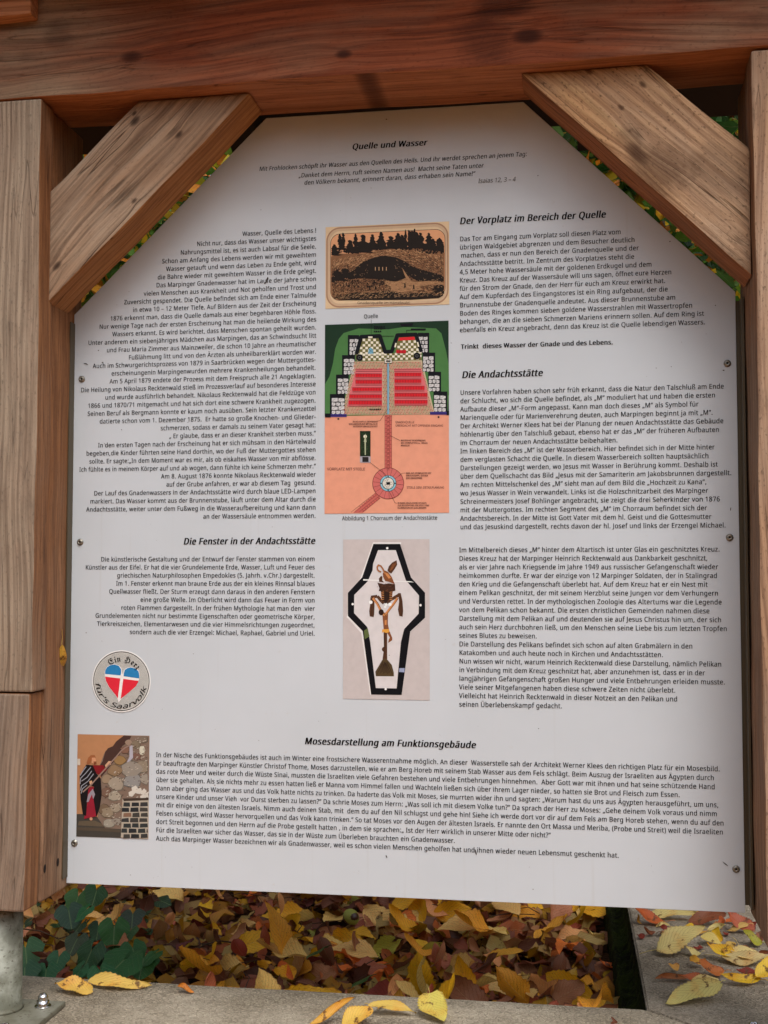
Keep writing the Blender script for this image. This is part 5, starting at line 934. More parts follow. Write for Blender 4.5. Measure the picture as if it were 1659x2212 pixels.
for (top, bot, ya, yb) in reg:
    pr.poly('tiled_floor', G1, 4, [(top[0], ya), (top[1], ya), (bot[1], yb), (bot[0], yb)])
    r_ = 0; y = ya + 3
    while y < yb - 8:
        t = (y - ya) / (yb - ya); xa = top[0] + (bot[0] - top[0]) * t; xb = top[1] + (bot[1] - top[1]) * t; x = 322 + (r_ % 2) * 19
        while x < xb - 12:
            if x > xa + 4 : pr.quad('floor_tile', CR, 5, x, y, x + 18, y + 17)
            x += 38
        y += 19; r_ += 1
pr.poly('tiled_floor', G1, 4, [(310, 1038), (522, 1030), (568, 1030), (778, 1022), (778, 1078), (312, 1086)])
for r_ in range(3):
    x = 322 + (r_ % 2) * 19
    while x < 760: pr.quad('floor_tile', CR, 5, x, 1034 + 17 * r_ - (x - 322) * .02, x + 18, 1050 + 17 * r_ - (x - 322) * .02); x += 38
pr.line('wall_line', K, 7, [(316, 1038), (350, 914), (482, 908), (520, 1021), (566, 1019), (606, 903), (738, 898), (776, 1022)], 27)
for c_ in ((350, 914), (482, 908), (520, 1021), (566, 1019), (606, 903), (738, 898)): pr.circle('wall_line', K, 7, c_[0], c_[1], 13.5, 10)
pr.quad('wall_block', K, 6, 255, 902, 306, 932); pr.quad('wall_block', K, 6, 782, 886, 832, 914)
pr.poly('red_carpet', srgb(214, 40, 48), 8, [(620, 920), (726, 914), (732, 936), (612, 942)]); pr.quad('red_carpet', srgb(190, 30, 40), 8, 600, 1008, 668, 1032)
for x in (622, 645): pr.line('pew_line', K, 9, [(x, 1008), (x, 1032)], 2)
pr.poly('spring_basin', srgb(120, 176, 200), 8, [(398, 1036), (404, 1000), (416, 990), (430, 1000), (438, 1034)]); pr.line('pew_line', K, 9, [(398, 1036), (430, 1000)], 1.8); pr.line('pew_line', K, 9, [(438, 1034), (404, 1000)], 1.8)
for x, y in ((338, 1062), (745, 1050)): pr.circle('column', K, 8, x, y, 24); pr.circle('floor_tile', srgb(90, 90, 90), 9, x, y, 11, 14, 7)
pr.quad('altar', srgb(226, 220, 204), 8, 515, 1072, 568, 1101); pr.line('altar_line', K, 9, [(515, 1072), (568, 1072), (568, 1101), (515, 1101), (515, 1072)], 3); pr.quad('altar_line', K, 9, 526, 1082, 558, 1092)
pr.poly('floor_tile', CR, 9, [(592, 958), (602, 960), (594, 990), (584, 988)]); pr.poly('floor_tile', CR, 9, [(744, 952), (754, 952), (762, 984), (752, 986)]); pr.quad('floor_tile', CR, 9, 400, 912, 430, 924)
pr.poly('water_channel', srgb(130, 178, 204), 7, [(535, 1100), (547, 1100), (547, 1463), (535, 1463)]); pr.line('altar_line', K, 8, [(534, 1040), (534, 1463)], 2); pr.line('altar_line', K, 8, [(548, 1040), (548, 1463)], 2)
for (x0, x1, y) in ((132, 247, 1462), (838, 957, 1446)): pr.quad('sliding_door', srgb(64, 54, 128), 6, x0, y, x1, y + 20); pr.line('altar_line', K, 7, [(x0, y + 10), (x1, y + 10)], 2.5)
pr.quad('wall_block', K, 6, 93, 1458, 134, 1486); pr.quad('wall_block', K, 6, 955, 1440, 973, 1470)
for x in (188, 898): pr.circle('altar_line', srgb(60, 34, 30), 6, x, 1496 if x < 500 else 1483, 7, 10)
# forecourt: path, ring, diagonal path
PK = srgb(196, 102, 92); LN = srgb(104, 44, 42)
pr.quad('stone_path', PK, 3, 517, 1468, 566, 1850)
for x in (517, 532, 551, 566): pr.line('path_line', LN, 4, [(x, 1468), (x, 1850)], 2)
y = 1480
while y < 1845: pr.line('path_line', LN, 4, [(517, y), (532, y)], 2); pr.line('path_line', LN, 4, [(551, y), (566, y)], 2); pr.quad('path_line', LN, 4, 536, y + 3, 547, y + 8); pr.line('path_line', LN, 4, [(532, y + 14), (551, y + 14)], 2.4); y += 28
pr.circle('stone_ring', srgb(204, 110, 104), 3, 541, 1953, 111, 40); pr.circle('path_line', LN, 4, 541, 1953, 112, 40, 108.5)
for k in range(18): a = 2 * math.pi * k / 18 + .1; pr.line('path_line', LN, 5, [(541 + 58 * math.cos(a), 1953 + 58 * math.sin(a)), (541 + 110 * math.cos(a), 1953 + 110 * math.sin(a))], 2)
pr.circle('water_ring', srgb(138, 192, 208), 5, 541, 1953, 57, 32); pr.circle('altar_line', K, 6, 541, 1953, 58, 32, 55.5); pr.circle('altar', srgb(224, 220, 208), 6, 541, 1953, 42, 28); pr.circle('altar_line', K, 7, 541, 1953, 43, 28, 39)
for _ in range(60): a = rn.uniform(0, 6.28); r_ = rn.uniform(14, 37); pr.circle('altar_line', K, 7, 541 + r_ * math.cos(a), 1953 + r_ * math.sin(a), 1.8, 5)
pr.poly('altar_line', K, 8, [(528, 1945), (554, 1943), (556, 1962), (530, 1964)])
for a in (0, 90, 180, 270): pr.circle('altar_line', K, 8, 541 + 49 * math.cos(R(a)), 1953 + 49 * math.sin(R(a)), 5, 8)
D0, D1 = (470, 2038), (300, 2172); dv = Vector((D1[0] - D0[0], D1[1] - D0[1])).normalized(); nv = Vector((-dv.y, dv.x)) * 25
pr.poly('stone_path', PK, 2, [(D0[0] + nv.x, D0[1] + nv.y), (D0[0] - nv.x, D0[1] - nv.y), (362, 2161), (294, 2161)])
for o_ in (-25, -9, 9, 25):
    n2 = nv / 25 * o_; pr.line('path_line', LN, 3, [(D0[0] + n2.x, D0[1] + n2.y), (D0[0] + n2.x + dv.x * (2158 - D0[1] - n2.y) / dv.y, 2158)], 2)
for k in range(9):
    c_ = Vector(D0) + dv * (10 + k * 20)
    if c_.y < 2135: pr.line('path_line', LN, 3, [(c_.x + nv.x, c_.y + nv.y), (c_.x + nv.x * .36, c_.y + nv.y * .36)], 2); pr.line('path_line', LN, 3, [(c_.x - nv.x, c_.y - nv.y), (c_.x - nv.x * .36, c_.y - nv.y * .36)], 2)
# small photograph of the column
pr.quad('column_photo', srgb(30, 44, 26), 4, 341, 1582, 416, 1806)
for _ in range(60): x, y = rn.uniform(345, 410), rn.uniform(1588, 1745); pr.circle('photo_leaf', srgb(54, 76, 40), 5, x, y, rn.uniform(2, 4), 5)
pr.circle('photo_lamp', srgb(236, 230, 206), 6, 378, 1621, 12, 14); pr.poly('photo_column', srgb(176, 182, 150), 6, [(373, 1640), (384, 1640), (382, 1752), (375, 1752)]); pr.poly('photo_column', srgb(176, 182, 150), 6, [(368, 1660), (388, 1660), (380, 1600)])
pr.quad('photo_ground', srgb(170, 168, 176), 5, 341, 1762, 416, 1806); pr.quad('photo_basin', srgb(40, 34, 34), 6, 358, 1766, 402, 1802)
# writing on the plan
CT = srgb(66, 30, 34)
pr.text('plan_writing', CT, 4, 'GNADENQUELLE', 592, 727, 1527, 15); pr.text('plan_writing', CT, 4, 'ÜBERDACHT MIT OFFENEM EINGANG', 592, 931, 1551, 15)
pr.text('plan_writing', CT, 4, 'VORPLATZ MIT STEELE', 107, 378, 1861, 19); pr.text('plan_writing', CT, 4, 'STEELE GEM. DETAILPLANUNG', 672, 938, 1990, 16)
CB = srgb(40, 14, 20)
for st_, a, b, y in (('IN DER KAPELLE SICHTBARER', 290, 466, 1521), ('QUELLWASSERLAUF MIT VSG-GLAS', 262, 466, 1538), ('ABGEDECKT UND BELEUCHTET', 292, 466, 1555), ('WASSERLAUF IN BODENKANAL', 631, 808, 1654), ('MIT STEINPLATTEN (ca. 140mm)', 631, 820, 1672), ('ABGEDECKT', 631, 695, 1690),
                     ('RING AUS STEINPLATTEN MIT', 668, 847, 1886), ('EINGELASSENER, OFFENER', 668, 823, 1903), ('QUELLWASSERRINNE', 668, 783, 1921), ('IN RINNE EINGELASSENE UPLIGHTS', 608, 813, 2098), ('ZUR BELEUCHTUNG DER STEELE UND', 608, 832, 2115), ('ILLUMINATION DES QUELLWASSERS', 608, 812, 2132)):
    pr.text('plan_writing', CB, 8, st_, a, b, y, 11, bold=0.03)
for pts_ in ([(466, 1512), (485, 1508), (538, 1425)], [(556, 1614), (625, 1650)], [(618, 1898), (640, 1882), (664, 1880)], [(548, 2010), (590, 2092), (604, 2094)], [(412, 1804), (520, 1888), (538, 1940)]): pr.line('leader_line', CB, 9, pts_, 2.2)
pr.line('leader_line', srgb(20, 20, 20), 9, [(421, 793), (421, 912)], 2.6); pr.line('leader_line', K, 9, [(672, 890), (672, 868), (705, 868)], 3)
for (x0, x1, y) in ((440, 522, 838), (440, 522, 852), (440, 492, 872), (408, 492, 1424)):
    x = x0
    while x < x1: L = rn.uniform(5, 15); pr.quad('blurred_note', K, 9, x, y, min(x + L, x1), y + 9); x += L + 3
pr.quad('blurred_note', K, 9, 702, 856, 808, 868); pr.poly('blurred_note', K, 9, [(624, 822), (720, 818), (712, 836), (636, 840)]); pr.quad('blurred_note', K, 9, 498, 908, 582, 911)
pr.finish()

# ---- picture 3: carved cross in a black frame
pr = Print(panel, FL)
TLp = FL.b(139, 141); BRp = FL.b(1202, 2116)
pr.polyb('cross_photo', srgb(196, 188, 186), 0, brect(TLp[0], BRp[1], BRp[0], TLp[1]))
outer = [(510, 196), (838, 196), (972, 608), (1144, 796), (1144, 1102), (962, 1272), (857, 2050), (482, 2045), (378, 1265), (197, 1080), (197, 796), (372, 606)]
innr = [(567, 272), (785, 272), (908, 642), (1070, 830), (1065, 1052), (888, 1240), (848, 1400), (795, 1970), (540, 1966), (470, 1395), (436, 1218), (272, 1045), (275, 822), (440, 655), (500, 520), (506, 440)]
pr.poly('reflection_rim', srgb(226, 224, 222), 1, [(505, 176), (850, 176), (850, 200), (1146, 1104), (965, 1275), (470, 2056), (360, 1290), (180, 1095)])
pr.poly('cross_photo_wall', srgb(196, 188, 186), 2, [(850, 200), (845, 196), (1144, 796), (1144, 1098), (962, 1266), (857, 2050), (482, 2045), (378, 1265), (200, 1080), (197, 796)][:3] + [(1144, 1098), (962, 1268), (482, 2040), (378, 1268), (197, 1078), (372, 606), (510, 196)])
pr.poly('black_cross_frame', srgb(14, 15, 20), 3, outer, [innr])
pr.poly('cross_glass', srgb(212, 208, 208), 3, innr)
BR1, BR2, BR3, BR4 = srgb(84, 54, 36), srgb(132, 80, 48), srgb(206, 138, 84), srgb(44, 28, 22)
pr.poly('cross_base', srgb(82, 66, 42), 4, [(625, 1610), (675, 1610), (735, 1680), (760, 1770), (762, 1822), (540, 1820), (533, 1765), (590, 1670)])
for k in range(14): x = 560 + k * 14; pr.line('cross_shading', BR4, 5, [(650 + (x - 650) * .3, 1640 + rn.uniform(0, 30)), (x, 1800 - rn.uniform(0, 40))], 4)
pr.poly('cross_stem', BR1, 4, [(634, 1280), (678, 1280), (680, 1610), (622, 1610), (640, 1480)]); pr.line('cross_shading', BR4, 5, [(648, 1290), (652, 1600)], 7); pr.circle('cross_stem', BR1, 4, 645, 1490, 32, 10)
pr.poly('figure_body', BR2, 5, [(618, 1040), (690, 1040), (688, 1180), (705, 1260), (742, 1350), (740, 1380), (690, 1412), (700, 1370), (712, 1345), (680, 1290), (640, 1290), (632, 1200)]); pr.poly('figure_highlight', BR3, 6, [(650, 1130), (675, 1130), (672, 1190), (650, 1190)])
pr.poly('loincloth', srgb(222, 158, 66), 6, [(620, 1245), (700, 1240), (708, 1275), (675, 1290), (632, 1275), (616, 1290)])
for s_ in ([(650, 1075), (600, 1010), (560, 930), (505, 860)], [(655, 1070), (705, 1000), (760, 930), (805, 860)]): pr.line('figure_arm', BR3, 6, s_, 30); pr.line('cross_shading', BR4, 7, [(a + 12, b) for a, b in s_], 5)
pr.circle('figure_head', BR4, 7, 606, 1035, 32, 12, ry=38)
pr.line('cross_arm', BR1, 5, [(480, 850), (560, 838), (610, 900), (640, 925)], 38); pr.line('cross_arm', BR1, 5, [(830, 818), (760, 860), (710, 885), (690, 930)], 38)
for x, x2 in ((490, 870), (845, 845)): pass
pr.poly('cross_arm', BR1, 5, [(474, 850), (520, 870), (524, 960), (520, 1060), (512, 1095), (465, 1085), (458, 1020), (470, 940)]); pr.poly('cross_arm', BR1, 5, [(812, 800), (846, 800), (868, 900), (876, 1020), (868, 1090), (828, 1080), (812, 1000), (826, 900)])
for a_ in ([(490, 900), (486, 1080)], [(508, 900), (505, 1080)], [(840, 840), (850, 1075)], [(858, 900), (862, 1075)]): pr.line('cross_shading', BR4, 6, a_, 5)
pr.poly('cross_stem', BR4, 4, [(598, 760), (750, 760), (735, 880), (690, 940), (655, 930), (615, 890)]); 
for x in (622, 726):
    for k in range(5): pr.line('cross_shading', BR3, 6, [(x - 18, 790 + 22 * k), (x + 18, 786 + 22 * k)], 7)
pr.poly('nest', srgb(66, 42, 30), 6, [(560, 672), (640, 690), (700, 680), (775, 690), (780, 770), (700, 790), (640, 775), (575, 775), (585, 740)])
for k in range(40): x, y = rn.uniform(565, 770), rn.uniform(680, 775); pr.line('nest_twig', rn.choice((BR2, BR4)), 7, [(x, y), (x + rn.uniform(-22, 22), y + rn.uniform(-8, 8))], 4)
pr.poly('pelican', BR2, 7, [(625, 560), (650, 520), (690, 540), (735, 600), (760, 660), (775, 690), (700, 660), (655, 650), (630, 600)]); pr.poly('pelican_highlight', BR3, 8, [(650, 545), (690, 560), (725, 610), (700, 625), (665, 580)])
NK = [(652, 560), (630, 508), (603, 468), (572, 456), (556, 480), (560, 510), (580, 532), (606, 540)]
pr.line('pelican', BR2, 7, NK, 19)
for q in NK[1:-1]: pr.circle('pelican', BR2, 7, q[0], q[1], 9.5, 10)
pr.line('pelican_highlight', BR3, 8, [(a - 3, b) for a, b in NK], 6)
pr.poly('pelican_wing', BR1, 6, [(682, 520), (700, 470), (740, 425), (795, 396), (803, 450), (775, 500), (730, 560), (700, 545)])
for k in range(4): pr.line('pelican_highlight', BR2, 8, [(712 + 8 * k, 530 - 6 * k), (750 + 14 * k, 440 - 4 * k)], 6)
pr.poly('chick', BR1, 7, [(580, 660), (578, 620), (606, 586), (622, 600), (618, 640), (640, 668)]); 
for c_ in ((478, 912, 22), (655, 968, 16), (712, 940, 22), (668, 940, 18)): pr.circle('glass_glint', srgb(238, 240, 238), 8, c_[0], c_[1], c_[2], 12)
pr.poly('glass_glint', srgb(228, 228, 226), 4, [(385, 628), (970, 655), (1010, 668), (385, 645)])
pr.poly('glass_glint', srgb(150, 160, 190), 4, [(830, 1720), (894, 1720), (890, 1772), (824, 1768)]); pr.poly('glass_glint', srgb(92, 104, 60), 4, [(395, 1260), (440, 1230), (462, 1330), (402, 1368)])
for (x, y) in ((680, 248), (256, 935), (1088, 948), (661, 1978)): pr.circle('frame_screw', srgb(232, 232, 230), 5, x, y, 15, 12)
pr.finish()

# ---- picture 4: painted figure with a staff striking the rock
pr = Print(panel, FN)
TLp = FN.b(150, 1001); BRp = FN.b(898, 2114); mx1 = FN.b(905, 1500)[0]; mx0 = FN.b(140, 1500)[0]
pr.polyb('niche_photo', srgb(180, 130, 92), 0, brect(mx0, BRp[1], mx1, TLp[1]))
pr.poly('dark_floor', srgb(70, 66, 60), 1, [(136, 1850), (240, 1850), (420, 1900), (610, 2010), (610, 2104), (132, 2088)])
pr.poly('step', srgb(98, 86, 70), 2, [(160, 1925), (330, 1920), (420, 1960), (430, 1985), (150, 1970)]); pr.poly('step', srgb(84, 74, 62), 2, [(134, 1990), (420, 1995), (600, 2020), (600, 2045), (134, 2020)])
pr.poly('rock_wall', srgb(128, 108, 94), 2, [(640, 1016), (908, 1020), (904, 1700), (620, 1720), (612, 2010), (440, 2000), (360, 1890), (385, 1700), (395, 1450), (380, 1335), (440, 1180), (520, 1130), (580, 1060)])
pr.poly('dark_rock', srgb(74, 52, 46), 3, [(640, 1014), (720, 1020), (690, 1080), (620, 1130), (600, 1210), (560, 1260), (500, 1330), (430, 1420), (395, 1460), (375, 1345), (412, 1290), (440, 1190), (470, 1150), (520, 1130), (560, 1075)])
rocks = [(600, 1280, 62, (176, 140, 92)), (655, 1170, 52, (150, 112, 92)), (545, 1390, 80, (164, 136, 104)), (770, 1110, 52, (150, 134, 112)), (780, 1240, 50, (140, 104, 90)), (720, 1380, 110, (170, 160, 146)), (840, 1350, 90, (166, 150, 130)), (560, 1530, 90, (186, 172, 152)), (740, 1500, 100, (166, 162, 158)),
         (450, 1620, 60, (140, 110, 92)), (420, 1800, 66, (134, 112, 90)), (540, 1660, 70, (190, 178, 158)), (470, 1830, 70, (168, 150, 126)), (480, 1950, 60, (180, 172, 154)), (560, 1790, 60, (178, 164, 144)), (850, 1060, 50, (146, 130, 112)), (880, 1480, 70, (176, 166, 150)), (560, 1930, 50, (168, 158, 144)), (460, 1480, 60, (176, 152, 124)), (690, 1090, 40, (176, 150, 130))]
for i, (x, y, r_, c_) in enumerate(rocks):
    n = 12; r_ *= 1.12; P_ = [(x + r_ * rn.uniform(.68, 1.15) * math.cos(2 * math.pi * k / n), min(2080, max(1024, y + r_ * .8 * rn.uniform(.8, 1.08) * math.sin(2 * math.pi * k / n)))) for k in range(n)]
    P_ = [(min(a, 896), b) for a, b in P_]
    pr.poly('rock', srgb(*[int(q * .62) for q in c_]), 4 + (i % 2), P_); pr.poly('rock', srgb(*[int(q * .86) for q in c_]), 6 + (i % 2), [(x + (a - x) * .9 - 2, y + (b - y) * .88 - 3) for a, b in P_])
for _ in range(260):      # chipped faces and shadowed seams of the rock
    x = rn.uniform(430, 890); y = rn.uniform(1040, 1690) if x > 640 else rn.uniform(1360, 1990)
    if x < 1400 - y * .62: continue
    r_ = rn.uniform(4, 16); pr.poly('rock_chip', srgb(96, 82, 70) if rn.random() < .5 else srgb(182, 172, 156), 8, [(x, y), (x + r_ * 1.6, y - r_ * .5), (x + r_ * 1.2, y + r_ * .4), (x + r_ * .3, y + r_ * .5)])
pr.poly('water_stream', srgb(176, 172, 182), 8, [(700, 1120), (732, 1120), (738, 1250), (700, 1290), (672, 1300), (700, 1240)])
pr.poly('niche_lamp', srgb(206, 202, 182), 8, [(812, 1130), (850, 1126), (860, 1150), (858, 1205), (840, 1222), (812, 1214), (804, 1160)])
for _ in range(7): x, y = rn.uniform(650, 880), rn.uniform(1560, 1660); pr.poly('broken_stone', srgb(206, 200, 188), 8, [(x, y), (x + 46, y - 22), (x + 70 if x < 820 else 896, y + 10), (x + 40, y + 46), (x + 6, y + 40)])
pr.poly('brick_mortar', srgb(176, 166, 150), 8, [(626, 1690), (904, 1690), (897, 2112), (608, 2100)]); pr.poly('wall_top', srgb(66, 54, 46), 9, [(628, 1684), (902, 1676), (902, 1702), (640, 1712)])
for r_ in range(7):
    y = 1722 + r_ * 56; x = 634 - (r_ % 2) * 30
    while x < 890:
        wd = rn.uniform(62, 96); a, b = max(x, 620 - r_ * 1.5), min(x + wd, 896)
        if b - a > 14 and y + 44 < 2110:
            pr.poly('dark_brick', rn.choice((srgb(52, 56, 56), srgb(66, 64, 60), srgb(44, 46, 48), srgb(128, 98, 80) if rn.random() < .4 else srgb(58, 58, 58))), 9, [(a + 4, y + rn.uniform(0, 8)), (b - 4, y + rn.uniform(-2, 6)), (b, y + 46 + rn.uniform(-4, 4)), (a, y + 46 + rn.uniform(-4, 3))])
        x += wd + rn.uniform(8, 16)
RB = srgb(146, 36, 52)
pr.poly('red_robe', RB, 9, [(255, 1560), (320, 1560), (335, 1740), (350, 1870), (300, 1885), (215, 1900), (250, 1760)]); pr.poly('red_robe', srgb(128, 30, 36), 9, [(300, 1330), (420, 1330), (460, 1380), (430, 1400), (370, 1430), (330, 1400)])
pr.poly('dark_cloak', srgb(28, 24, 26), 10, [(240, 1325), (310, 1330), (350, 1420), (395, 1470), (405, 1640), (385, 1780), (350, 1880), (335, 1800), (310, 1640), (325, 1560), (290, 1540), (262, 1590), (250, 1720), (240, 1870), (205, 1850), (182, 1700), (172, 1560), (170, 1440)])
for pts_ in ([(240, 1345), (200, 1400), (176, 1440)], [(290, 1350), (230, 1420), (180, 1470), (176, 1530)], [(300, 1390), (250, 1460), (190, 1500)], [(320, 1420), (260, 1500), (190, 1550), (180, 1600)], [(250, 1540), (200, 1580), (186, 1630)]): pr.line('cloak_stripe', srgb(150, 152, 160), 11, pts_, 9)
pr.poly('cloak_lining', srgb(150, 140, 150), 11, [(310, 1580), (335, 1640), (315, 1690), (300, 1640), (265, 1720), (245, 1722), (262, 1640)])
pr.poly('figure_hair', srgb(156, 96, 60), 10, [(262, 1250), (290, 1222), (330, 1222), (342, 1250), (330, 1262), (300, 1262), (285, 1310), (250, 1320), (245, 1300)]); pr.poly('figure_face', srgb(206, 148, 112), 11, [(300, 1250), (335, 1248), (345, 1275), (350, 1300), (330, 1318), (300, 1305)]); pr.poly('figure_hair', srgb(130, 76, 48), 12, [(318, 1290), (350, 1290), (348, 1315), (325, 1326)])
pr.poly('figure_hand', srgb(208, 164, 130), 12, [(440, 1330), (480, 1285), (510, 1290), (505, 1320), (470, 1345), (450, 1360)]); pr.poly('figure_hand', srgb(208, 164, 130), 12, [(272, 1500), (300, 1492), (312, 1530), (285, 1545)]); pr.circle('figure_hand', srgb(200, 150, 120), 12, 292, 1900, 17, 10)
pr.line('staff', srgb(150, 124, 112), 13, [(205, 1615), (290, 1540), (470, 1340), (560, 1240), (610, 1180), (660, 1140), (718, 1115)], 14)
pr.quad('switch_plate', srgb(208, 196, 180), 8, 146, 1262, 176, 1330)
pr.finish()

# ---- round sticker
stk = tag(empty('round_sticker', (0, 0, 0)), 'round sticker with a blue and red heart, low on the left of the panel', 'sticker')
cx, cz = FN.b(612, 437); rx = (FN.b(912, 437)[0] - FN.b(312, 437)[0]) / 2; rz = (FN.b(612, 122)[1] - FN.b(612, 752)[1]) / 2; rr = (rx + rz) / 2
SY = -0.0011
def disc(name, col, r0, r1, y, n=72):
    mb = MB(); P0 = [(cx + r1 * math.cos(2 * math.pi * k / n), cz + r1 * math.sin(2 * math.pi * k / n)) for k in range(n)]
    cs = [P0] + ([[(cx + r0 * math.cos(2 * math.pi * k / n), cz + r0 * math.sin(2 * math.pi * k / n)) for k in range(n)]] if r0 else [])
    vs = [(x, y, z) for P_ in cs for x, z in P_]
    mb.add(vs, [tuple(t) for t in tessellate_polygon([[Vector((x, z, 0)) for x, z in P_] for P_ in cs])]); return mb.build(name, ink(name + '_ink', col), stk)
disc('backing', srgb(232, 232, 230), 0, rr * 1.045, SY); disc('sticker_face', srgb(206, 206, 200), 0, rr * .985, SY - .0001); disc('rim', srgb(24, 24, 26), rr * .975, rr, SY - .0003)
mb = MB(); k = -rr * .95
while k < rr * .95:
    h = math.sqrt(max(0, (rr * .95) ** 2 - k * k)); c45 = .6428; s45 = .766
    a = (cx + k * c45 - h * s45, cz + k * s45 + h * c45) ; b = (cx + k * c45 + h * s45, cz + k * s45 - h * c45); wx, wz = c45 * .00022, s45 * .00022
    mb.add([(a[0] - wx, SY - .0002, a[1] - wz), (b[0] - wx, SY - .0002, b[1] - wz), (b[0] + wx, SY - .0002, b[1] + wz), (a[0] + wx, SY - .0002, a[1] + wz)], [(0, 1, 2, 3)]); k += .0016
mb.build('hatching', ink('sticker_hatching', srgb(120, 122, 120)), stk)
def heart_xz(t): return (16 * math.sin(t) ** 3, 13 * math.cos(t) - 5 * math.cos(2 * t) - 2 * math.cos(3 * t) - math.cos(4 * t))
def shape(name, col, frpts, y):
    P_ = [FN.b(*q) for q in frpts]; mb = MB(); mb.add([(x, y, z) for x, z in P_], [tuple(t) for t in tessellate_polygon([[Vector((x, z, 0)) for x, z in P_]])]); return mb.build(name, ink(name + '_ink', col), stk)
shape('heart', srgb(238, 236, 234), [(436, 380), (438, 330), (460, 285), (500, 262), (545, 258), (590, 272), (615, 300), (626, 365), (640, 320), (670, 295), (715, 287), (765, 298), (800, 330), (808, 375), (800, 425), (770, 490), (700, 555), (625, 615), (583, 664), (572, 622), (530, 560), (480, 500), (448, 440)], SY - .0004)
shape('blue_heart_lobe', srgb(44, 128, 184), [(440, 360), (442, 325), (462, 288), (500, 265), (545, 261), (585, 275), (610, 308), (612, 340), (605, 376)], SY - .0006)
shape('blue_heart_lobe', srgb(44, 128, 184), [(640, 345), (650, 318), (675, 300), (715, 291), (762, 302), (796, 332), (804, 370), (803, 408), (638, 384)], SY - .0006)
shape('red_heart_side', srgb(222, 46, 62), [(440, 388), (602, 408), (576, 620), (535, 562), (484, 500), (452, 440)], SY - .0006)
shape('red_heart_side', srgb(222, 46, 62), [(634, 412), (798, 434), (768, 490), (700, 552), (622, 612), (606, 625)], SY - .0006)
def arc_text(name, items, a0, a1, rad, cap, top, bold, slant=0.0):
    mb = MB(); advs = [glyph(c, bold)[0] for c in items]; tot = sum(advs); x = 0
    for c, adv in zip(items, advs):
        _, vs, tr = glyph(c, bold); t = (x + adv / 2) / tot; a = R(a0 + (a1 - a0) * t); sc = abs(R(a1 - a0)) * rad / tot; ky = cap / 0.5726
        ux, uz = (math.sin(a), -math.cos(a)) if top else (-math.sin(a), math.cos(a)); vx, vz = (math.cos(a), math.sin(a)) if top else (-math.cos(a), -math.sin(a))
        ox, oz = cx + rad * math.cos(a), cz + rad * math.sin(a)
        if tr: strike(mb, lambda X, Y: (ox + ux * (X - adv / 2) * sc + vx * Y * ky, SY - .0007, oz + uz * (X - adv / 2) * sc + vz * Y * ky), vs, tr, 0, bold, slant)
        x += adv
    return mb.build(name, M_INKH, stk)
arc_text('fraktur_writing', ['@E', '@i', '@n', ' ', '@H', '@e', '@r', '@z'], 129, 35, rr * .66, rr * .24, True, 0.022)
arc_text('script_writing', list("für's Saarvolk"), 183, 347, rr * .92, rr * .165, False, 0.016, 0.2)
# ------------------------------------------------------------------ leaves
def leaf_material(name, use_attr=False, gloss=0.5, ivy=False, backlight=0.25):
    m = NT(name, gloss, 0.35); 
    if use_attr:
        at = m.n('ShaderNodeAttribute', attribute_name='leafcol'); col = at.outputs['Color']
    else:
        oi = m.n('ShaderNodeObjectInfo'); col = oi.outputs['Color']
    uvn = m.n('ShaderNodeUVMap'); uvn.uv_map = 'uv'; U, V_, _ = m.sep(uvn.outputs[0]); v = m.coord('Object')
    geo = m.n('ShaderNodeNewGeometry')
    av = m.math('ABSOLUTE', m.math('SUBTRACT', V_, 0.5))
    mid = m.smooth(av, 0.0, 0.02, 1.0, 0.0)
    vein = m.math('SINE', m.math('MULTIPLY', m.math('SUBTRACT', U, m.math('MULTIPLY', av, 0.75)), 62.0))
    vl = m.smooth(vein, 0.82, 1.0)
    n1 = m.noise(v, 55.0, 4, .65); n2 = m.noise(v, 220.0, 3, .6)
    hv = m.noise(v, 28.0, 3, .6)
    dk = m.mix(0.5, col, (0.10, 0.035, 0.012, 1), 'MULTIPLY')
    if ivy:
        c = m.mix(m.smooth(n1, .35, .7, 0, .4), col, (0.012, 0.03, 0.012, 1)); c = m.mix(m.math('MULTIPLY', mid, .8), c, (0.16, 0.24, 0.09, 1)); c = m.mix(m.math('MULTIPLY', vl, .3), c, (0.12, 0.20, 0.07, 1))
    else:
        c = m.mix(m.smooth(hv, .45, .75, 0, .55), col, m.mix(1.0, col, (1.0, .62, .35, 1), 'MULTIPLY'))
        c = m.mix(m.smooth(n1, .60, .68, 0, .9), c, (0.10, 0.04, 0.014, 1))
        edge = m.smooth(m.math('ADD', av, m.math('MULTIPLY', n1, .14)), .50, .58, 0, .55); c = m.mix(edge, c, m.mix(1.0, col, (.45, .26, .12, 1), 'MULTIPLY'))
        c = m.mix(m.math('MULTIPLY', mid, .5), c, m.mix(.5, col, (.6, .45, .25, 1)))
        c = m.mix(m.math('MULTIPLY', vl, .5), c, m.mix(1.0, col, (.5, .38, .22, 1), 'MULTIPLY'))
        c = m.mix(m.smooth(n2, .68, .74, 0, .7), c, (0.05, 0.022, 0.01, 1))
    m.set(m.p.inputs['Base Color'], c)
    m.set(m.p.inputs['Normal'], m.bump(m.math('ADD', m.math('MULTIPLY', vl, -.6), m.math('ADD', m.math('MULTIPLY', mid, -1.0), m.math('MULTIPLY', n1, 1.2))), .6, .0015))
    tr = m.n('ShaderNodeBsdfTranslucent'); m.set(tr.inputs['Color'], c); mx = m.n('ShaderNodeMixShader'); mx.inputs[0].default_value = backlight
    m.t.links.new(m.p.outputs[0], mx.inputs[1]); m.t.links.new(tr.outputs[0], mx.inputs[2]); out = m.t.nodes['Material Output']; m.t.links.new(mx.outputs[0], out.inputs[0])
    return m.mat
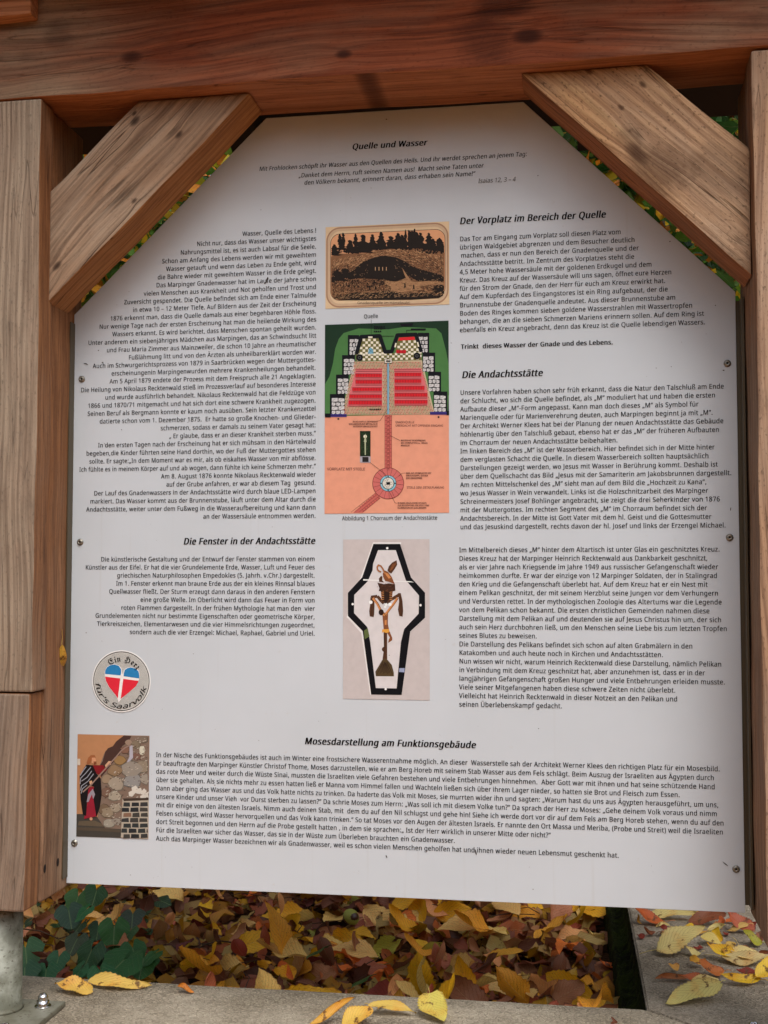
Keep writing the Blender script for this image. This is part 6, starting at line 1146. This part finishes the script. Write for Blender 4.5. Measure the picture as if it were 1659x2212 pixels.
M_LEAF = leaf_material('fallen_leaf'); M_LEAFS = leaf_material('litter_leaf', True); M_IVY = leaf_material('ivy_leaf', False, 0.28, True, 0.12); M_TREE = leaf_material('tree_leaf', True, .5, False, .45)
M_STALK = plain('leaf_stalk', srgb(196, 140, 110), 0.6)

def leaf_geo(L, W, kind='cherry', nu=10, nv=4, fold=0.3, curl=0.0, roll=0.0, wave=0.0, rn=random, stalk=0.0, hole=False):
    """leaf blade from (0,0,0) along +X; returns verts, faces, uvs"""
    vs = []; fs = []; uv = []
    ph = rn.uniform(0, 6.28); ph2 = rn.uniform(0, 6.28)
    for i in range(nu + 1):
        t = i / nu
        if kind == 'cherry': w = W / 2 * (math.sin(math.pi * t ** 0.85) ** 0.8) * (1 - 0.25 * t) * 1.12
        elif kind == 'beech': w = W / 2 * math.sin(math.pi * min(1, t * .96 + .02)) ** 0.62
        elif kind == 'heart': w = W / 2 * (math.sin(math.pi * min(1, .22 + .78 * t)) ** 0.8) * (1 if t > .04 else .75)
        else: w = W / 2 * math.sin(math.pi * t) ** .7
        if i == nu: w = 0
        if i == 0 and kind != 'heart': w = W * .03
        ser = (1 + (0.07 if i % 2 else -0.05)) if 0 < i < nu else 1
        ang = curl * (t - .35); cxx = L * (math.sin(curl * t) / curl if abs(curl) > .05 else t); czz = L * ((1 - math.cos(curl * t)) / curl if abs(curl) > .05 else 0)
        for j in range(nv + 1):
            q = j / nv * 2 - 1; yy = w * q * ser; a = abs(q)
            zz = abs(yy) * fold + wave * math.sin(t * 9 + ph + (2 if q > 0 else 0)) * a * a
            if roll:
                rad = max(.001, abs(w)); th = q * roll * (0.4 + .6 * t); yy = math.sin(th) / max(.2, abs(roll)) * w * 1.0 * (1 if abs(roll) > 0 else 1); zz = (1 - math.cos(th)) / max(.2, abs(roll)) * w * 1.2 + zz * .3
            x2 = cxx - zz * math.sin(curl * t); z2 = czz + zz * math.cos(curl * t)
            vs.append((x2 - (a * L * .03 if kind == 'cherry' else 0), yy + .004 * math.sin(t * 5 + ph2), z2)); uv.append((t, j / nv))
    for i in range(nu):
        for j in range(nv):
            if hole and i in hole and j in (1, 2): continue
            fs.append((i * (nv + 1) + j, (i + 1) * (nv + 1) + j, (i + 1) * (nv + 1) + j + 1, i * (nv + 1) + j + 1))
    if stalk:
        n0 = len(vs); r = .0009
        P_ = [(0.0, 0, 0.0005), (-stalk * .5, stalk * .08 * math.sin(ph), .004 + stalk * .05), (-stalk, stalk * .22 * math.sin(ph), .003 + stalk * .10 * math.cos(ph2))]
        for k, p in enumerate(P_):
            for a in (0, 2.09, 4.19): vs.append((p[0], p[1] + r * math.cos(a), p[2] + r * math.sin(a))); uv.append((0.0, .5))
        for k in range(2):
            for a in range(3): fs.append((n0 + k * 3 + a, n0 + k * 3 + (a + 1) % 3, n0 + k * 3 + 3 + (a + 1) % 3, n0 + k * 3 + 3 + a))
    return vs, fs, uv
def leaf_mesh(name, mat, *a, **k):
    vs, fs, uv = leaf_geo(*a, **k)
    me = bpy.data.meshes.new(name); me.from_pydata(vs, [], fs); me.materials.append(mat)
    lay = me.uv_layers.new(name='uv')
    for lp in me.loops: lay.data[lp.index].uv = uv[lp.vertex_index]
    me.polygons.foreach_set('use_smooth', [True] * len(fs)); me.update(); return me
rn = random.Random(21)
KINDS_ = []
for q in range(10): KINDS_.append(('cherry', leaf_mesh('fallen_leaf', M_LEAF, 1.0, rn.uniform(.40, .52), 'cherry', 16, 4, fold=rn.uniform(.1, .65), curl=rn.uniform(-1.4, 1.6), wave=rn.uniform(.03, .08), rn=rn, stalk=rn.uniform(.2, .35))))
for q in range(14): KINDS_.append(('beech', leaf_mesh('fallen_leaf', M_LEAF, 1.0, rn.uniform(.56, .72), 'beech', 12, 6, fold=rn.uniform(-.3, .7), curl=rn.uniform(-2.0, 2.2), roll=rn.choice((0, .9, 1.6, 0, 2.0)), wave=rn.uniform(.06, .13), rn=rn, stalk=rn.choice((0, .15)))))
PAL = [('pale yellow', srgb(228, 192, 112), 28), ('bright yellow', srgb(236, 180, 36), 34), ('golden', srgb(212, 150, 44), 22), ('brown', srgb(118, 78, 54), 30), ('reddish brown', srgb(124, 68, 48), 24), ('dark brown', srgb(78, 46, 32), 18),
       ('orange', srgb(196, 104, 44), 9), ('tan', srgb(182, 132, 84), 14), ('greenish yellow', srgb(150, 148, 56), 1.5), ('dark red', srgb(104, 42, 34), 5)]
def pick_col(rn):
    t = rn.uniform(0, sum(p[2] for p in PAL))
    for nme, c, wt in PAL:
        t -= wt
        if t <= 0: k_ = min(rn.uniform(1.9, 3.6), .9 / max(c[:3])); return nme, tuple(x * k_ * rn.uniform(.94, 1.06) for x in c[:3]) + (1,)
    return PAL[0][0], PAL[0][1]

# the mass of leaves under and behind the ones that can be told apart
def leaf_mass(name, n, place, mat, size=(.05, .09), nu=4, nv=2, col=None, tilt=1.0, dim=1.0):
    rn2 = random.Random(n); V = []; F = []; U = []; Cc = []
    protos = [leaf_geo(1, rn2.uniform(.45, .65), rn2.choice(('beech', 'cherry')), nu, nv, fold=rn2.uniform(-.2, .7), curl=rn2.uniform(-1.8, 1.8), wave=.08, rn=rn2) for _ in range(16)]
    for i in range(n):
        p, up = place(rn2); s = rn2.uniform(*size); g = protos[rn2.randrange(16)]
        az_ = rn2.uniform(0, 6.28); e = Matrix.Rotation(az_, 3, 'Z'); tl = Matrix.Rotation(rn2.gauss(.4 * math.cos(az_), .45 * tilt), 3, 'X') @ Matrix.Rotation(rn2.gauss(0, .35 * tilt), 3, 'Y'); M = e @ tl
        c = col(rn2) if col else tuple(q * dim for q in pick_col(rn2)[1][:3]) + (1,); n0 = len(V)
        for q in g[0]: V.append(tuple(Vector(p) + M @ (Vector(q) * s))); Cc.append(c)
        U += g[2]; F += [tuple(a + n0 for a in f) for f in g[1]]
    me = bpy.data.meshes.new(name); me.from_pydata(V, [], F); me.materials.append(mat)
    lay = me.uv_layers.new(name='uv'); vi = [0] * len(me.loops); me.loops.foreach_get('vertex_index', vi)
    flat = [x for k in vi for x in U[k]]; lay.data.foreach_set('uv', flat)
    ca = me.color_attributes.new('leafcol', 'FLOAT_COLOR', 'POINT'); ca.data.foreach_set('color', [x for c in Cc for x in c])
    me.polygons.foreach_set('use_smooth', [True] * len(F)); me.update(); return me
edge_x = lambda y: q0.x + (q1.x - q0.x) * (y - q0.y) / (q1.y - q0.y) - 0.01
def bed(rn2):
    y = 0.14 + 3.0 * rn2.random() ** 1.3; x = rn2.uniform(-2.2, min(.55, edge_x(y)))
    return (x, y, litter_z(x, y) - .012 + rn2.uniform(-.012, .012)), 0
tag(link('leaf_litter', leaf_mass('leaf_litter', 7500, bed, M_LEAFS, dim=.48)), 'deep mass of brown and yellow autumn leaves filling the bed behind the kerb', 'leaf litter', kind='stuff')  # leaf colours dimmed to paint shade into the gaps below the top leaves

LEAFGRP = 'single autumn leaves on top of the litter bed'
rn = random.Random(77); placed = []; bedleaves = []
n = 0; tries = 0
while n < 285 and tries < 9000:
    tries += 1
    y = 0.15 + 1.15 * rn.random() ** 1.15; x = rn.uniform(-1.25, edge_x(y) - .02)
    zz = litter_z(x, y)
    # inside the photograph's strip below the panel
    d = Vector((x, y, zz)) - CAM
    if d.z / d.y > -0.262: continue
    if x < -0.42 - 0.25 * (y - .13) and rn.random() < .72: continue      # ivy corner keeps few leaves
    if any((x - a) ** 2 + (y - b) ** 2 < .024 ** 2 for a, b in placed): continue
    placed.append((x, y)); cname, c = pick_col(rn)
    yellow = cname in ('pale yellow', 'bright yellow', 'golden', 'greenish yellow')
    kd, me = KINDS_[rn.randrange(0, 10)] if (yellow or rn.random() < .15) else KINDS_[rn.randrange(10, 24)]
    s = rn.uniform(.09, .145) if kd == 'cherry' else rn.uniform(.065, .1)
    o = link('fallen_leaf', me); o.location = (x, y, zz + .012 + rn.uniform(0, .014)); o.scale = (s, s, s); o.color = c
    az_ = rn.uniform(0, 6.28); o.rotation_euler = (rn.gauss(.40 * math.cos(az_), .5), rn.gauss(.35 * math.sin(az_), .4), az_)
    row = 'close to the kerb' if y < .32 else ('in the middle depth of the bed' if y < .65 else 'far back under the panel')
    bedleaves.append((o, cname, row, x)); n += 1
bycol = {}
for o, cname, row, x in bedleaves: bycol.setdefault((cname, row), []).append((x, o))
ordn = lambda k: '%d%s' % (k, 'th' if 10 <= k % 100 <= 20 else {1: 'st', 2: 'nd', 3: 'rd'}.get(k % 10, 'th'))
for (cname, row), L_ in bycol.items():
    for k, (x, o) in enumerate(sorted(L_, key=lambda q: q[0])): tag(o, '%s %s leaf from the left, %s' % (ordn(k + 1), cname, row), 'leaf', LEAFGRP)
M_TWIG = plain('twig_bark', srgb(70, 52, 38), .9)
mb = MB()
for i in range(46):
    y = .14 + 1.1 * rn.random(); x = rn.uniform(-1.1, edge_x(y) - .05); a = rn.uniform(0, 6.28); L_ = rn.uniform(.04, .15); z_ = litter_z(x, y) + rn.uniform(.015, .035)
    mb.tube([(x, y, z_), (x + L_ * .5 * math.cos(a), y + L_ * .5 * math.sin(a), z_ + rn.uniform(.0, .015)), (x + L_ * math.cos(a + .3), y + L_ * math.sin(a + .3), z_ + rn.uniform(-.01, .02))], [.0014, .0011, .0006], 5)
tag(mb.build('twigs', M_TWIG), 'thin dry twigs and leaf stalks scattered through the litter bed', 'twigs', kind='stuff')
# ---- the leaves lying on the concrete, one by one
Z3 = Frame(0, 2100, 640, 2560); Z4 = Frame(640, 2100, 1280, 2560); Z5 = Frame(1280, 2100, 1920, 2560)
def lay_leaf(fr_, b, t, wfrac, col, label, kind='cherry', curl=.3, fold=.25, wave=.02, stalk=.25, roll=0, lift=.004, seed=0, tilt=None, hole=None, z=0.0):
    """the leaf lies propped on a slope of `tilt` against its neighbours; both ends are measured on that slope"""
    rr_ = random.Random(seed + 100); tau = R(tilt if tilt is not None else rr_.uniform(22, 36))
    near = fr_.g(*(b if b[1] > t[1] else t), z); nrm = Vector((0, -math.sin(tau), math.cos(tau)))
    def on(q): d = ray(*fr_.uv(*q)); return CAM + d * ((near - CAM).dot(nrm) / d.dot(nrm))
    p, q = on(b), on(t); X_ = (q - p); L = X_.length; X_.normalize(); Y_ = nrm.cross(X_).normalized(); Z_ = X_.cross(Y_)
    me = leaf_mesh('fallen_leaf', M_LEAF, L * 1.04, L * wfrac * 1.12, kind, 26, 6, fold=fold, curl=curl, wave=wave * L, rn=rr_, stalk=stalk * L, roll=roll, hole=hole)
    o = link('fallen_leaf', me); M = Matrix((X_, Y_, Z_)).transposed(); o.rotation_euler = M.to_euler(); lo = min((M @ v.co).z for v in me.vertices)
    o.location = p; dz = z + lift * .5 - (p.z + lo); o.location.z += dz; o.location.y += 0; o.color = col
    return tag(o, label, 'leaf')
PY, YL, GD, OR, BRN, RBR, TN, GY = [srgb(*c) for c in ((222, 204, 132), (232, 190, 44), (206, 156, 60), (196, 98, 42), (138, 80, 50), (130, 48, 34), (192, 140, 84), (160, 158, 48))]
SLAB = [((885, 487), (1200, 520), .30, PY, 'long pale yellow leaf just below the bottom edge of the panel, on the right slab', {'stalk': .2}),
        ((1170, 500), (1290, 505), .4, YL, 'small yellow leaf tip right behind the long pale leaf, against the panel edge', {'stalk': 0}),
        ((1000, 545), (775, 535), .42, OR, 'orange leaf at the left edge of the right slab, below the panel', {'kind': 'beech', 'curl': .9}),
        ((1140, 545), (1380, 530), .4, BRN, 'dull brown leaf in the shade below the panel, middle of the right slab', {'kind': 'beech'}),
        ((1560, 610), (1385, 490), .45, srgb(176, 92, 62), 'rust coloured leaf beside the foot of the right post', {'curl': .5}),
        ((935, 590), (820, 615), .5, BRN, 'small shrivelled brown leaf near the slab edge', {'kind': 'beech', 'curl': 1.5, 'roll': 1.2}),
        ((1065, 630), (945, 620), .62, RBR, 'dark red leaf with an upturned rim on the right slab', {'kind': 'beech', 'curl': 1.0, 'fold': .5}),
        ((1262, 572), (1075, 615), .3, GD, 'curled tan leaf behind the large pale serrated leaf', {'roll': 1.3, 'curl': .8}),
        ((1270, 590), (1400, 600), .5, PY, 'pale cream leaf curled up at its rim, near the post foot', {'curl': 1.0}),
        ((1530, 605), (1385, 600), .45, srgb(206, 170, 96), 'beige yellow leaf between the cream leaf and the post foot', {'curl': -.7, 'fold': -.2}),
        ((945, 748), (1240, 610), .42, PY, 'large pale yellow serrated leaf in the middle of the right slab', {'stalk': .36, 'curl': .15, 'fold': .12, 'lift': .012}),
        ((1225, 660), (1370, 690), .5, srgb(218, 196, 110), 'pale leaf partly under the large serrated leaf', {'stalk': 0, 'curl': -.3}),
        ((1445, 790), (1262, 700), .45, YL, 'bright yellow folded leaf left of the round pale leaf', {'stalk': .1, 'fold': .5, 'lift': .012}),
        ((1470, 700), (1530, 805), .9, srgb(220, 200, 134), 'round pale leaf with its stalk standing up', {'kind': 'beech', 'lift': .022, 'fold': .1, 'stalk': .5}),
        ((1375, 740), (1450, 700), .6, srgb(214, 176, 84), 'small golden leaf behind the round pale leaf', {'kind': 'beech', 'stalk': 0, 'lift': .01}),
        ((1620, 690), (1480, 645), .5, GY, 'greenish yellow leaf next to the foot of the right post', {'curl': .8, 'lift': .008}),
        ((1330, 680), (1335, 600), .6, YL, 'small bright yellow leaf standing on edge in the slab heap', {'curl': 1.3, 'stalk': 0, 'lift': .012}),
        ((1365, 790), (1690, 810), .34, srgb(206, 186, 130), 'long faded leaf with marked veins at the right frame edge', {'stalk': .35, 'curl': .25}),
        ((1155, 855), (925, 910), .30, srgb(160, 100, 54), 'folded brown leaf with a red stalk, leftmost on the front of the slab', {'fold': .9, 'stalk': .2, 'roll': .9}),
        ((1090, 825), (1000, 860), .5, srgb(214, 158, 74), 'golden scrap of leaf on top of the folded brown leaf', {'kind': 'beech', 'curl': 1.2, 'lift': .014, 'stalk': 0}),
        ((1375, 870), (1195, 870), .5, srgb(196, 112, 50), 'orange brown leaf in the middle of the front group', {'kind': 'beech', 'curl': .9, 'lift': .006}),
        ((1150, 780), (1250, 830), .55, srgb(212, 156, 50), 'crumpled golden yellow leaf tip over the orange brown leaf', {'kind': 'beech', 'wave': .1, 'lift': .016, 'stalk': 0}),
        ((1320, 905), (1065, 925), .25, srgb(190, 104, 54), 'narrow orange leaf under the pale yellow leaf group', {'curl': .6, 'stalk': 0}),
        ((1345, 925), (995, 1068), .36, srgb(224, 210, 128), 'largest pale yellow leaf, frontmost on the right slab', {'stalk': .1, 'curl': .15, 'fold': .15, 'lift': .006}),
        ((1330, 900), (1160, 935), .3, PY, 'slim pale leaf lying above the largest one', {'stalk': 0, 'lift': .012}),
        ((1610, 935), (1350, 925), .28, YL, 'vivid yellow serrated leaf at the right end of the front group', {'fold': .4, 'lift': .010, 'stalk': .2}),
        ((1590, 940), (1700, 830), .5, srgb(236, 198, 60), 'vivid yellow leaf cut by the right frame edge', {'fold': .3, 'lift': .014, 'stalk': .4}),
        ((1605, 850), (1440, 875), .35, RBR, 'red brown leaf behind the vivid yellow pair', {'kind': 'beech', 'curl': .7})]
for i, (b, t, wf, c, lab, kw) in enumerate(SLAB):
    kw = dict({'wave': .03}, **kw); lay_leaf(Z5, b, t, wf, c, lab, seed=i, **kw)
KERB = [(Z3, (600, 985), (362, 985), .50, srgb(218, 178, 84), 'broad yellow leaf with a torn edge, left of the pair on the kerb', {'curl': .35, 'fold': .3, 'stalk': 0, 'wave': .06}),
        (Z3, (575, 955), (968, 950), .24, srgb(222, 186, 92), 'long yellow leaf with brown spots, right of the pair on the kerb', {'fold': .4, 'curl': -.2, 'stalk': .0}),
        (Z3, (1262, 985), (1147, 990), .62, srgb(198, 122, 40), 'small curled orange leaf alone on the kerb', {'kind': 'beech', 'roll': 1.2, 'curl': .8, 'stalk': 0}),
        (Z4, (350, 1200), (650, 1085), .34, srgb(216, 166, 66), 'curled yellow leaf with a rotten brown hollow on the kerb front', {'roll': 1.3, 'curl': .4, 'stalk': .0}),
        (Z4, (560, 1215), (745, 1120), .62, srgb(222, 184, 84), 'yellow leaf between the curled leaf and the long spotted leaf', {'curl': .3, 'stalk': .2, 'kind': 'beech'}),
        (Z4, (735, 1130), (1035, 1145), .26, srgb(212, 180, 88), 'long yellow leaf with fine veins at the front of the kerb', {'curl': -.2, 'stalk': .1, 'lift': .01}),
        (Z4, (860, 1058), (775, 1100), .3, srgb(214, 170, 80), 'narrow yellow leaf tip pointing up behind the front leaves', {'roll': .9, 'stalk': 0}),
        (Z4, (1125, 1000), (1200, 1192), .62, srgb(206, 190, 92), 'heart shaped pale yellow leaf pointing down, right of the front leaves', {'kind': 'heart', 'curl': .15, 'fold': .2, 'stalk': .2, 'lift': .01}),
        (Z5, (650, 1200), (662, 1165), .7, srgb(110, 58, 36), 'tiny brown leaf scrap at the very front of the kerb', {'kind': 'beech', 'curl': 1.2, 'stalk': 0})]
for i, (fr_, b, t, wf, c, lab, kw) in enumerate(KERB):
    kw = dict({'wave': .03}, **kw); lay_leaf(fr_, b, t, wf, c, lab, seed=60 + i, **kw)
rn = random.Random(31); extra = []
for i in range(22):      # smaller leaves heaped between the big ones on the right slab
    X, Y = rn.uniform(830, 1640), rn.uniform(515, 800)
    if X < 1000 and Y > 660: continue
    L_ = rn.uniform(70, 130); a = rn.uniform(0, 6.28); c = rn.choice((PY, YL, GD, OR, BRN, RBR, TN, TN, GD)); kd = rn.choice(('cherry', 'beech'))
    o = lay_leaf(Z5, (X, Y), (X + L_ * math.cos(a), Y + L_ * .5 * math.sin(a)), .5, c, 'x', kind=kd, curl=rn.uniform(.3, 1.3), roll=rn.choice((0, 0, 1.1)), wave=.06, stalk=rn.choice((0, .25)), lift=.003, seed=200 + i); extra.append((X, o))
for k, (X, o) in enumerate(sorted(extra, key=lambda q: q[0])): tag(o, '%s smaller curled leaf from the left, under the big leaves on the right slab' % ordn(k + 1), 'leaf', 'smaller leaves on the right slab')
# curled leaf caught beside the panel on the left post
me = leaf_mesh('fallen_leaf', M_LEAF, .075, .044, 'beech', 18, 8, fold=.3, curl=.7, roll=1.3, wave=.003, rn=random.Random(3), stalk=.03)
o = link('fallen_leaf', me); pL = at_y(143, 1422, -.03); o.location = (XL + .004, -.045, pL.z + .028); o.rotation_euler = (R(95), R(78), R(205)); o.color = srgb(206, 160, 62)
tag(o, 'curled yellow leaf caught between the left post and the panel edge', 'leaf')

# ------------------------------------------------------------------ ivy in the left corner of the bed
def ivy_mesh(seed):
    rr_ = random.Random(seed); out = [(0, 0)]
    lob = [(-158, .50), (-125, .66), (-90, .84), (-62, .76), (-28, .84), (0, 1.0), (28, .84), (62, .76), (90, .84), (125, .66), (158, .50)]
    pts_ = []
    for i in range(len(lob)):
        a, r_ = lob[i]; pts_.append((a, r_ * rr_.uniform(.93, 1.05)))
        if i + 1 < len(lob): a2, r2 = lob[i + 1]; pts_.append(((a + a2) / 2, (r_ + r2) / 2 * 1.03))
    vs = [(0, 0, 0)]; uv = [(0, .5)]
    for ring_ in (.5, 1.0):
        for a, r_ in pts_:
            rr2 = r_ * ring_; x, y = rr2 * math.cos(R(a)), rr2 * math.sin(R(a)) * .85
            vs.append((x, y, .10 * math.cos(R(a) * 5) * ring_ ** 2 * .5 - .12 * ring_ ** 2 + abs(y) * .12)); uv.append((.5 + x * .45, .5 + y * .5))
    n = len(pts_); fs = []
    for k in range(n - 1):
        fs.append((0, 1 + k, 2 + k)); fs.append((1 + k, 1 + n + k, 2 + n + k, 2 + k))
    me = bpy.data.meshes.new('leaf'); me.from_pydata(vs, [], fs); me.materials.append(M_IVY); lay = me.uv_layers.new(name='uv')
    for lp in me.loops: lay.data[lp.index].uv = uv[lp.vertex_index]
    me.polygons.foreach_set('use_smooth', [True] * len(fs)); me.update(); return me
IVM = [ivy_mesh(s) for s in range(6)]
ivy = tag(empty('ivy_plant', (-.72, .35, -.09)), 'dark green ivy with lobed leaves in the left corner of the leaf bed', 'ivy')
M_STEM = plain('ivy_stem', srgb(70, 50, 34), .8)
rn = random.Random(9)
IV = [((445, 460), .062), ((505, 370), .060), ((625, 330), .055), ((740, 565), .066), ((590, 720), .072), ((500, 640), .05), ((800, 780), .08), ((860, 700), .055), ((930, 770), .062), ((660, 860), .055), ((520, 840), .05), ((165, 700), .07), ((160, 830), .06), ((640, 560), .045), ((860, 480), .055), ((840, 590), .045), ((1000, 740), .045), ((560, 450), .045), ((380, 760), .045), ((300, 840), .05)]
for i, ((X, Y), s) in enumerate(IV):
    z = -.035 + .02 * rn.random() + (.03 if Y < 500 else 0); p = Z3.g(X, Y, z)
    o = link('leaf', IVM[i % 6], ivy); o.location = p - ivy.location; s *= .84; o.scale = (s, s, s); o.color = tuple(c * rn.uniform(.6, 1.7) for c in srgb(46, 88, 46)[:3]) + (1,)
    o.rotation_euler = (rn.gauss(0, .2), rn.gauss(R(38), .2), rn.uniform(-2.4, -.8)); 
for i in range(34):
    y = .15 + .9 * rn.random(); x = rn.uniform(-1.15, -.58 - .15 * y)
    o = link('leaf', IVM[i % 6], ivy); s = rn.uniform(.022, .038); o.scale = (s, s, s); o.location = Vector((x, y, litter_z(x, y) + rn.uniform(.012, .05))) - ivy.location
    o.rotation_euler = (rn.gauss(0, .3), rn.gauss(R(35), .3), rn.uniform(-2.8, -.3)); o.color = tuple(c * rn.uniform(.5, 1.0) for c in srgb(38, 66, 26)[:3]) + (1,)
for k in range(7):
    x, y = rn.uniform(-1.0, -.6), rn.uniform(.2, .7); pts_ = []
    for q in range(7): pts_.append(Vector((x + .05 * q * math.cos(k) , y + .05 * q * math.sin(k * 2.1), litter_z(x, y) + .01 + .012 * math.sin(q * 2 + k))) - ivy.location)
    mb = MB(); mb.tube(pts_, .0018, 5); mb.build('stem', M_STEM, ivy)
# the green leaves that lie in the litter
for (fr_, X, Y, s, lab) in ((Z4, 410, 770, .05, 'small green ivy leaf lying in the litter left of the middle'), (Z4, 700, 960, .045, 'green ivy leaf against the kerb, middle of the litter bed'), (Z5, -20, 0, 0, '')):
    if not s: continue
    o = link('ivy_leaf', IVM[2]); p = fr_.g(X, Y, -.05); o.location = p + Vector((0, 0, .02)); o.scale = (s, s, s); o.rotation_euler = (R(30), 0, R(250)); o.color = srgb(52, 98, 46); tag(o, lab, 'leaf')
# chestnut half hidden in the litter
M_NUT = plain('chestnut_shell', srgb(62, 34, 20), .35, .5); M_HUSK = None
p = Z4.g(640, 535, -.06); mb = MB(); mb.lathe([(0.0001, -.017)] + [(.021 * math.cos(a), .017 * math.sin(a)) for a in [R(-75 + 15 * i) for i in range(11)]] + [(.0001, .017)], (0, 0, 0), 20)
nut = mb.build('chestnut', M_NUT, smooth=True); nut.location = p + Vector((-.012, .01, .01)); tag(nut, 'dark brown chestnut in its husk, half buried left of the middle of the litter', 'chestnut')
mb = MB(); mb.lathe([(.0225 * math.cos(a), .0185 * math.sin(a)) for a in [R(0 + 15 * i) for i in range(6)]] + [(.0001, .0185)], (0, 0, 0), 20)
hk = mb.build('husk', plain('chestnut_husk', srgb(138, 140, 60), .6), nut, smooth=True); hk.rotation_euler = (R(25), R(40), 0)

# ------------------------------------------------------------------ woods behind the panel and an unseen one added beyond the camera for the light
def bark():
    m = NT('tree_bark', .9, .1); v = m.coord(); a = m.noise(m.vec(m.math('MULTIPLY', m.sep(v)[0], 9), m.math('MULTIPLY', m.sep(v)[1], 9), m.math('MULTIPLY', m.sep(v)[2], 2)), 1.5, 5, .7)
    m.set(m.p.inputs['Base Color'], m.mix(m.smooth(a, .35, .65), srgb(54, 44, 36), srgb(104, 92, 76))); m.set(m.p.inputs['Normal'], m.bump(a, 1, .02)); return m.mat
M_BARK = bark()
def greens(yel):
    def f(rn2):
        t = rn2.random()
        base = (196, 168, 44) if t < yel * .6 else ((206, 130, 36) if t < yel else ((92, 134, 48) if t < yel + (1 - yel) * .55 else (52, 92, 40)))
        return tuple(c * rn2.uniform(.8, 1.2) for c in srgb(*base)[:3]) + (1,)
    return f
def tree_thing(name, label, cat, x, y, h, r, crown_r, crown_z, nleaf, yel, seed, group=None, size=(.05, .10), zr=None, zbase=-.1):
    rr_ = random.Random(seed); t = tag(empty(name, (x, y, zbase)), label, cat, group)
    mb = MB(); pts_ = [(rr_.uniform(-.03, .03) * i, rr_.uniform(-.03, .03) * i, h * i / 6) for i in range(7)]; mb.tube(pts_, [r * (1.15 - .14 * i) for i in range(7)], 12); mb.build('trunk', M_BARK, t, smooth=True)
    cl = []
    for k in range(14):
        a = rr_.uniform(0, 6.28); q = rr_.random() ** .5 * crown_r * .8; zz = crown_z + rr_.uniform(-1, 1) * (zr or crown_r * .7)
        c = Vector((q * math.cos(a), q * math.sin(a), zz)); cl.append((c, crown_r * rr_.uniform(.28, .5)))
        i0 = rr_.randrange(1, 5); s_ = Vector(pts_[i0]) if zz > pts_[i0][2] else Vector(pts_[1])
        mb = MB(); mb.tube([s_, s_.lerp(c, .5) + Vector((0, 0, .1 * crown_r)), c], [r * .3, r * .18, r * .05], 6); mb.build('limb', M_BARK, t, smooth=True)
    def pl(rn2):
        c, q = cl[rn2.randrange(len(cl))]; d = Vector((rn2.gauss(0, 1), rn2.gauss(0, 1), rn2.gauss(0, 1))).normalized() * q * rn2.random() ** .4
        return tuple(c + d), 0
    cr = link('crown', leaf_mass('crown', nleaf, pl, M_TREE, size, 3, 2, greens(yel), 1.6), t); cr['kind'] = 'stuff'
    return t
tree_thing('hazel_shrub', 'green shrub with yellowing leaves seen through the left gap beside the panel', 'shrub', -2.3, 3.3, 3.0, .03, 1.3, 2.6, 5600, .35, 1, size=(.07, .13), zr=.8)
tree_thing('hazel_shrub', 'bright green shrub with yellow leaves seen through the gap below the right brace', 'shrub', .75, 3.4, 3.0, .03, 1.4, 2.5, 5600, .3, 2, size=(.07, .13), zr=.9)
tree_thing('hazel_shrub', 'golden leaved shrub right behind the right post', 'shrub', 1.75, 3.0, 2.4, .03, .8, 1.9, 2600, .9, 3, size=(.06, .11), zr=.6)
tree_thing('hazel_shrub', 'orange and gold leaved shrub behind the left post', 'shrub', -3.4, 2.9, 2.4, .03, .9, 2.2, 2200, .7, 5, size=(.06, .11), zr=.7)
def wood_mass(name, label, n, r0, r1, a0, a1, zmax, seed, yl=.62):
    def pl(rn2):
        a = R(rn2.uniform(a0, a1)); r_ = rn2.uniform(r0, r1); t = rn2.random(); top = zmax * (.75 + .25 * math.sin(a * 7) + .12 * math.sin(a * 19))
        return (r_ * math.sin(a), -r_ * math.cos(a) - 1.0, .2 + top * t), 0
    tag(link(name, leaf_mass(name, n, pl, M_TREE, (.35, .7), 2, 2, greens(yl), 1.6)), label, 'woods', kind='stuff')
wood_mass('autumn_woodland', 'unseen autumn wood added round the forecourt to block low sky and warm the panel', 9000, 7, 9.5, -115, 115, 3.6, 5, .9)  # out-of-view ring, added to cut the horizon sky and tint the panel warm
wood_mass('autumn_woodland', 'dark autumn wood far behind the panel', 20000, 9, 13, 120, 240, 6.4, 6, .25)

def court(rn2):
    return (rn2.uniform(-3, 4), rn2.uniform(-4.5, -.35), rn2.uniform(.006, .02)), 0
tag(link('added_bounce_leaves', leaf_mass('added_bounce_leaves', 2600, court, M_LEAFS, (.06, .11), 4, 2, None, .25)), 'unseen autumn leaves added on the forecourt paving to bounce warm light', 'leaf litter', kind='stuff')  # out-of-view leaf cover, added to throw warm light up at the panel
